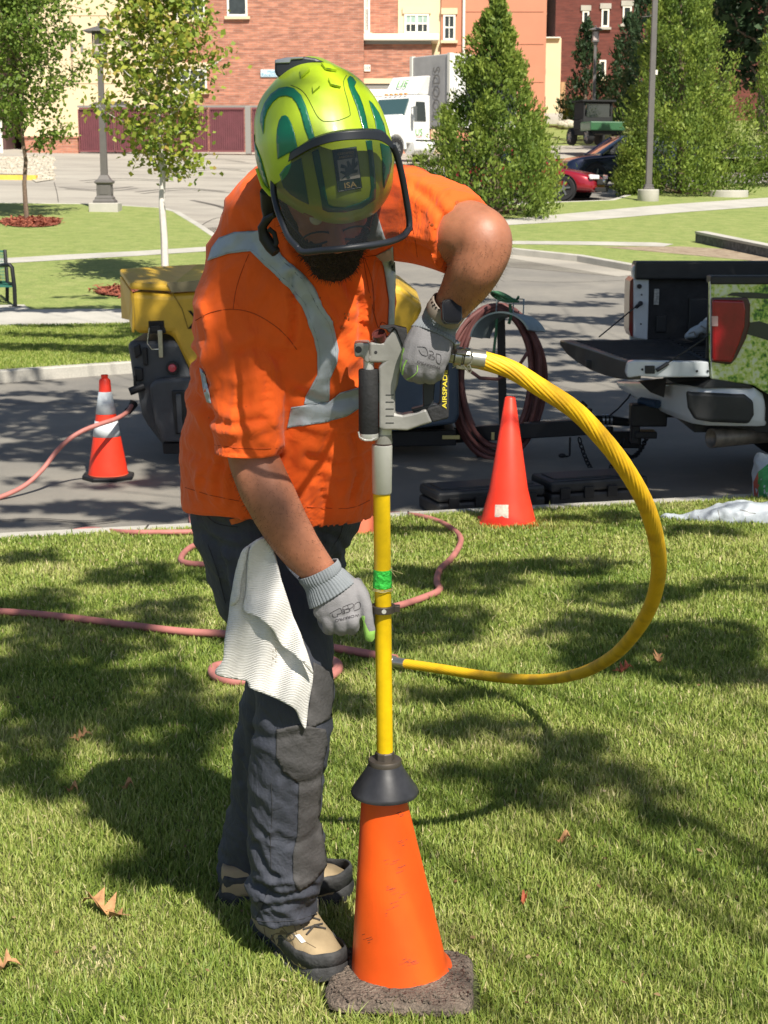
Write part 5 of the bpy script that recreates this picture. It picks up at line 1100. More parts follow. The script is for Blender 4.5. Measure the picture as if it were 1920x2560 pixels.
for (a, c, nm) in ((toe1, heel1, 1), (toe2, heel2, 2)):
    parts = boot(a, c, 1, 1. if nm == 1 else .55); bt = parts[1]; bt.name = 'boot'
    off = rootloc(man)
    for o in parts[:4]:
        o.data.transform(Matrix.Translation(-off)); o.parent = man if o is bt else bt
    if nm == 1:
        for ln in ([(640, 2335), (690, 2395), (770, 2420), (835, 2415)], [(735, 2300), (745, 2340), (790, 2370)], [(660, 2318), (665, 2350)], [(700, 2312), (730, 2350), (740, 2395)]): b = B(); stripdecal(b, ln, 2, parts[4], .001, 5, 3.1); b.obj('boot_seam', M('boot_seam', (.16, .115, .065), .9), bt, recalc=False)
        m_logo = M('boot_logo', (.12, .10, .08), .7)
        textpx('boot_mark', 'OC', 716, 2345, 30, 158, parts[4], m_logo, bt, .0014, 1.1)
        b = B(); decal(b, Z4([(535, 1095), (560, 1090), (595, 1132), (572, 1140)]), parts[4], .002, 4); b.obj('white_label', M('white_label', (.8, .8, .78), .6), bt, recalc=False)
# ---- gloves
m_gl = M('glove_knit', (.225, .218, .228), .9, var=.10, vs_=24, bump=.25, bs=420); m_glc = M('glove_cuff', (.21, .23, .25), .95, var=.08, vs_=30, bump=.2, bs=300); m_grn = M('glove_green', (.34, .62, .13), .7)
m_pr = M('glove_print', (.05, .045, .05), .8)
def glove(shapes, cuff, green, name='glove', vox=.0026):
    b = B()
    for s in shapes: ploft(b, s, n=16, k=5, sq=2.2)
    v, nn, f = remesh(b, vox, 2, .6)
    for i in range(len(v)): v[i] += nn[i] * (pnoise(v[i], 60) * .0012 + pnoise(v[i], 22, 5) * .0016)
    mi = []
    for fc in f:
        c = v[list(fc)].mean(0); n_ = nn[list(fc)].mean(0); x, y = px_of(c); mi.append(1 if green(x, y, n_) else 0)
    g = mk(name, v.tolist(), f, [m_gl, m_grn], man, 'all', mi)
    rows = crom(cuff, 6); b = B(); pts = [P(r[0], r[1], r[2]) for r in rows]; rg = []
    for i in range(len(rows)):
        t = (pts[min(i + 1, len(rows) - 1)] - pts[max(i - 1, 0)]).normalized(); x = t.cross((pts[i] - CAM).normalized()).normalized(); y = t.cross(x)
        rg.append([pts[i] + x * (rows[i][3] * mpp(pts[i]) * math.cos(a) * (1 + .022 * math.cos(44 * a))) + y * (rows[i][4] * math.sin(a) * (1 + .022 * math.cos(44 * a))) for a in np.linspace(0, 6.28318, 265)[:-1]])
    b.rings(rg, caps=False); b.obj('cuff', m_glc, g, 'all', solid=.002)
    return g, bvh(v, f)
gR, T_gR = glove([
    [(806, 1440, 2.882, 47, .030), (824, 1468, 2.883, 59, .031), (843, 1495, 2.88, 69, .030), (852, 1520, 2.877, 70, .028), (857, 1542, 2.876, 62, .024)],
    [(812, 1520, 2.875, 19, .015), (821, 1545, 2.866, 20, .015), (825, 1565, 2.872, 18, .014), (822, 1570, 2.888, 17, .013), (812, 1560, 2.905, 16, .012), (806, 1540, 2.91, 14, .010)],
    [(845, 1525, 2.872, 19, .015), (850, 1550, 2.862, 20, .015), (855, 1567, 2.868, 19, .014), (852, 1572, 2.884, 17, .013), (845, 1560, 2.904, 16, .012), (840, 1540, 2.91, 14, .010)],
    [(874, 1520, 2.872, 19, .015), (879, 1548, 2.862, 19.5, .016), (881, 1563, 2.868, 18.5, .015), (879, 1570, 2.884, 17, .014), (876, 1558, 2.905, 16, .012), (872, 1540, 2.91, 14, .010)],
    [(885, 1455, 2.89, 20, .016), (901, 1483, 2.876, 20, .016), (914, 1515, 2.868, 17, .014), (920, 1550, 2.866, 14.5, .012), (924, 1578, 2.87, 14, .012), (925, 1597, 2.878, 11.5, .010)],
    [(880, 1470, 2.90, 20, .014), (905, 1500, 2.915, 17, .013), (922, 1530, 2.93, 15, .011), (924, 1556, 2.935, 13, .010)]],
    [(795, 1422, 2.88, 53.5, .037), (801, 1434, 2.88, 54, .037), (807, 1446, 2.881, 51, .035), (818, 1462, 2.881, 58, .0345), (833, 1486, 2.88, 66.5, .0335)],
    lambda x, y, n_: n_[1] > .55 or (x > 903 and y > 1577 and n_[1] > -.97) or (898 < x < 912 and y > 1540 and n_[0] < -.25) or (x < 797 and y > 1545 and n_[1] > 0))
tgl = [('WORKPRO', 868, 1551 - 7, 9.5, 166), ('CE', 865, 1526, 15, 166)]
for s, x, y, z_, a in tgl: textpx('glove_lettering', s, x, y, z_, a, T_gR, m_pr, gR, .0012, 1.3)
b = B()
for ln in (Z6([(690, 850), (770, 805), (835, 780), (850, 840), (790, 860), (800, 890), (740, 895), (720, 850)]), Z6([(870, 760), (1000, 712), (1000, 765), (880, 800), (870, 760)]), Z6([(1020, 790), (1030, 730), (1080, 690), (1115, 710), (1110, 770), (1060, 800), (1022, 812)]), Z6([(935, 735), (945, 780)])): stripdecal(b, ln, 1.3, T_gR, .0012, 3)
b.obj('glove_symbols', m_pr, gR, recalc=False)
b = B(); decal(b, Z6([(1135, 905), (1160, 915), (1205, 1040), (1245, 1118), (1300, 1122), (1302, 1190), (1270, 1235), (1215, 1225), (1180, 1150), (1150, 1040)]), T_gR, .0012, 3); b.obj('green_palm', m_grn, gR, recalc=False)
gL, T_gL = glove([
    [(1102, 800, 2.765, 42, .030), (1088, 828, 2.765, 54, .033), (1072, 862, 2.755, 60, .034), (1062, 895, 2.75, 60, .032), (1056, 922, 2.752, 48, .026)],
    [(1040, 860, 2.75, 22, .015), (1024, 890, 2.745, 20, .015), (1019, 920, 2.752, 19, .014), (1026, 938, 2.77, 17, .013), (1042, 936, 2.80, 15, .012), (1058, 920, 2.815, 13, .01)],
    [(1055, 890, 2.742, 20, .015), (1046, 922, 2.738, 19, .015), (1046, 940, 2.75, 18, .014), (1054, 945, 2.775, 16, .013), (1066, 930, 2.80, 14, .012)],
    [(1080, 890, 2.742, 19, .015), (1074, 925, 2.738, 19, .015), (1073, 942, 2.75, 17, .014), (1079, 944, 2.775, 16, .013), (1086, 928, 2.80, 14, .012)],
    [(1103, 880, 2.745, 18, .014), (1098, 915, 2.742, 17, .014), (1094, 933, 2.752, 15, .012), (1096, 936, 2.775, 14, .012), (1100, 918, 2.80, 13, .011)],
    [(1070, 825, 2.785, 22, .016), (1036, 846, 2.80, 19, .015), (1018, 875, 2.812, 16, .013), (1014, 900, 2.815, 13, .011)]],
    [(1109, 787, 2.762, 46, .036), (1103, 799, 2.765, 46, .036), (1098, 809, 2.766, 45, .0345), (1090, 824, 2.766, 52, .036), (1083, 840, 2.763, 57.5, .0375)],
    lambda x, y, n_: n_[1] > .6 or (x < 1012 and n_[0] < -.85 and y > 870))
for s, x, y, z_, a in (('WORKPRO', 1072, 912, 10, 197), ('CE', 1079, 893, 13, 200)): textpx('glove_lettering', s, x, y, z_, a, T_gL, m_pr, gL, .0012, 1.2)
b = B()
for ln in (Z2([(845, 610), (930, 620), (950, 700), (890, 690), (860, 640)]), Z2([(965, 650), (1000, 660), (1010, 690), (970, 690)]), Z2([(1040, 680), (1085, 700), (1080, 780), (1040, 760), (1040, 680)])): stripdecal(b, ln, 1.3, T_gL, .0012, 3)
b.obj('glove_symbols', m_pr, gL, recalc=False)
b = B()
stripdecal(b, Z2([(845, 800), (840, 870), (790, 920), (735, 945)]), 2.4, T_gL, .0015, 5); stripdecal(b, Z2([(735, 745), (700, 820), (690, 900)]), 4, T_gL, .0015, 5)
b.obj('green_edge', m_grn, gL, recalc=False)
# ---- watch
m_wb = M('watch_band', (.24, .20, .165), .6); m_blk = M('gloss_black', (.006, .006, .008), .3, spec=.25); m_wc = M('watch_case', (.06, .062, .066), .25, .6)
b = B(); c1 = P(1116, 776, 2.742); ax = (P(1094, 812, 2.76) - P(1150, 735, 2.73)).normalized(); vx = ax.cross(VIEW).normalized(); vy = ax.cross(vx)
hwm = 47.5 * mpp(c1); rg = []
for k in (-.0115, -.010, .010, .0115):
    e = .0 if abs(k) < .011 else -.0012
    rg.append([c1 + ax * k + vx * ((hwm + e) * math.cos(a)) + vy * ((.0365 + e) * math.sin(a)) for a in np.linspace(0, 6.283, 49)[:-1]])
b.rings(rg, caps=False); wband = b.obj('wristwatch', m_wb, man, True, solid=.0028)
wc = P(1130, 779, 2.690); wn_ = (-(P(1128, 781, 2.8) - CAM).normalized() + Vector((.35, 0, .1))).normalized()
wx = (P(1153, 793, 2.72) - P(1103, 769, 2.715)); wx = (wx - wn_ * wx.dot(wn_)).normalized(); wy = wn_.cross(wx)
rot = 26; wx2 = wx * math.cos(R(rot)) + wy * math.sin(R(rot)); wy2 = wn_.cross(wx2)
def rrect(c, X, Y, w, h, r, n=5):
    out = []
    for sx, sy, a0 in ((1, 1, 0), (-1, 1, 90), (-1, -1, 180), (1, -1, 270)):
        for i in range(n + 1): a = R(a0 + 90 * i / n); out.append(c + X * (sx * (w / 2 - r) + r * math.cos(a)) + Y * (sy * (h / 2 - r) + r * math.sin(a)))
    return out
b = B(); b.rings([rrect(wc + wn_ * k, wx2, wy2, .037 - e, .043 - e, .010) for k, e in ((-.010, .004), (-.006, 0), (.0, 0), (.0022, .002))]); b.obj('watch_case', m_wc, wband, 30)
b = B(); b.rings([rrect(wc + wn_ * k, wx2, wy2, .034 - e, .040 - e, .009) for k, e in ((.0015, 0), (.0032, .002), (.0036, .005))]); b.obj('watch_glass', m_blk, wband, 30)
b = B()
T_wb = bvh([c1 + ax * k + vx * (hwm * 1.03 * math.cos(a)) + vy * (.0385 * math.sin(a)) for k in (-.012, .012) for a in np.linspace(0, 6.283, 49)[:-1]], [(i, (i + 1) % 48, 48 + (i + 1) % 48, 48 + i) for i in range(48)])
for i in range(4):
    for j in range(3): x, y = 1078 + i * 7 + j * 2.5, 750 + j * 8 + i * 5 - 2; decal(b, [(x + 2.3 * math.cos(a), y + 2.3 * math.sin(a)) for a in np.linspace(0, 5.5, 7)], T_wb, .0006, 6)
b.obj('band_hole', m_blk, wband, recalc=False)
# ---- forearm hair
b = B(); random.seed(12)
def arm_hair(n, cond, L):
    for _ in range(n):
        i = random.randrange(len(BV)); x, y = px_of(BV[i])
        if cond(x, y):
            a = Vector(BV[i]); n_ = Vector(BN[i]); g = Vector((random.uniform(-1, 1), random.uniform(-1, 1), random.uniform(-1.4, .3))); d = (n_ * .7 + g * .6).normalized() * random.uniform(.5, 1) * L; s_ = d.cross(VIEW).normalized() * .00017; b.add([a - s_, a + s_, a + d], [(0, 1, 2)])
bm_ = body.data; BV = np.array([tuple(q.co) for q in bm_.vertices]) + np.array(rootloc(man)); BN = np.array([tuple(q.normal) for q in bm_.vertices])
arm_hair(26000, lambda x, y: (560 < x < 830 and 1180 < y < 1440) or (1090 < x < 1290 and 600 < y < 790), .012)
b.obj('arm_hair', m_hair, man, recalc=False)

# ---- helmet
m_hel = M('helmet_lime', (.44, .60, .02), .38, var=.07, vs_=10, coat=.35, bump=.03, bs=60); m_hg = M('helmet_green', (.006, .15, .075), .38, coat=.3, var=.1, vs_=16)
m_pl = M('black_rubber', (.018, .021, .028), .45)
b = B()
ploft(b, [(779, 147, 2.79, 4, .004), (778, 157, 2.785, 37, .04), (787, 184, 2.768, 73, .074), (796, 212, 2.752, 109, .100), (797, 259, 2.735, 146, .126), (801, 308, 2.722, 165, .138), (808, 355, 2.71, 171, .143), (813, 392, 2.70, 173, .143), (816, 430, 2.695, 168, .138), (824, 470, 2.685, 155, .128), (838, 505, 2.67, 122, .104), (846, 531, 2.655, 88, .075), (848, 550, 2.645, 40, .036), (848, 555, 2.64, 14, .012)], n=48, k=5, sq=2.15, dirfix=-UPV)
v, nn, f = remesh(b, .004, 3)
hel = mk('helmet', v.tolist(), f, m_hel, man, 'all'); T_h = bvh(v, f)
g = B()
ST = [[(178, 640), (185, 570), (215, 480), (270, 400), (340, 350), (410, 338), (470, 352), (530, 410), (570, 500), (600, 600), (655, 800), (610, 830), (560, 700), (525, 560), (490, 480), (450, 430), (400, 415), (340, 425), (285, 470), (240, 540), (215, 620), (205, 745)],
      [(330, 960), (320, 800), (325, 700), (340, 630), (365, 590), (395, 582), (420, 600), (450, 660), (475, 740), (500, 870), (400, 920)],
      [(925, 270), (945, 245), (970, 258), (1002, 300), (985, 335), (1000, 370), (1030, 420), (1060, 500), (1085, 600), (1110, 730), (1065, 730), (1030, 600), (1005, 510), (970, 420), (940, 340)],
      [(1110, 455), (1140, 480), (1195, 560), (1240, 660), (1262, 760), (1180, 740), (1160, 620), (1135, 540)],
      [(108, 730), (135, 830), (185, 960), (218, 1080), (255, 1210), (240, 1225), (205, 1150), (160, 1030), (128, 900)],
      [(345, 1090), (400, 1020), (530, 950), (560, 1120), (597, 1348), (520, 1310), (440, 1260), (380, 1200)],
      [(622, 900), (650, 1050), (690, 1230), (715, 1390), (760, 1412), (900, 1415), (1050, 1380), (1165, 1305), (1172, 1200), (1160, 1050), (1135, 800), (1082, 800), (1110, 950), (1120, 1100), (1130, 1200), (1115, 1285), (1040, 1330), (900, 1375), (810, 1370), (765, 1350), (740, 1230), (710, 1050), (678, 870)],
      [(1205, 820), (1300, 860), (1308, 980), (1290, 1080), (1240, 1215), (1230, 1100), (1225, 950)]]
for s in ST: decal(g, Z1(s), T_h, .0012, 5)
g.obj('green_stripe', m_hg, hel, 'all', recalc=False, solid=.0006)
g = B(); stripdecal(g, Z1([(440, 322), (520, 358), (575, 415), (625, 510), (665, 585), (705, 625), (745, 635), (840, 628), (940, 590), (950, 555), (925, 440), (905, 370), (895, 290), (920, 238)]), 1.8, T_h, .0012)
g.obj('panel_line', M('panel_line', (.10, .14, .02), .6), hel, recalc=False)
g = B(); gd_ = B()
for q in ([(525, 205), (595, 165), (605, 205), (530, 268)], [(627, 340), (690, 295), (690, 345), (632, 395)], [(700, 150), (780, 165), (830, 212), (735, 195)], [(760, 280), (830, 300), (865, 352), (780, 330)]):
    z = Z1(q); decal(g, z, T_h, .0035, 4); c = np.mean(z, 0); decal(gd_, [tuple(np.array(p) * .5 + c * .5 + (0, 4)) for p in (z[0], z[3], z[2])] , T_h, .0052, 4)
g.obj('vent_bump', m_hel, hel, recalc=False, solid=.004); gd_.obj('vent_slot', m_pl, hel, recalc=False)
m_lab = M('label_dark', (.025, .075, .05), .6); m_labw = M('label_white', (.55, .57, .53), .6); m_gold = M('label_gold', (.65, .50, .2), .6)
g = B(); decal(g, Z1([(795, 880), (1000, 850), (1050, 1205), (845, 1242)]), T_h, .0026, 5); g.obj('label', m_lab, hel, recalc=False)
g = B(); decal(g, Z1([(838, 972), (1005, 948), (1030, 1118), (862, 1144)]), T_h, .0036, 5)
lb = Z1([(806, 888), (993, 861), (1040, 1198), (853, 1232), (806, 888)])
for a, c in zip(lb, lb[1:]): stripdecal(g, [a, ((a[0] + c[0]) / 2, (a[1] + c[1]) / 2), c], 1.3, T_h, .0034, 3)
g.obj('label_field', m_labw, hel, recalc=False)
g = B(); decal(g, Z1([(860, 1140), (905, 1095), (862, 1075), (868, 1060), (905, 1065), (900, 1040), (865, 1035), (870, 1005), (905, 1015), (925, 1035), (915, 985), (930, 975), (955, 1020), (960, 960), (985, 950), (985, 1000), (1003, 975), (1008, 1010), (975, 1050), (1010, 1050), (1005, 1075), (955, 1085), (935, 1100), (948, 1120), (925, 1125), (905, 1108)]), T_h, .0046, 5); g.obj('oak_leaf_emblem', m_lab, hel, recalc=False)
textpx('label_lettering', 'ISA', 873.5, 461, 19, -8, T_h, m_gold, hel, .0046, 1.15, .012)
textpx('label_lettering', 'CERTIFIED', 862.5, 383.5, 8.5, -8, T_h, m_gold, hel, .0046, 1.0); textpx('label_lettering', 'ARBORIST', 863.8, 392.5, 8, -8, T_h, m_gold, hel, .0046, 1.0)
# visor: a bowed tinted sheet held in a rubber frame
def vis(x, y):
    s_ = (x - 858) / 178; return P(x, y, 2.645 - .135 * max(0, 1 - s_ * s_) ** .8 - .012 * (y - 430) / 200)
VL = Z1([(318, 1010), (292, 1120), (292, 1250), (325, 1400), (375, 1530), (425, 1640), (500, 1725), (545, 1752)])
VRt = Z1([(1322, 850), (1362, 950), (1405, 1130), (1440, 1330), (1462, 1480), (1462, 1560), (1410, 1640), (1300, 1690)])
VT = Z1([(318, 1010), (400, 940), (500, 880), (640, 815), (800, 768), (1000, 748), (1180, 755), (1260, 795), (1322, 850)])
VBm = Z1([(545, 1752), (700, 1750), (850, 1738), (1000, 1720), (1150, 1700), (1300, 1672), (1400, 1630)])
b = B(); rows = []; L_ = crom(VL, 4); R_ = crom(VRt, 4); Tt = crom(VT, 4); n = 24
def samp(c, t): x = t * (len(c) - 1); i = min(int(x), len(c) - 2); return c[i] + (c[i + 1] - c[i]) * (x - i)
Bb = crom(VBm, 4)
for j in range(n + 1):
    v_ = j / n; l = samp(L_, v_); r = samp(R_, v_); row = []
    for i in range(n + 1):
        u = i / n; t = samp(Tt, u); bo = samp(Bb, u)
        p = (1 - v_) * t + v_ * bo + (1 - u) * l + u * r - ((1 - u) * (1 - v_) * Tt[0] + u * (1 - v_) * Tt[-1] + (1 - u) * v_ * Bb[0] + u * v_ * Bb[-1]); row.append(vis(*p))
    rows.append(row)
for a, c in zip(rows, rows[1:]):
    for i in range(n): b.quad(a[i], a[i + 1], c[i + 1], c[i])
m_vis = bpy.data.materials.new('visor_tint'); m_vis.use_nodes = True; n_, l_ = nodes(m_vis); n_.remove(n_['Principled BSDF'])
tr_ = add_node(m_vis, 'ShaderNodeBsdfTransparent', Color=(.46, .44, .42, 1)); gs = add_node(m_vis, 'ShaderNodeBsdfGlossy', Color=(.7, .72, .75, 1), Roughness=.2); mxs = n_.new('ShaderNodeMixShader'); 
mxs.inputs[0].default_value = .045; l_.new(tr_.outputs[0], mxs.inputs[1]); l_.new(gs.outputs[0], mxs.inputs[2]); l_.new(mxs.outputs[0], n_['Material Output'].inputs[0])
b.obj('visor', m_vis, hel, 'all', recalc=False)
b = B(); b.tube([vis(*p) for p in crom(VL[:-1] + Z1([(505, 1735), (560, 1764)]) + VBm[1:] + Z1([(1432, 1600), (1462, 1560)]) + VRt[::-1][2:], 5)], .0056, 10)
b.obj('visor_frame', m_pl, hel, True)
b = B(); top_o = crom(Z1([(306, 1012), (345, 955), (500, 862), (640, 785), (800, 735), (1000, 712), (1180, 716), (1258, 752), (1332, 850)]), 5); bot_o = crom(Z1([(325, 1062), (400, 1000), (510, 930), (640, 862), (820, 812), (1000, 795), (1180, 798), (1262, 832), (1325, 885)]), 5); rg = []
for a, c in zip(top_o, bot_o):
    m1 = vis(*a); m2 = vis(*c); bk = Vector((0, .022, .004)); fr_ = Vector((0, -.004, 0)); rg.append([m1 + bk, m1 + fr_, m2 + fr_, m2 + bk])
b.rings(rg); b.obj('visor_brow', m_pl, hel, 30, bevel=.003, bseg=3)
# lamp unit on the crown
b = B(); pl = [P(*q, 2.685) for q in Z1([(300, 100), (400, 80), (560, 73), (650, 86), (735, 122), (640, 140), (520, 175), (440, 222), (380, 255), (315, 246), (298, 200)])]; b.prism(pl, (0, .05, 0)); lu = b.obj('lamp_unit', m_pl, hel, bevel=.004)
b = B(); b.prism([P(*q, 2.682) for q in Z1([(300, 102), (398, 82), (550, 75), (545, 92), (440, 100), (430, 128), (302, 132)])], (0, .052, 0)); b.obj('lamp_lens', M('lamp_lens', (.35, .37, .42), .2, .4), lu, bevel=.003)
# chin strap and buckle
m_str = M('strap', (.012, .012, .013), .6)
b = B(); b.tube([P(*q, y_) for q, y_ in zip(Z1([(250, 1240), (245, 1380), (240, 1470), (205, 1530), (195, 1590)]), (2.72, 2.735, 2.74, 2.73, 2.72))], [.016, .013, .009, .007, .006], 10); b.tube([P(*q, y_) for q, y_ in zip(Z1([(300, 1440), (230, 1480), (190, 1550), (215, 1640), (270, 1720), (310, 1770)]), (2.70, 2.71, 2.72, 2.725, 2.72, 2.715))], [.005, .006, .008, .011, .011, .009], 10); b.tube([P(*q, 2.715) for q in Z1([(245, 1560), (295, 1600), (315, 1680), (290, 1740)])], .0045, 8)
b.obj('chin_strap', m_str, hel, True)
b = B(); b.tube([P(*q, 2.682) for q in Z1([(150, 1040), (200, 1190), (262, 1262), (310, 1280)])], .004, 8); b.obj('helmet_rim', m_hel, hel, True)

# ---- towel hanging from the pocket
m_tow = M('towel_cloth', (.72, .70, .67), .95, var=.07, vs_=26, sheen=.3)
n0, l0 = nodes(m_tow); tcx = n0.new('ShaderNodeTexCoord'); wv = add_node(m_tow, 'ShaderNodeTexWave', Scale=95., Distortion=2.5, Detail=2.); wv.bands_direction = 'Z'; l0.new(tcx.outputs['Object'], wv.inputs[0]); nz = add_node(m_tow, 'ShaderNodeTexNoise', Scale=500.); l0.new(tcx.outputs['Object'], nz.inputs['Vector'])
ad = n0.new('ShaderNodeMath'); ad.operation = 'MULTIPLY_ADD'; ad.inputs[1].default_value = .5; l0.new(nz.outputs[0], ad.inputs[0]); l0.new(wv.outputs[1] if len(wv.outputs) > 1 else wv.outputs[0], ad.inputs[2]); bp = add_node(m_tow, 'ShaderNodeBump', Strength=.5, Distance=.002); l0.new(ad.outputs[0], bp.inputs['Height']); l0.new(bp.outputs[0], n0['Principled BSDF'].inputs['Normal'])
def cloth(poly, dfun, step=6):
    dense = []; b = B()
    for i in range(len(poly)):
        a = np.array(poly[i], float); c = np.array(poly[(i + 1) % len(poly)], float); k = max(1, int(np.hypot(*(c - a)) / step)); dense += [a + (c - a) * j / k for j in range(k)]
    pts = [Vector(p) for p in dense]; xs = [p[0] for p in dense]; ys = [p[1] for p in dense]; y = min(ys)
    while y < max(ys):
        x = min(xs)
        while x < max(xs):
            if inpoly(x, y, dense) and min((x - p[0]) ** 2 + (y - p[1]) ** 2 for p in dense) > (step * .5) ** 2: pts.append(Vector((x, y)))
            x += step
        y += step
    v2, _, f2, *_r = delaunay_2d_cdt(pts, [], [list(range(len(dense)))], 2, 1e-5)
    b.add([P(p.x, p.y, dfun(p.x, p.y)) for p in v2], [tuple(q) for q in f2]); return b
tw = thing('towel', 'white ribbed towel hanging from the pocket of the charcoal trousers', 'towel', P(640, 1500, 2.87))
def d1(x, y): t = (y - 1340) / 450; s_ = (x - 660) / 120; return 2.872 - .01 * t + .011 * math.sin((x - 560 + (y - 1340) * .22) / 15.) * min(1, .35 + t) + .006 * math.sin(y / 37. + x / 50) + .012 * s_ * s_
cl1 = cloth(crom(Z3([(480, 362), (420, 385), (350, 430), (310, 470), (275, 600), (232, 800), (215, 950), (185, 1130), (172, 1270), (120, 1345), (130, 1385), (230, 1410), (352, 1432), (372, 1480), (500, 1532), (610, 1580), (705, 1640), (742, 1722), (770, 1775), (786, 1762), (800, 1600), (834, 1400), (815, 1300), (760, 1120), (700, 980), (640, 800), (590, 650), (560, 520), (520, 400)]), 3, True), d1)
c_ = cl1.obj('towel_back_layer', m_tow, tw, 'all', solid=.004, recalc=False)
def d2(x, y): return d1(x, y) - .014 - .010 * max(0, min(1, (y - 1480) / 120)) - .006 * math.sin((x + y * .4) / 22.)
cl2 = cloth(crom(Z3([(470, 368), (400, 400), (365, 470), (350, 600), (340, 760), (322, 905), (420, 950), (500, 1010), (545, 1060), (600, 1160), (690, 1230), (770, 1300), (833, 1375), (812, 1290), (740, 1080), (660, 870), (595, 650), (555, 500), (515, 390)]), 3, True), d2)
cl2.obj('towel_front_fold', m_tow, tw, 'all', solid=.004, recalc=False)
def d3(x, y): return d1(x, y) - .010 - .008 * math.sin((x - 580) / 11.)
cl3 = cloth(crom(Z3([(350, 432), (300, 490), (262, 640), (236, 800), (228, 870), (262, 850), (290, 800), (300, 700), (330, 560), (365, 450)]), 3, True), d3); cl3.obj('towel_side_fold', m_tow, tw, 'all', solid=.004, recalc=False)
b = B(); random.seed(2)
for i in range(14):
    x, y = Z3([(545 + random.gauss(0, 9), 1250 + random.gauss(0, 45))])[0]; p = P(x, y, d1(x, y) - .0045); s_ = random.uniform(.0008, .002); b.add([p, p + Vector((s_, 0, s_)), p + Vector((0, 0, s_ * 3))], [(0, 1, 2)])
b.obj('dirt_speck', m_dirt, tw, recalc=False)
# ================================================================== AIR LANCE, CONE, YELLOW HOSE
m_cast = M('cast_aluminium', (.33, .32, .30), .45, .45, var=.12, vs_=30, bump=.1, bs=200); m_bar = M('barrel_aluminium', (.66, .65, .62), .36, .45, var=.06, vs_=20)
m_gy = M('pipe_yellow', (.80, .52, .004), .45, var=.12, vs_=30, coat=.15, bump=.05, bs=120); m_grip = M('grip_foam', (.022, .022, .024), .75, var=.2, vs_=40, bump=.3, bs=160)
lance = thing('air_lance', 'cast metal air lance with yellow tube and black bell standing in the orange cone', 'tool', P(962, 1890, 2.95))
YT = 2.80
def plate(polys, y0, y1, name, mat, parent, bev=.003, sm=0):
    b = B()
    for q in polys:
        q = [tuple(p[:2]) for p in crom(q, sm, True)] if sm else q
        b.prism([P(x, y, y0) for x, y in q], (0, y1 - y0, 0))
    return b.obj(name, mat, parent, bevel=bev, bseg=3)
cast = plate([Z2([(345, 562), (490, 565), (560, 470), (605, 415), (628, 440), (680, 560), (722, 690), (690, 800), (655, 900), (640, 1000), (612, 1080), (615, 1305), (690, 1320), (790, 1300), (935, 1255), (968, 1330), (1000, 1395), (880, 1430), (740, 1480), (600, 1474), (500, 1476), (446, 1460), (446, 1000), (440, 820), (490, 775), (360, 775), (300, 740), (345, 700)])], YT - .018, YT + .018, 'casting', m_cast, lance, .004)
plate([Z2([(185, 575), (240, 566), (345, 566), (345, 775), (300, 770), (270, 715), (195, 720), (188, 640)])], YT - .026, YT + .026, 'casting_head', m_cast, cast, .006)
plate([Z2([(450, 412), (600, 402), (735, 432), (745, 600), (728, 690), (628, 440), (600, 415), (560, 470), (520, 430)])], YT - .024, YT + .024, 'rubber_cover', m_grip, lance, .004)
b = B(); q = P(*Z2([(448, 492)])[0], YT - .012)
b.lathe(q, [(.0001, .002), (.0105, .0025), (.0105, .005), (.0125, .005), (.013, .001), (.013, -.010)], 28, (-.25, -.55, .8)); b.obj('gauge', M('gauge_red', (.10, .03, .028), .25, coat=.3, var=.4, vs_=60), lance, True)
b = B()
for yy in (1105, 1178, 1250, 1322, 1395): b.prism([P(x, y, YT - .0188) for x, y in Z2([(515, yy), (600, yy), (600, yy + 9), (515, yy + 9)])], (0, .003, 0))
b.obj('cooling_groove', m_grip, cast)
b = B(); 
for p in Z2([(232, 640), (412, 668)]): c = P(*p, YT - .0265 if p[0] < 920 else YT - .0185); b.cyl(c, c + Vector((0, .004, 0)), .0062 if p[0] < 920 else .003, n=14)
b.obj('screw_hole', m_grip, cast)
b = B(); xs = 922; b.lathe(P(922, 1084, YT), [(.0175, 0), (.0185, .003), (.0185, .11), (.0165, .122), (.0165, .1225)], 28); 
zb = P(922, 1082, YT).z; ztp = P(922, 922, YT).z; b = B(); b.lathe((P(922, 1084, YT).x, YT - .004, zb), [(.0165, 0), (.0187, .003), (.0187, ztp - zb - .003), (.017, ztp - zb)], 28); gr = b.obj('grip', m_grip, lance, True)
b = B(); b.lathe((P(922, 1084, YT).x, YT - .004, zb - .012), [(.0155, 0), (.018, .004), (.018, .012)], 28); b.tube([P(*p, YT - .021) for p in Z2([(232, 1490), (245, 1545), (300, 1580), (370, 1580), (425, 1545)])], .0016, 6); b.obj('grip_end', m_bar, gr, True); b = B(); b.lathe((P(922, 1084, YT).x, YT - .004, ztp), [(.010, 0), (.010, .022)], 20); b.obj('grip_neck', m_bar, gr, True)
def pole(rows, name, mat, n=32, rf=None):
    b = B(); rg = []
    for (x, y, Y, hw) in rows: c = P(x, y, Y); b_ = hw * mpp(c); rg.append([c + Vector((math.cos(a) * b_, math.sin(a) * b_, 0)) for a in np.linspace(0, 2 * math.pi, n + 1)[:-1]])
    b.rings(rg); return b.obj(name, mat, lance, True)
pole([(962, 1068, 2.805, 17), (962, 1090, 2.808, 17)], 'neck_ring', m_bar)
pole([(961, 1086, 2.808, 19), (960, 1092, 2.809, 20), (959, 1108, 2.812, 22)], 'neck_collar', m_cast)
pole([(955, 1112, 2.812, 25.6), (955, 1115, 2.812, 25.8), (955, 1230, 2.84, 24.2), (955, 1233, 2.841, 23)], 'barrel', m_bar)
pole([(954, 1233, 2.842, 21.3), (962, 1882, 2.95, 20.3)], 'yellow_tube', m_gy)
m_gt = M('green_tape', (.05, .62, .07), .6, var=.12, vs_=40, bump=.6, bs=120)
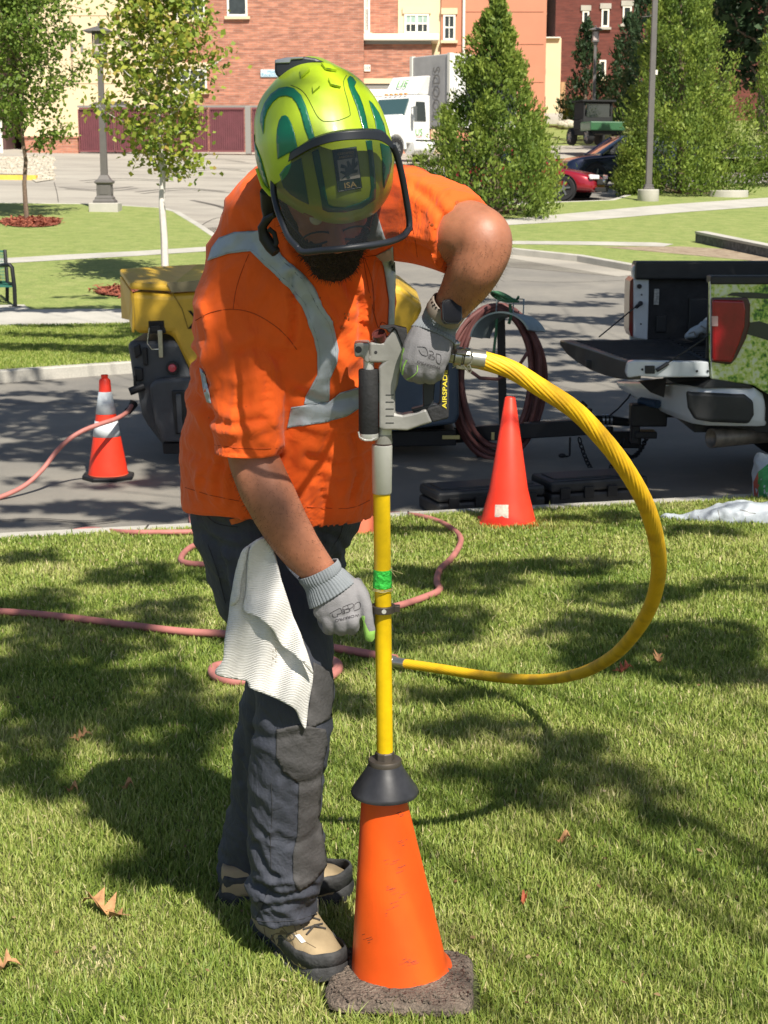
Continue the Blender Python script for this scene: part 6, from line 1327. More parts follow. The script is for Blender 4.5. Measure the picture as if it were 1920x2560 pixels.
b = B(); rg = []; random.seed(4)
for i in range(12):
    t = i / 11; y = 1423 + 45 * t; c = P(956.5, y, 2.873 + .007 * t); rg.append([c + Vector((math.cos(a), math.sin(a), 0)) * (22.3 * mpp(c) + (abs(pnoise((math.cos(a) * 2, math.sin(a) * 2, y / 9), 1.2)) * .0035 * (.3 + t))) for a in np.linspace(0, 6.283, 41)[:-1]])
b.rings(rg); b.obj('green_tape', m_gt, lance, True)
b = B()
for y, k in ((1421, 1.0), (1471, 1.06), (1474, 1.1)):
    c = P(956.5, y, 2.88); b.tube([c + Vector((math.cos(a) * 23 * k * mpp(c), math.sin(a) * 23 * k * mpp(c), .001 * math.sin(5 * a))) for a in np.linspace(0, 6.283, 25)], .0009, 5)
for d in ((.025, .008), (.012, .014), (-.026, -.004)): c = P(975, 1423, 2.862); b.tube([c - Vector((.04 if d[0] < 0 else 0, 0, 0)), c + Vector((d[0] - (.03 if d[0] < 0 else 0), -.005, -d[1]))], .0006, 4)
b.obj('string', M('twine', (.38, .34, .16), .9), lance)
b = B(); c = P(957.5, 1521, 2.888); m_dk = M('dark_steel', (.10, .085, .07), .5, .6, var=.2)
rg = [[c + Vector((math.cos(a) * r_, math.sin(a) * r_, h)) for a in np.linspace(0, 6.283, 33)[:-1]] for r_, h in ((.0175, -.007), (.024, -.007), (.024, .007), (.0175, .007))]
b.rings(rg, close=True, caps=False); b.box(c + Vector((.026, 0, 0)), (.014, .012, .013)); b.box(c + Vector((-.026, 0, 0)), (.012, .012, .013)); cl = b.obj('clamp_collar', m_dk, lance, True, bevel=.001)
b = B(); b.cyl(c + Vector((.002, -.0245, 0)), c + Vector((.002, -.0232, 0)), .0045, n=14); b.obj('clamp_screw', m_bar, cl)
b = B()
Yc = 2.95; zz = lambda y: P(962, y, Yc).z; cc = Vector((P(962, 1990, Yc).x, Yc, 0)); k_ = mpp(P(962, 1950, Yc))
b.lathe(cc, [(21 * k_, zz(1905)), (25 * k_, zz(1903)), (25 * k_, zz(1880)), (20 * k_, zz(1877))], 8); b.obj('bell_nut', m_dk, lance, bevel=.0015)
b = B(); b.lathe(cc, [(30 * k_, zz(1912)), (41 * k_, zz(1911)), (42 * k_, zz(1901)), (40 * k_, zz(1897)), (22 * k_, zz(1897))][::-1], 40); b.obj('bell_flange', m_dk, lance, True)
b = B(); b.lathe(cc, [(30 * k_, zz(1908)), (42 * k_, zz(1910)), (50 * k_, zz(1925)), (83 * k_, zz(1972)), (85 * k_, zz(1978)), (84 * k_, zz(1982)), (80 * k_, zz(1983)), (79 * k_, zz(1979)), (46 * k_, zz(1930)), (30 * k_, zz(1920))], 48, caps=False); b.obj('bell', M('bell_rubber', (.028, .028, .032), .42, var=.35, vs_=26, bump=.08, bs=90), lance, True)
b = B(); b.cyl(cc + Vector((0, 0, .10)), cc + Vector((0, 0, zz(1882))), .014, n=16); b.obj('nozzle_tube', m_gy, lance)
# D handle and trigger
plate([Z2([(935, 1256), (975, 1240), (1065, 1215), (1078, 1200), (1092, 870), (1105, 640), (1165, 660), (1172, 900), (1170, 1345), (1150, 1358), (1000, 1396), (968, 1330)])], YT - .016, YT + .016, 'rear_handle', m_grip, lance, .004)
plate([Z2([(900, 960), (925, 930), (1035, 900), (1018, 1100), (1015, 1215), (905, 1245)])], YT - .010, YT + .010, 'trigger', m_pl, lance, .003)
plate([Z2([(780, 1258), (1010, 1200), (1060, 1215), (935, 1256), (800, 1290)])], YT - .012, YT + .012, 'trigger_link', m_pl, lance, .002)
plate([Z2([(640, 690), (760, 640), (1100, 620), (1170, 660), (1170, 720), (1000, 730), (760, 740), (650, 800)])], YT - .004, YT + .03, 'top_handle', m_cast, lance, .004)
bx_ = P(1112.5, 973, YT - .0165); text('lettering', 'AIRSPADE', bx_, (0.02, 0, 1), (-1, 0, 0.02), .0112, M('letter_yellow', (.75, .62, .05), .6), lance, .0006, bold=.02)
for o in [q for q in col.objects if q.name.startswith('lettering') and q.parent == lance]:
    me = o.data; ct = bx_ - rootloc(lance)
    for v_ in me.vertices: v_.co.z = ct.z + (v_.co.z - ct.z) * 1.42
# coupling
b = B(); m_cp = M('coupling_steel', (.45, .43, .38), .28, .85, var=.12, vs_=50)
dr = (P(1204, 899, 2.80) - P(1121, 888, YT)).normalized()
c0 = P(1122, 888, YT)
b.cyl(c0, c0 + dr * .010, .0135, .015, 6); b.cyl(c0 + dr * .010, c0 + dr * .024, .018, .018, 16); b.cyl(c0 + dr * .024, c0 + dr * .028, .0135, n=16); b.cyl(c0 + dr * .028, c0 + dr * .042, .0182, .0175, 16)
for a in (30, 150, 270): u = Vector((0, math.cos(R(a)), math.sin(R(a)))); b.box(c0 + dr * .026 + u * .018, (.026, .009, .009), (dr, u.cross(dr).normalized(), u))
cpl = b.obj('coupling', m_cp, lance, True, bevel=.0012)
b = B(); b.sphere(c0 + dr * .012 + Vector((0, 0, .022)), .008, 8); b.cyl(c0 + dr * .012, c0 + dr * .012 + Vector((0, 0, .022)), .006, n=10); b.obj('coupling_bolt', m_cp, cpl, True)
b = B(); b.tube([P(x, y, YT - .021) for x, y in Z2([(1205, 830), (1250, 800), (1290, 830), (1320, 800), (1370, 870), (1395, 880), (1405, 850), (1385, 800)])], .0011, 6); b.tube([P(x, y, YT - .018) for x, y in Z2([(1290, 640), (1350, 630), (1400, 660), (1418, 720), (1400, 780), (1360, 810)])], .0013, 6); b.obj('safety_clip', m_cp, cpl, True)
# yellow ribbed hose from the lance down to the lawn
HY = [(1196, 898), (1273, 922), (1342, 963), (1435, 1024), (1504, 1094), (1562, 1169), (1614, 1261), (1641, 1354), (1646, 1435), (1626, 1516), (1585, 1585), (1528, 1643), (1447, 1684), (1342, 1699), (1215, 1690), (1099, 1672), (1010, 1659)]
YH = [2.805, 2.81, 2.82, 2.85, 2.88, 2.93, 3.03, 3.17, 3.34, 3.52, 3.75, 4.05, 4.4, 4.75, 5.02, 5.20, 5.32]
hp_ = [P(x, y, Y) for (x, y), Y in zip(HY, YH)]
hp_ = [Vector((p.x, p.y, max(p.z, gz(p.x, p.y) + .018))) for p in hp_]
pts = [Vector(tuple(q)) for q in crom([tuple(p) for p in hp_], 26)]
b = B(); b.tube(pts, .0170, 96, rfun=lambda a, L: 1 + .10 * abs(math.sin(8 * (a - L * 13))) ** .5 - .07)
m_hose = M('hose_yellow', (.80, .45, .008), .6, bump=.08, bs=300); n0, l0 = nodes(m_hose); tcx = n0.new('ShaderNodeTexCoord'); nz = add_node(m_hose, 'ShaderNodeTexNoise', Scale=14., Detail=5.); l0.new(tcx.outputs['Object'], nz.inputs['Vector']); rp = n0.new('ShaderNodeValToRGB'); e = rp.color_ramp.elements
e[0].position = .34; e[0].color = (.60, .33, .01, 1); e[1].position = .52; e[1].color = (.82, .48, .008, 1); l0.new(nz.outputs[0], rp.inputs[0]); l0.new(rp.outputs[0], n0['Principled BSDF'].inputs['Base Color'])
hz = thing('air_hose', 'thick yellow ribbed hose looping from the lance down onto the grass', 'hose', pts[-1]); b.obj('hose_body', m_hose, hz, 'all')
b = B(); b.cyl(pts[0] - dr * .016, pts[0] + dr * .012, .0178, n=28); b.obj('ferrule', m_cp, hz, True)
e_ = (pts[-1] - pts[-3]).normalized(); b = B(); b.cyl(pts[-1] - e_ * .01, pts[-1] + e_ * .05, .019, n=20); b.cyl(pts[-1] + e_ * .05, pts[-1] + e_ * .08, .024, n=12); b.obj('end_coupling', m_cp, hz, True)
# front cone on its soil-caked base
m_cone = M('cone_orange', (.82, .095, .008), .42, var=.10, vs_=8, bump=.04, bs=30); m_soil = gmat('soil', [(.11, .085, .065), (.18, .14, .11), (.25, .20, .155)], 22, fs=220, fine=(.6, 1.35), bump=1, bs=120)
fc = thing('traffic_cone', 'orange cone in the foreground holding the lance, its base caked in soil', 'cone', (.04, 2.96, 0), 'orange traffic cones')
bc = T(998, 2452); bc.z = .03; tcn = P(957, 1975, 2.955)
b = B(); axc = (tcn - bc); Lc = axc.length; axn = axc.normalized(); b.lathe(bc, [(.112, -.004), (.1035, .004), (.100, .012), (.0435, Lc), (.040, Lc), (.096, .012)], 56, axn, caps=False); v_, f_ = b.v, b.f
cbody = b.obj('cone_body', m_cone, fc, True); T_c = bvh(v_, f_)
b = B(); random.seed(9)
for i in range(60):
    zx, zy = random.choice([(1110, 575), (1040, 680), (1100, 745), (1045, 840), (1110, 860), (1080, 915), (1040, 960), (940, 1115), (1140, 1240), (1180, 1255), (1000, 485), (1115, 425), (1210, 1380)]); L = random.uniform(3, 20); x, y = Z4([(zx + random.gauss(0, 16), zy + random.gauss(0, 14))])[0]
    stripdecal(b, [(x, y), (x + L * .5, y - L * .12), (x + L, y - L * .35)], random.uniform(.8, 2.4), T_c, .0006, 2)
o = b.obj('scuff_mark', M('scuff', (.30, .05, .02), .8), cbody, recalc=False); o['kind'] = 'stuff'
b = B(); rg = []
cx_, cy_ = .035, 2.95
def soilr(a, w, h): 
    c, s_ = math.cos(a), math.sin(a); k = (abs(c / w) ** 6 + abs(s_ / h) ** 6) ** (-1 / 6.); return k
sm = []
for i, (k, z_) in enumerate(((.98, .0), (1.03, .010), (1.02, .022), (.97, .030), (.88, .034), (.76, .034), (.6, .038), (.3, .04))):
    ring = []
    for a in np.linspace(0, 6.2832, 97)[:-1]:
        r_ = soilr(a, .149, .122) * k; p = Vector((cx_ + r_ * math.cos(a + R(-4)), cy_ + r_ * math.sin(a + R(-4)), z_)); nz_ = pnoise(p, 25) * .004 + pnoise(p, 80) * .003; p += Vector((math.cos(a) * nz_, math.sin(a) * nz_, (nz_ * .9 if z_ > .01 else 0))); ring.append(p)
    rg.append(ring)
b.rings(rg); b.obj('cone_base', m_soil, fc, True, sub=1)
b = B()
for i in range(420):
    a = random.uniform(0, 6.283); r_ = soilr(a, .145, .117) * math.sqrt(random.random()) * 1.0; p = Vector((cx_ + r_ * math.cos(a), cy_ + r_ * math.sin(a), .036)); 
    if (p - bc).xy.length < .09: continue
    s_ = random.uniform(.0015, .006); b.sphere(p, (s_, s_ * random.uniform(.7, 1.2), s_ * .8), 3)
b.obj('soil_crumbs', m_soil, fc)
# ================================================================== COMPRESSOR TRAILER
m_cy = M('compressor_yellow', (.62, .38, .03), .42, var=.12, vs_=6, coat=.15); m_cg = M('compressor_grey', (.055, .06, .068), .55, var=.14, vs_=9, bump=.1, bs=60); m_cb = M('compressor_blue', (.05, .075, .11), .5, var=.1); m_frm = M('frame_black', (.018, .018, .02), .5, .3, var=.2, vs_=10)
YK = 11.6; comp = thing('air_compressor', 'towable yellow and dark grey air compressor with a black drawbar standing behind the worker', 'compressor', P(700, 1170, YK))
ZA = Zm(0, 480, 2.592); ZB = Zm(0, 850, 2.9625)
def slab(pts, y0, y1, name, mat, par=comp, bev=.02, shr=None):
    b = B(); A = [P(x, y, y0) for x, y in pts]
    if shr:
        c = sum(A, Vector()) / len(A); Bk = [c + (p - c) * shr + Vector((0, y1 - y0, 0)) for p in A]
        b.rings([A, Bk]); return b.obj(name, mat, par, bevel=bev, bseg=3)
    b.prism(A, (0, y1 - y0, 0)); return b.obj(name, mat, par, bevel=bev, bseg=3)
# canopy: sloping lid over side panel, end hood open at the left
b = B(); sec = lambda x0, yt, yb, d: None
F0 = [(325, 728), (420, 734), (700, 716), (940, 700), (1000, 716), (1060, 765), (1020, 850), (960, 930), (481, 944), (428, 836), (333, 834)]
can = slab(F0, YK, YK + 1.45, 'canopy', m_cy, bev=.05)
b = B(); q = [P(325, 729, YK + .0), P(300, 692, YK + .35), P(345, 688, YK + 1.3), P(506, 679, YK + 1.35), P(880, 668, YK + 1.35), P(935, 700, YK + .0), P(700, 716, YK), P(420, 734, YK)]
b.prism([p + Vector((0, 0, .012)) for p in q], (0, 0, .05)); b.obj('canopy_lid', m_cy, comp, bevel=.02, bseg=3)
slab(ZA([(1080, 590), (1330, 570), (1330, 640), (1110, 650)]), YK - .012, YK - .002, 'lid_step', M('canopy_dust', (.30, .25, .14), .8, var=.2), bev=.003)
b = B(); b.prism([P(300, 692, YK + .3), P(325, 728, YK + .02), P(331, 760, YK + .02), P(330, 833, YK + .02), P(322, 800, YK + .15), P(304, 796, YK + .3)], Vector((.02, 0, 0))); b.prism([P(300, 692, YK + .3), P(304, 796, YK + .3), P(304, 796, YK + 1.3), P(300, 692, YK + 1.3)], (.03, 0, 0)); b.obj('end_hood', m_cy, comp, bevel=.008)
b = B(); b.tube([P(x, y, YK - .005) for x, y in ZA([(1085, 600), (1180, 760), (1218, 885), (1260, 880)])], .004, 5); b.obj('panel_line', M('yellow_groove', (.28, .18, .02), .7), can)
text('lettering', 'XAS', P(530, 802, YK - .012), RT, (0, 0, 1), .2, m_blk if 'm_blk' in globals() else m_frm, can, .002)
g1 = slab(ZB([(935, 10), (1330, 0), (1440, 290), (1440, 830), (1210, 835), (1190, 770), (1090, 640), (1045, 560), (1015, 400), (980, 300), (960, 160)]), YK + .02, YK + 1.4, 'lower_body', m_cg, bev=.05)
slab([(480, 944), (960, 925), (1145, 850), (1148, 1040), (1140, 1060), (900, 1090), (470, 1100)], YK + .04, YK + 1.38, 'side_panel', m_cb, bev=.03)
slab(ZB([(1100, 340), (1150, 290), (1440, 275), (1470, 640), (1440, 760), (1200, 760), (1150, 640)]), YK - .10, YK + .02, 'bumper_moulding', m_cg, bev=.03)
slab(ZB([(1270, 375), (1430, 372), (1430, 690), (1300, 700)]), YK - .125, YK - .1, 'bumper_recess', m_frm, bev=.01)
slab(ZB([(1300, 400), (1340, 400), (1355, 690), (1318, 695)]), YK - .145, YK - .12, 'bumper_rib', m_cg, bev=.01)
slab(ZB([(1200, 765), (1440, 760), (1440, 845), (1210, 845)]), YK - .06, YK + .1, 'rear_beam', m_frm, bev=.01)
b = B()
for q in ([(985, 50), (1030, 30), (1045, 110), (1000, 140)], [(1050, 60), (1085, 55), (1095, 190), (1060, 190)], [(985, 200), (1055, 210), (1060, 300), (1010, 310)]): b.prism([P(x, y, YK - .01) for x, y in ZB(q)], (0, .05, 0))
b.obj('vent_recess', m_frm, g1, bevel=.01)
b = B(); b.prism([P(x, y, YK + .0) for x, y in ZA([(955, 832), (1068, 828), (1075, 915), (960, 920)])], (0, .03, 0)); b.prism([P(x, y, YK - .012) for x, y in ZA([(975, 868), (1042, 866), (1042, 905), (975, 905)])], (0, .03, 0)); b.obj('latch_plate', m_frm, comp, bevel=.006)
b = B(); b.prism([P(x, y, YK - .035) for x, y in ZA([(1020, 895), (1050, 895), (1058, 1075), (1030, 1075)])], (0, .03, 0)); b.obj('latch', m_cp if 'm_cp' in globals() else M('latch_steel', (.45, .43, .38), .3, .8), comp, bevel=.006)
b = B(); b.tube([P(x, y, YK - .04) for x, y in ZA([(968, 880), (955, 980), (985, 1020), (1030, 1018)])], .005, 6); b.obj('latch_wire', m_chrome, comp)
b = B(); c = P(432, 919, YK - .0); b.cyl(c, c - Vector((0, .03, 0)), .05, n=28); lt = b.obj('tail_lamp', m_frm, comp, bevel=.004); b = B(); b.lathe(c - Vector((0, .03, 0)), [(.032, 0), (.028, .012), (.001, .016)], 24, (0, -1, 0)); b.obj('tail_lamp_lens', M('red_lens2', (.55, .03, .06), .25, coat=.8), lt, True)
b = B(); c = P(345, 985, YK - .02); b.cyl(c + Vector((.05, 0, .06)), c + Vector((-.06, -.02, .02)), .03, n=12); b.cyl(c + Vector((-.02, 0, .04)), c + Vector((-.02, 0, .14)), .012, n=8); b.obj('outlet_valve', m_frm, comp)
b = B(); 
for x, y in ((640, 1170), (830, 1165)):
    pass
for y_ in (YK + .08, YK + 1.5):
    c = P(730, 1120, y_); c.z = -.446 + .31
    w_ = B(); w_.lathe(c + Vector((0, -.1, 0)), [(.19, 0), (.28, 0), (.31, .04), (.31, .16), (.28, .2), (.2, .19)], 28, (0, 1, 0)); wo = w_.obj('wheel', m_tyre, comp, True); w_ = B(); w_.lathe(c + Vector((0, -.06, 0)), [(.001, -.03), (.06, -.02), (.19, .02), (.2, .06)], 24, (0, 1, 0), caps=False); w_.obj('rim', m_rim, wo, True)
    b.tube([c + Vector((.42 * math.cos(a), 0, .36 * math.sin(a) + .04)) for a in np.linspace(-.1, 3.24, 14)], .04, 8)
b.obj('mudguard', m_cg, comp)
b = B(); zf = P(1000, 1100, YK + .7)
def beam(p, q, w, h): b_ = (Vector(q) - Vector(p)); d = b_.normalized(); s = d.cross(Vector((0, 0, 1))).normalized(); u_ = s.cross(d); c = (Vector(p) + Vector(q)) / 2; return (c, (b_.length, w, h), (d, s, u_))
A0 = P(840, 1098, YK + .3); A1 = P(1140, 1093, YK + .3)
b.box(*beam(A0, A1, .08, .12)); b.box(*beam(A1 + Vector((-.05, 0, 0)), A1 + Vector((-.05, .8, 0)), .08, .12)); b.box(*beam(A0 + Vector((0, .8, 0)), A1 + Vector((0, .8, 0)), .08, .12)); b.box(*beam(P(470, 1110, YK + .2), A0, .08, .1)); b.obj('chassis_frame', m_frm, comp, bevel=.008)
D0 = P(1120, 1088, YK + .45); D1 = P(1475, 1066, YK - .05)
b = B(); b.box(*beam(D0, D1, .10, .12)); db = b.obj('drawbar', m_frm, comp, bevel=.008)
for x0, x1, y0, y1 in ((1105, 1150, 1088, 1098), (1228, 1240, 1080, 1100)): b = B(); c = P((x0 + x1) / 2, (y0 + y1) / 2, YK + .23); b.box(c, ((x1 - x0) * .003, .004, (y1 - y0) * .003)); b.obj('yellow_decal', M('decal_yellow', (.6, .5, .2), .6), db)
b = B(); c = P(1425, 1100, YK - .05); b.tube([c + Vector((0, 0, .02)), c + Vector((0, 0, -.12)), c + Vector((-.02, -.01, -.125)), c + Vector((-.05, -.03, -.12))], .008, 8); b.sphere(c + Vector((-.06, -.03, -.115)), (.03, .02, .018), 8); b.obj('jack_crank', m_frm, comp, True)
b = B(); c = D1; b.cyl(c + Vector((-.05, 0, .05)), c + Vector((.12, 0, .05)), .035, n=14); b.box(c + Vector((-.05, 0, .10)), (.12, .07, .08)); b.cyl(c + Vector((-.1, 0, .12)), c + Vector((-.04, 0, .18)), .03, n=12); b.cyl(c + Vector((.12, 0, .05)), c + Vector((.30, 0, .03)), .04, .03, 14); b.obj('hitch_coupler', m_frm, comp, bevel=.004)
b = B()
for i in range(3): b.cyl(c + Vector((.09 + i * .03, 0, .05)), c + Vector((.105 + i * .03, 0, .05)), .043, n=16)
b.obj('coupler_ring', m_rim, comp)
b = B(); c2 = c + Vector((.22, .0, -.10)); b.cyl(c2 + Vector((-.07, 0, .1)), c2 + Vector((-.07, 0, -.08)), .03, n=10); b.box(c2 + Vector((.05, 0, 0)), (.24, .06, .13)); b.cyl(c2 + Vector((.1, -.04, 0)), c2 + Vector((.1, .04, 0)), .035, n=12); b.obj('pintle_hook', m_frm, comp, bevel=.01)
def chain(p, q, sag, name, par):
    p, q = Vector(p), Vector(q); n = 26; b = B(); pts = [p.lerp(q, i / n) - Vector((0, 0, sag * 4 * (i / n) * (1 - i / n))) for i in range(n + 1)]
    for i in range(n):
        a, c = pts[i], pts[i + 1]; d = (c - a).normalized(); s = d.orthogonal().normalized(); s = (Matrix.Rotation(R(90) * (i % 2), 3, d) @ s); m_ = (a + c) / 2; L = (c - a).length * .72
        b.tube([m_ + d * (L * math.cos(k)) + s * (.017 * math.sin(k)) for k in np.linspace(0, 6.283, 11)], .0055, 5)
    return b.obj(name, m_frm, par)
chain(P(1448, 1096, YK - .1), P(1558, 1100, YK - .15), .28, 'safety_chain', comp); chain(P(1560, 1130, YK - .2), P(1622, 1080, YK - .3), .10, 'safety_chain', comp)
b = B(); b.tube([P(x, y, YK - .1) for x, y in ((1525, 1038), (1545, 1022), (1570, 995), (1590, 962))], .007, 6); b.obj('breakaway_cable', m_frm, comp)
# hose rack post with saddles, and the coiled hose on it
rk = thing('hose_rack', 'black post with curved galvanised hose saddles and a wire guard standing on the drawbar', 'hose rack', P(1256, 1085, YK + .25)); YR = YK + .28
b = B(); b.box(*beam(P(1258, 1088, YR), P(1252, 785, YR), .06, .06)); b.obj('post', m_frm, rk)
m_gal = M('galvanised', (.30, .36, .37), .45, .5, var=.12, vs_=12)
for dy, xo in ((-.34, -2), (-.08, 16)):
    b = B(); rg = []
    for a in np.linspace(.12 * math.pi, .96 * math.pi, 22): c = P(1266 + xo, 853, YR + dy); r_ = .205; ou = Vector((-.045, -.055, .012)); rg.append([c + Vector((math.cos(a) * r_ * 1.12, 0, math.sin(a) * r_ * 1.05)) + ou * w for w in (-1, 1)] + [c + Vector((math.cos(a) * (r_ - .012) * 1.12, 0, math.sin(a) * (r_ - .012) * 1.05)) + ou * w for w in (1, -1)])
    b.rings(rg); b.obj('saddle', m_gal, rk, 40)
b = B()
for x in (1240, 1282, 1308): b.tube([P(x, 786, YR - .18), P(x + 2, 752 - (x - 1240) * .05, YR - .1), P(x + 2, 750, YR + .15)], .005, 6)
b.tube([P(1240, 760, YR - .1), P(1256, 745, YR - .1), P(1308, 748, YR - .1), P(1309, 783, YR - .16)], .005, 6); b.obj('wire_guard', m_gal, rk)
m_redh = M('hose_dull_red', (.15, .055, .05), .6, var=.15, vs_=20); m_pink = M('hose_pink', (.44, .165, .14), .62, var=.14, vs_=12, bump=.05, bs=80)
hc = thing('coiled_hose', 'dull red hose coiled in many loops over the galvanised rack', 'hose', P(1240, 1130, YR)); random.seed(13)
for i in range(10):
    cx = 1243 + random.uniform(-6, 8); cy = 940; rx = 84 + i * 3.6 + random.uniform(-4, 4); ryt = 172 + random.uniform(-8, 8); ryb = 165 + i * 5 + random.uniform(-8, 12); YY = YR + random.uniform(-.12, .14); b = B()
    b.tube([P(cx + rx * math.cos(a) * (1 + .04 * math.sin(a * 2 + i)), cy - (ryt if math.sin(a) > 0 else ryb) * math.sin(a), YY + .03 * math.sin(a * 3 + i)) for a in np.linspace(0, 6.283, 49)], .019, 10); b.obj('hose_loop', m_redh, hc, True)
b = B(); b.tube([P(x, y, YR - .2) for x, y in ((1150, 880), (1165, 920), (1200, 945), (1245, 948), (1290, 925), (1320, 880))], .014, 10); b.obj('hose_loop', m_redh, hc, True)
rp_ = thing('rope', 'green rope knotted round the top of the hose rack', 'rope', P(1262, 740, YR)); b = B(); random.seed(17)
for k in range(4): b.tube([P(1262 + 34 * math.cos(a * (1 + k * .2) + k) * (1 - .15 * k), 742 + 12 * math.sin(a * 1.3 + k * 2), YR - .15 + .12 * math.sin(a + k)) for a in np.linspace(0, 6.2, 22)], .010, 6)
b.tube([P(1243, 780, YR - .2), P(1240, 830, YR - .2), P(1234, 885, YR - .2)], .011, 6); b.tube([P(1275, 760, YR - .2), P(1278, 790, YR - .2), P(1272, 810, YR - .2)], .012, 6); b.obj('rope_strand', M('rope_green', (.05, .16, .08), .85, var=.4, vs_=80), rp_, True)

# ================================================================== PINK HOSES
def groundpt(x, y, r=.02): q = T(x, y, r); return Vector((q.x, q.y, q.z + (.10 if 9.14 <= q.y - K * q.x <= 9.3 else 0)))
ho = thing('pink_hose', 'pale red hose sagging from the compressor outlet out past the left edge', 'hose', P(0, 1240, 10.2))
b = B(); b.tube([Vector(tuple(p)) for p in crom([tuple(P(x, y, Y)) for x, y, Y in ((330, 1012, 11.55), (318, 1030, 11.2), (290, 1047, 10.9), (245, 1062, 10.74), (205, 1078, 10.68), (170, 1100, 10.62), (140, 1130, 10.58), (105, 1175, 10.5), (60, 1215, 10.4), (0, 1243, 10.25), (-60, 1258, 10.15), (-150, 1266, 10.1))], 8)], .0165, 12); b.obj('hose_body', m_pink, ho, True)
b = B(); b.cyl(P(320, 1028, 11.46), P(336, 1010, 11.56), .028, n=12); b.cyl(P(326, 1018, 11.5), P(332, 1002, 11.5), .02, n=10); b.obj('hose_fitting', m_frm, ho)
def ghose(pts, label, r=.016, fit=None):
    W = [groundpt(x, y, r) + Vector((0, 0, .012 if y > 1330 else 0)) for x, y in pts]; c = [Vector(tuple(p)) for p in crom([tuple(p) for p in W], 8)]; t = thing('pink_hose', label, 'hose', c[0]); b = B(); b.tube(c, r, 12); b.obj('hose_body', m_pink, t, True); return t, c
ghose([(-200, 1530), (0, 1536), (120, 1545), (260, 1562), (400, 1580), (480, 1588), (555, 1592), (700, 1606), (850, 1630), (940, 1646), (990, 1655)], 'pale red hose running across the shaded lawn to the yellow hose coupling')
ghose([(185, 1328), (230, 1323), (300, 1330), (400, 1336), (490, 1335), (560, 1336), (700, 1325), (850, 1300), (960, 1286), (1040, 1289), (1100, 1305), (1140, 1335), (1152, 1360), (1130, 1400), (1100, 1430), (1092, 1460), (1098, 1482), (1060, 1500), (1000, 1520), (900, 1545), (800, 1580), (780, 1640), (835, 1660), (842, 1680), (815, 1706)], 'pale red hose lying along the kerb and curling over the lawn behind the lance')
ghose([(475, 1250), (478, 1300), (492, 1335), (540, 1352), (520, 1362), (480, 1372), (455, 1395), (460, 1412), (520, 1418), (620, 1420)], 'pale red hose loop lying behind the left side of the trousers')
ghose([(640, 1710), (580, 1712), (540, 1700), (530, 1684), (545, 1672), (600, 1666), (700, 1660), (790, 1650), (838, 1662), (846, 1682), (820, 1705)], 'pale red hose loop on the grass behind the knees')
# ================================================================== OTHER CONES
def lathecone(name, label, prof, base, mat, group='orange traffic cones', n=40): 
    t = thing(name, label, 'cone', base, group); b = B(); b.lathe(base, prof, n, caps=False); o = b.obj('cone_body', mat, t, True); return t, o, bvh(b.v, b.f)
m_cr = M('cone_red', (.90, .045, .018), .45, var=.12, vs_=7); m_cr2 = M('cone_pale', (.60, .14, .07), .5, var=.1); m_ref = M('reflective_collar', (.62, .66, .68), .35, var=.1, vs_=14)
rc_ = T(1270, 1310); rc_.z = gz(rc_.x, rc_.y) + .01; k = mpp(rc_)
t, o, trc = lathecone('traffic_cone', 'faded red cone with a torn white sticker standing on the grass at the kerb', [(.001, 0), (70 * k, .0), (68 * k, .02), (48 * k, .20), (13 * k, .735), (11.5 * k, .74), (10 * k, .70)], rc_, m_cr)
b = B(); decal(b, [(1238, 1262), (1271, 1262), (1271, 1296), (1262, 1294), (1255, 1290), (1246, 1293), (1237, 1292)], trc, .0012, 8, dref=9); b.obj('sticker', M('sticker', (.6, .5, .42), .7, var=.2, vs_=60), o, recalc=False)
b = B(); b.box(rc_ + Vector((0, 0, -.004)), (.34, .34, .02)); b.obj('cone_base', m_cr, t, bevel=.02)
sc_ = T(271, 1196); sc_.z = -.446; k = mpp(sc_); h0 = lambda y: (1196 - y) * k / .985
t, o, trc = lathecone('traffic_cone', 'striped cone with two silver collars and a black base on the asphalt by the hose', [(50 * k, h0(1191)), (50 * k, h0(1187)), (15.5 * k, h0(982)), (14 * k, h0(955)), (10.5 * k, h0(950)), (8 * k, h0(950)), (9 * k, h0(942)), (8 * k, h0(941))], sc_, m_cr)
for y1, y0 in ((1091, 1053), (1036, 982)):
    ra = lambda y: (15.5 + (50 - 15.5) * (y - 982) / (1187 - 982)) * k + .0015
    b = B(); b.lathe(sc_, [(ra(y1), h0(y1)), (ra(y0), h0(y0))], 40, caps=False); b.obj('silver_collar', m_ref, t, True, solid=.001)
b = B(); b.cyl(sc_ + Vector((0, 0, .02)), sc_ + Vector((0, 0, .035)), 50 * k, n=40); b.obj('cone_foot', m_cr2, t)
b = B(); b.rings([[sc_ + Vector((math.cos(a) * 66 * k * (1.06 if i % 2 else 1), math.sin(a) * 66 * k * (1.06 if i % 2 else 1), h)) for i, a in enumerate(np.linspace(.39, 6.283 + .39, 9)[:-1])] for h in (0, .03)]); b.obj('rubber_base', m_frm, t, bevel=.008)
b4 = T(900, 1329); b4.z = gz(b4.x, b4.y) + .01; k = mpp(b4); lathecone('traffic_cone', 'dull orange cone mostly hidden behind the shirt and the lance', [(.001, 0), (58 * k, 0), (56 * k, .02), (14 * k, .70), (12 * k, .705)], b4, m_cr2)
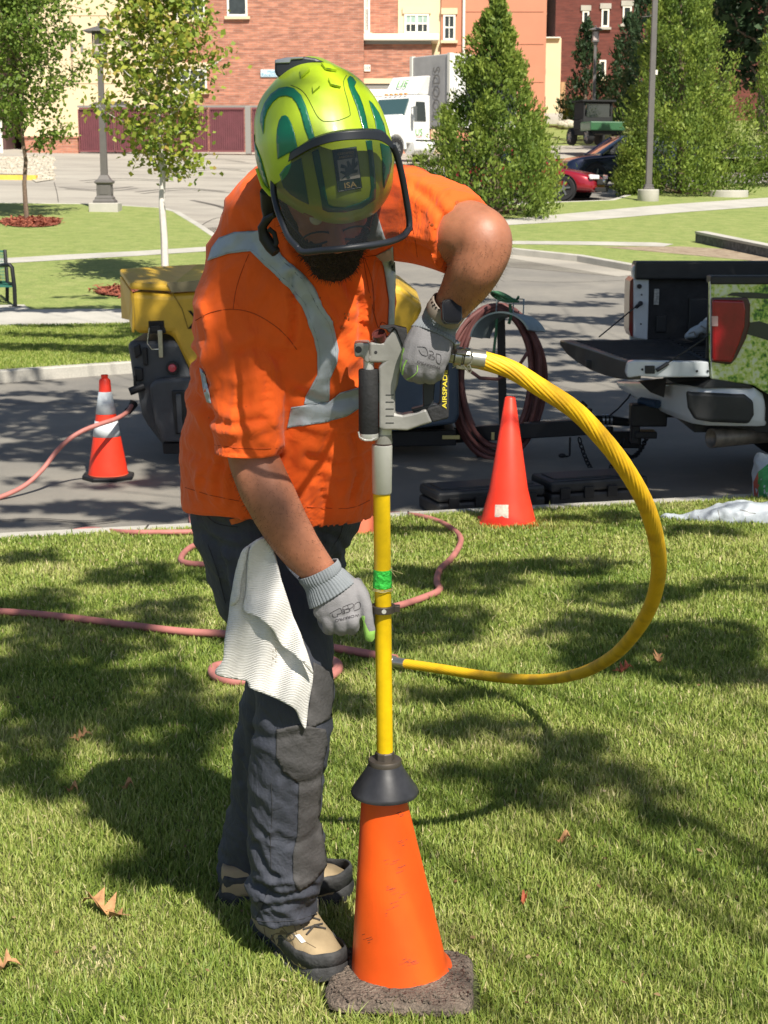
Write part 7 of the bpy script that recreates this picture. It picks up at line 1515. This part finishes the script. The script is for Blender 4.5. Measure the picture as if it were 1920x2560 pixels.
# ================================================================== BLACK TOOL CASES, SACKS
m_case = M('case_black', (.018, .019, .021), .5, var=.25, vs_=12)
def case(a, c, w, h, label, bev=.02):
    a, c = Vector(a), Vector(c); d = (c - a).normalized(); s = Vector((-d.y, d.x, 0)); up = Vector((0, 0, 1)); L = (c - a).length; m_ = (a + c) / 2; t = thing('tool_case', label, 'case', m_, 'long black tool cases on the asphalt')
    b = B(); b.box(m_ + up * (h * .28), (L, w, h * .54), (d, s, up)); b.obj('case_bottom', m_case, t, bevel=bev); b = B(); b.box(m_ + up * (h * .78), (L * .995, w * .98, h * .40), (d, s, up)); b.obj('case_lid', m_case, t, bevel=bev)
    for i in range(4): b = B(); b.box(m_ + d * (L * (-.36 + .24 * i)) + s * (-w / 2 - .004) + up * h * .55, (.07, .02, h * .4), (d, s, up)); b.obj('latch', m_frm, t, bevel=.004)
    b = B(); b.box(m_ + up * (h * .985), (L * .86, w * .6, .016), (d, s, up)); b.obj('lid_panel', m_case, t, bevel=.006)
zr = -.446
def road(x, y): d = ray(x, y); return CAM + d * ((zr - CZ) / d.z)
case(road(1070, 1282), road(1335, 1262), .36, .17, 'black tool case lying behind the red cone at the kerb')
case(road(1350, 1262), road(1590, 1246), .36, .19, 'black tool case lying behind the yellow hose farther right along the kerb')
m_sk = M('sack_white', (.42, .46, .50), .6, var=.15, vs_=10, bump=.5, bs=30); m_skg = M('sack_green', (.05, .28, .08), .5, var=.3, vs_=18)
def sack(rows, label, name='sack', cat='sack', mat=None, loc=None):
    b = B(); ploft(b, rows, n=28, k=6, sq=2.2); v, nn, f = remesh(b, .012, 2)
    for i in range(len(v)): v[i] += nn[i] * ((.4 - abs(pnoise(v[i], 9, 2)) * 2) * .016 + pnoise(v[i], 28) * .008)
    t = thing(name, label, cat, Vector(v[0])); return t, mk('sack_body', v.tolist(), f, mat or m_sk, t, 'all'), bvh(v, f)
t, o, tr = sack([(1650, 1292, 8.95, 5, .01), (1665, 1295, 8.93, 15, .03), (1700, 1303, 8.9, 17, .05), (1750, 1300, 8.88, 27, .11), (1800, 1298, 8.86, 38, .17), (1860, 1297, 8.84, 45, .2), (1920, 1300, 8.82, 43, .2), (1990, 1305, 8.8, 38, .18), (2040, 1306, 8.8, 10, .06)], 'white woven sack lying on the grass by the kerb at the right edge')
b = B(); 
for ln in ([(1745, 1290), (1752, 1320)], [(1795, 1275), (1800, 1330)], [(1850, 1275), (1870, 1280)], [(1870, 1282), (1890, 1284)], [(1880, 1300), (1900, 1340)]): stripdecal(b, [ln[0], ((ln[0][0] + ln[1][0]) / 2 + 3, (ln[0][1] + ln[1][1]) / 2), ln[1]], 2, tr, .003, 4)
b.obj('sack_crease', m_gpost, o, recalc=False)
t, o, tr = sack([(1925, 1136, 9.85, 30, .07), (1922, 1160, 9.85, 36, .12), (1925, 1200, 9.83, 42, .15), (1930, 1240, 9.8, 44, .16), (1930, 1256, 9.8, 40, .14)], 'white and green printed sack standing on the asphalt at the right edge')
b = B(); decal(b, [(1896, 1180), (1920, 1160), (1945, 1165), (1950, 1240), (1900, 1246), (1895, 1215)], tr, .003, 8, dref=10); b.obj('green_print', m_skg, o, recalc=False); b = B(); decal(b, [(1884, 1205), (1896, 1180), (1899, 1215), (1894, 1245), (1886, 1240)], tr, .003, 8, dref=10); b.obj('red_print', M('sack_red', (.4, .08, .05), .6), o, recalc=False)
# ================================================================== PICKUP TRUCK (tail towards the left, gate down)
PZ = Zm(1370, 560, 2.8)
YN, YFa = 10.25, 11.85         # near and far sides of the truck
pk = thing('pickup_truck', 'white pickup truck with a leafy printed side and its tailgate down', 'pickup truck', P(1860, 1262, YN))
m_pw = M('pickup_white', (.66, .70, .73), .35, coat=.6, var=.04); m_bed = M('bed_liner', (.022, .022, .024), .75, var=.3, vs_=14, bump=.3, bs=80); m_blkp = M('black_trim', (.02, .021, .023), .5, var=.2)
m_wrap = M('leaf_print', (.12, .30, .05), .4, coat=.4); n0, l0 = nodes(m_wrap); tcx = n0.new('ShaderNodeTexCoord'); vr = add_node(m_wrap, 'ShaderNodeTexVoronoi', Scale=26.); nz = add_node(m_wrap, 'ShaderNodeTexNoise', Scale=5., Detail=9., Roughness=.75); nz2 = add_node(m_wrap, 'ShaderNodeTexNoise', Scale=34., Detail=6.)
l0.new(tcx.outputs['Object'], nz.inputs['Vector']); l0.new(tcx.outputs['Object'], nz2.inputs['Vector']); ad = n0.new('ShaderNodeMath'); ad.operation = 'MULTIPLY_ADD'; ad.inputs[1].default_value = .45; l0.new(nz2.outputs[0], ad.inputs[0]); mu = n0.new('ShaderNodeMath'); mu.operation = 'MULTIPLY'; mu.inputs[1].default_value = .75; l0.new(nz.outputs[0], mu.inputs[0]); l0.new(mu.outputs[0], ad.inputs[2])
rp = n0.new('ShaderNodeValToRGB'); e = rp.color_ramp.elements; e[0].position = .45; e[0].color = (.012, .045, .012, 1); e[1].position = .68; e[1].color = (.72, .80, .55, 1)
for p_, c in ((.51, (.06, .20, .02)), (.55, (.26, .48, .05)), (.59, (.58, .70, .14))): q = e.new(p_); q.color = (*c, 1)
l0.new(ad.outputs[0], rp.inputs[0]); l0.new(rp.outputs[0], n0['Principled BSDF'].inputs['Base Color'])
def pq(x, y, Y): return P(*PZ([(x, y)])[0], Y)
zfloor = pq(1130, 970, YN).z; ztop = pq(1200, 385, YN).z; xe = pq(1133, 700, YN).x; XR = 7.4
# near bed side (printed), with tail lamp pocket
b = B(); b.prism([pq(1133, 400, YN), pq(1400, 388, YN), Vector((XR, YN, ztop)), Vector((XR, YN, -.0)), pq(1700, 1250, YN), pq(1540, 1190, YN), pq(1440, 1130, YN), pq(1140, 1085, YN), pq(1138, 985, YN)], (0, .06, 0)); side = b.obj('bed_side', m_wrap, pk, bevel=.012)
b = B(); b.prism([pq(1150, 1086, YN - .003), pq(1138, 985, YN - .003), pq(1133, 400, YN - .003), pq(1140, 400, YN - .003), pq(1146, 985, YN - .003)], (0, .004, 0)); b.obj('edge_trim', m_pw, side)
b = B(); b.mm((xe - .0, YN + .065, zfloor + .02), (XR, YN + .10, ztop - .0)); b.obj('inner_panel', m_bed, pk)
b = B(); b.mm((xe - .01, YN - .012, ztop - .035), (XR, YN + .13, ztop + .02)); b.obj('bed_rail', m_blkp, pk, bevel=.01)
# dark swooshes of the print
b = B(); b.prism([pq(1250, 500, YN - .004), pq(1290, 480, YN - .004), pq(1420, 478, YN - .004), pq(1700, 500, YN - .004), pq(1700, 530, YN - .004), pq(1400, 520, YN - .004), pq(1320, 505, YN - .004)], (0, .003, 0)); b.prism([pq(1410, 690, YN - .004), pq(1480, 680, YN - .004), pq(1600, 720, YN - .004), pq(1700, 760, YN - .004), pq(1700, 850, YN - .004), pq(1560, 820, YN - .004), pq(1390, 770, YN - .004)], (0, .003, 0)); b.obj('dark_swoosh', M('swoosh', (.015, .03, .02), .35, coat=.5), side)
# tail lamp
b = B(); b.prism([pq(1148, 515, YN - .025), pq(1400, 515, YN - .025), pq(1418, 560, YN - .025), pq(1416, 700, YN - .025), pq(1390, 800, YN - .025), pq(1320, 940, YN - .025), pq(1280, 985, YN - .025), pq(1146, 968, YN - .025)], (0, .05, 0)); tl = b.obj('tail_light', M('lamp_housing', (.05, .008, .01), .3, coat=.5), pk, bevel=.012, bseg=3)
b = B(); b.prism([pq(1152, 530, YN - .045), pq(1375, 536, YN - .045), pq(1385, 600, YN - .045), pq(1378, 720, YN - .045), pq(1345, 830, YN - .045), pq(1290, 970, YN - .045), pq(1152, 960, YN - .045)], (0, .03, 0)); b.obj('red_lens', M('tail_red', (.30, .004, .012), .2, coat=.5, var=.25, vs_=8), tl, bevel=.02, bseg=4)
b = B(); b.prism([pq(1145, 645, YN - .048), pq(1190, 645, YN - .048), pq(1190, 715, YN - .048), pq(1148, 715, YN - .048)], (0, .003, 0)); b.obj('reverse_lens', M('lens_pale', (.55, .35, .35), .2, coat=1.), tl)
# far side, pillar and inner bed
xf = pq(600, 500, YFa).x; xp = pq(700, 500, YFa).x
b = B(); b.prism([pq(588, 310, YFa), pq(612, 278, YFa), pq(690, 282, YFa), pq(708, 330, YFa), pq(708, 480, YFa), pq(698, 816, YFa), pq(640, 806, YFa), pq(598, 795, YFa), pq(600, 380, YFa)], (0, .10, 0)); fp = b.obj('rear_pillar', m_pw, pk, bevel=.012)
b = B(); 
for (x, y) in ((638, 436), (646, 555)): c = pq(x, y, YFa - .003); b.cyl(c, c - Vector((0, .02, 0)), .018, n=12)
for (x, y) in ((655, 495), (650, 700)): c = pq(x, y, YFa - .001); b.cyl(c, c - Vector((0, .004, 0)), .007, n=8)
b.obj('striker_bolt', m_blkp, fp)
b = B(); b.prism([pq(575, 400, YFa + .02), pq(600, 375, YFa + .02), pq(602, 790, YFa + .02), pq(580, 785, YFa + .02), pq(566, 740, YFa + .02), pq(570, 480, YFa + .02)], (0, .25, 0)); b.obj('tail_light', M('tail_red2', (.16, .01, .01), .3, coat=.6), pk)
zff = pq(690, 806, YFa).z; ztf = pq(800, 285, YFa).z
b = B(); b.mm((xp - .01, YFa + .03, zff - .02), (XR, YFa + .10, ztf)); b.obj('inner_panel', m_bed, pk)
b = B(); b.mm((xf - .0, YFa - .05, ztf - .11), (XR, YFa + .14, ztf + .025)); b.obj('bed_rail', m_blkp, pk, bevel=.015)
b = B(); b.mm((xf, YFa + .11, zff - .3), (XR, YFa + .15, ztf)); b.obj('bed_side', m_pw, pk)
b = B()
for (x0, x1, y0, y1) in ((990, 1130, 520, 760), (760, 830, 640, 760)): b = B(); a, c = pq(x0, y0, YFa + .01), pq(x1, y1, YFa + .01); b.mm((a.x, a.y, c.z), (c.x, a.y + .025, a.z)); b.obj('liner_panel', m_blkp, pk, bevel=.01)
b = B(); a, c = pq(745, 455, YFa + .012), pq(775, 565, YFa + .012); b.mm((a.x, a.y, c.z), (c.x, a.y + .02, a.z)); b.obj('sticker', M('sticker_grey', (.4, .4, .38), .6, var=.4, vs_=60), pk)
b = B(); b.mm((xe + .02, YN + .1, zfloor - .06), (XR, YFa + .03, zfloor - .0))
for i in range(13): y_ = YN + .16 + i * .115; b.mm((xe + .02, y_, zfloor), (XR, y_ + .05, zfloor + .012))
b.obj('bed_floor', m_bed, pk)
wa = B(); wa.mm((5.2, YN + .1, zfloor), (5.9, YFa, ztop - .05)); wa.obj('bed_front_wall', m_bed, pk)
# wheel arch hump far side
b = B(); b.cyl((4.2, YFa - .18, zfloor - .12), (4.2, YFa + .03, zfloor - .12), .45, n=28); b.obj('wheel_arch', m_bed, pk)
# tailgate, lying open
tgA = pq(560, 965, YN + .02); tgB = pq(1128, 968, YN + .02); tgC = pq(80, 805, YFa - .02); tgD = pq(700, 815, YFa - .02)
zt_ = (tgA.z + tgB.z) / 2; x0 = tgA.x
xC = pq(85, 800, YFa - .1).x
b = B(); top = [Vector((tgB.x + .02, YN + .04, zt_)), Vector((pq(575, 965, YN).x, YN + .04, zt_)), Vector((pq(545, 968, YN).x, YN + .12, zt_)), Vector((pq(130, 795, YFa - .1).x, YFa - .10, zt_)), Vector((tgB.x + .02, YFa - .02, zt_))]
b.prism([p - Vector((0, 0, .02)) for p in top], (0, 0, .02)); tgo = b.obj('tailgate', m_bed, pk, bevel=.004)
b = B(); d_ = (top[3] - top[2])
nr = 16
for i in range(1, nr): 
    u = i / nr; y_ = YN + .1 + (YFa - YN - .25) * u; xl = top[2].x + (top[3].x - top[2].x) * u + .05; b.mm((xl, y_ - .02, zt_), (tgB.x - .03, y_ + .02, zt_ + .008))
b.obj('tailgate_rib', m_bed, tgo)
b = B(); b.prism([pq(560, 968, YN + .0), pq(600, 958, YN), pq(1128, 966, YN), pq(1133, 1072, YN), pq(760, 1075, YN), pq(640, 1066, YN), pq(560, 1078, YN), pq(548, 1040, YN)], (0, .08, 0)); sgo = b.obj('tailgate_side', m_pw, pk, bevel=.012)
b = B(); b.prism([pq(680, 992, YN - .012), pq(748, 992, YN - .012), pq(748, 1048, YN - .012), pq(680, 1048, YN - .012)], (0, .014, 0)); b.obj('latch_box', m_blkp, sgo, bevel=.003)
for x in (660, 1042, 1118): b = B(); c = pq(x, 1018 if x < 1000 else 1030, YN - .001); b.cyl(c, c - Vector((0, .006, 0)), .008, n=10); b.obj('bolt', m_blkp, sgo)
b = B(); o1 = [pq(550, 975, YN + .06), pq(540, 1090, YN + .06), pq(440, 1078, YN + .30), pq(300, 1030, YN + .75), pq(180, 950, YN + 1.15), pq(100, 890, YN + 1.4), pq(80, 845, YN + 1.5), pq(80, 798, YN + 1.5)]
outer = [(550, 972, 1088, .05), (470, 938, 1080, .27), (380, 900, 1056, .55), (290, 865, 1022, .83), (200, 832, 968, 1.12), (130, 808, 912, 1.36), (82, 798, 850, 1.5)]
rg = []
for x, yt, yb, dy in outer: a = pq(x, yt, YN + dy); c = pq(x, yb, YN + dy); a.z = zt_ + .002; rg.append([a, c, c + Vector((.10, 0, 0)), a + Vector((.10, 0, 0))])
b.rings(rg); oo = b.obj('tailgate_skin', M('gate_skin', (.075, .07, .062), .5, coat=.3, var=.15), pk, 40, bevel=.01)
b = B(); c = pq(292, 978, YN + .81); b.box(c, (.06, .06, .05)); b.obj('gate_handle', m_blkp, oo, bevel=.005)
b = B(); b.tube([pq(650, 556, YFa - .03), pq(600, 590, YFa - .1), pq(480, 690, YFa - .35), pq(358, 790, YFa - .6)], .006, 6); b.tube([pq(650, 556, YFa - .03), pq(618, 582, YFa - .06)], .014, 8); b.obj('tailgate_cable', m_blkp, pk)
b = B(); b.tube([pq(768, 1024, YN - .02), pq(900, 930, YN + .02), pq(1090, 805, YN + .06), pq(1140, 770, YN + .07)], .006, 6); b.tube([pq(760, 1026, YN - .02), pq(840, 975, YN - .01)], .014, 8); b.obj('tailgate_cable', m_blkp, pk)
# bumper
bo = [(495, 1118, 1150, 1.55), (560, 1120, 1200, 1.3), (640, 1122, 1250, 1.05), (760, 1130, 1310, .7), (880, 1130, 1362, .38), (1000, 1135, 1405, .12), (1100, 1150, 1418, .0), (1300, 1145, 1422, -.03), (1450, 1150, 1424, -.02), (1510, 1190, 1420, .02), (1520, 1260, 1400, .06)]
rg = []
for x, yt, yb, dy in bo:
    a = pq(x, yt, YN + dy); c = pq(x, yb, YN + dy); m_ = (a + c) / 2; rg.append([a + Vector((.0, .16, 0)), a + Vector((0, .03, 0)), m_ + Vector((0, 0, (a.z - c.z) * .3)), m_ - Vector((0, 0, (a.z - c.z) * .3)), c + Vector((.02, .04, 0)), c + Vector((.02, .16, 0))])
b = B(); b.rings(rg); bu = b.obj('rear_bumper', m_pw, pk, 50, bevel=.008)
b = B(); b.prism([pq(972, 1172, YN - .05), pq(1010, 1180, YN - .05), pq(1380, 1195, YN - .05), pq(1440, 1240, YN - .05), pq(1445, 1340, YN - .05), pq(1410, 1400, YN - .05), pq(1150, 1390, YN - .05), pq(1030, 1370, YN - .05), pq(985, 1290, YN - .05)], (0, .06, 0)); b.obj('bumper_pocket', m_blkp, bu, bevel=.02, bseg=3)
b = B(); b.prism([pq(640, 1105, YN + .75), pq(830, 1085, YN + .4), pq(812, 1215, YN + .4), pq(720, 1180, YN + .6)], (0, .06, 0)); b.prism([pq(830, 1080, YN + .3), pq(1150, 1085, YN + .0), pq(1410, 1128, YN - .02), pq(1440, 1150, YN - .02), pq(1080, 1146, YN), pq(880, 1112, YN + .3)], (0, .15, 0)); b.obj('step_pad', m_blkp, bu)
b = B(); b.mm((pq(1000, 1300, YN + .4).x, YN + .25, -.02), (XR, YFa - .1, zfloor - .06)); b.obj('underbody', m_frm, pk)
b = B(); b.cyl(pq(1140, 1500, YN + .15), pq(1560, 1478, YN + .35), 66 / 2.8 * mpp(pq(1140, 1500, YN + .15)) , 46 / 2.8 * mpp(pq(1140, 1500, YN + .15)), 28, caps=False); ex = b.obj('exhaust_pipe', M('exhaust', (.22, .19, .155), .5, .5, var=.3, vs_=14, bump=.2), pk, True, solid=.008)
b = B(); b.cyl(pq(1190, 1498, YN + .17), pq(1200, 1497, YN + .17), .058, n=20); b.obj('exhaust_inside', m_frm, ex)
b = B(); c = pq(700, 1335, YN + .75); b.box(c, (.26, .12, .16)); b.box(c + Vector((.18, .0, .03)), (.3, .09, .09)); b.box(c + Vector((-.09, 0, -.10)), (.06, .1, .22)); b.box(c + Vector((-.02, 0, -.14)), (.16, .14, .05)); b.obj('hitch_receiver', m_frm, pk, bevel=.01)
b = B(); b.cyl(pq(650, 1240, YN + .8), pq(770, 1262, YN + .6), .03, n=10); b.obj('wiring_plug', M('blue_plug', (.02, .05, .10), .6), pk)
for yy in (YN + .12, YFa - .05):
    c = Vector((pq(1800, 1400, YN).x + .35, yy, -.446 + .42)); w_ = B(); w_.lathe(c, [(.24, 0), (.39, 0), (.42, .05), (.42, .2), (.39, .25), (.24, .25)], 32, (0, 1, 0)); wo = w_.obj('wheel', m_tyre, pk, True); w_ = B(); w_.lathe(c + Vector((0, .03, 0)), [(.001, -.02), (.2, .0), (.25, .05)], 24, (0, 1, 0), caps=False); w_.obj('rim', m_rim, wo, True)
# cab beyond the frame, so the truck is whole from the side
b = B(); b.prism([(5.6, YN, .1), (5.6, YN, 1.2), (5.9, YN, 1.62), (7.2, YN, 1.62), (7.9, YN, 1.15), (9.1, YN, 1.0), (9.2, YN, .1)], (0, YFa - YN + .14, 0)); cb = b.obj('cab', m_pw, pk, bevel=.06, bseg=3)
b = B(); b.prism([(6.0, YN - .004, 1.15), (6.1, YN - .004, 1.52), (7.05, YN - .004, 1.52), (7.5, YN - .004, 1.15)], (0, .003, 0)); b.obj('side_window', m_cgl, cb)
b = B(); c = Vector((8.3, YN, -.026)); b.lathe(c, [(.24, -.02), (.39, -.02), (.42, .05), (.42, .2), (.39, .25), (.24, .25)], 32, (0, 1, 0)); b.obj('wheel', m_tyre, pk, True)
t, o, tr = sack([(1712, 845, 11.3, 8, .05), (1745, 830, 11.3, 16, .12), (1780, 818, 11.3, 26, .18), (1830, 815, 11.3, 32, .2), (1880, 820, 11.3, 28, .2)], 'white woven sack with dark print lying in the bed of the pickup')
b = B()
for ln in ([(1722, 835), (1735, 830), (1738, 838)], [(1752, 815), (1765, 822)], [(1745, 843), (1752, 832), (1760, 836)]): stripdecal(b, ln if len(ln) > 2 else [ln[0], ((ln[0][0] + ln[1][0]) / 2, ln[0][1] + 3), ln[1]], 4, tr, .004, 4)
b.obj('sack_print', m_gpost, o, recalc=False)
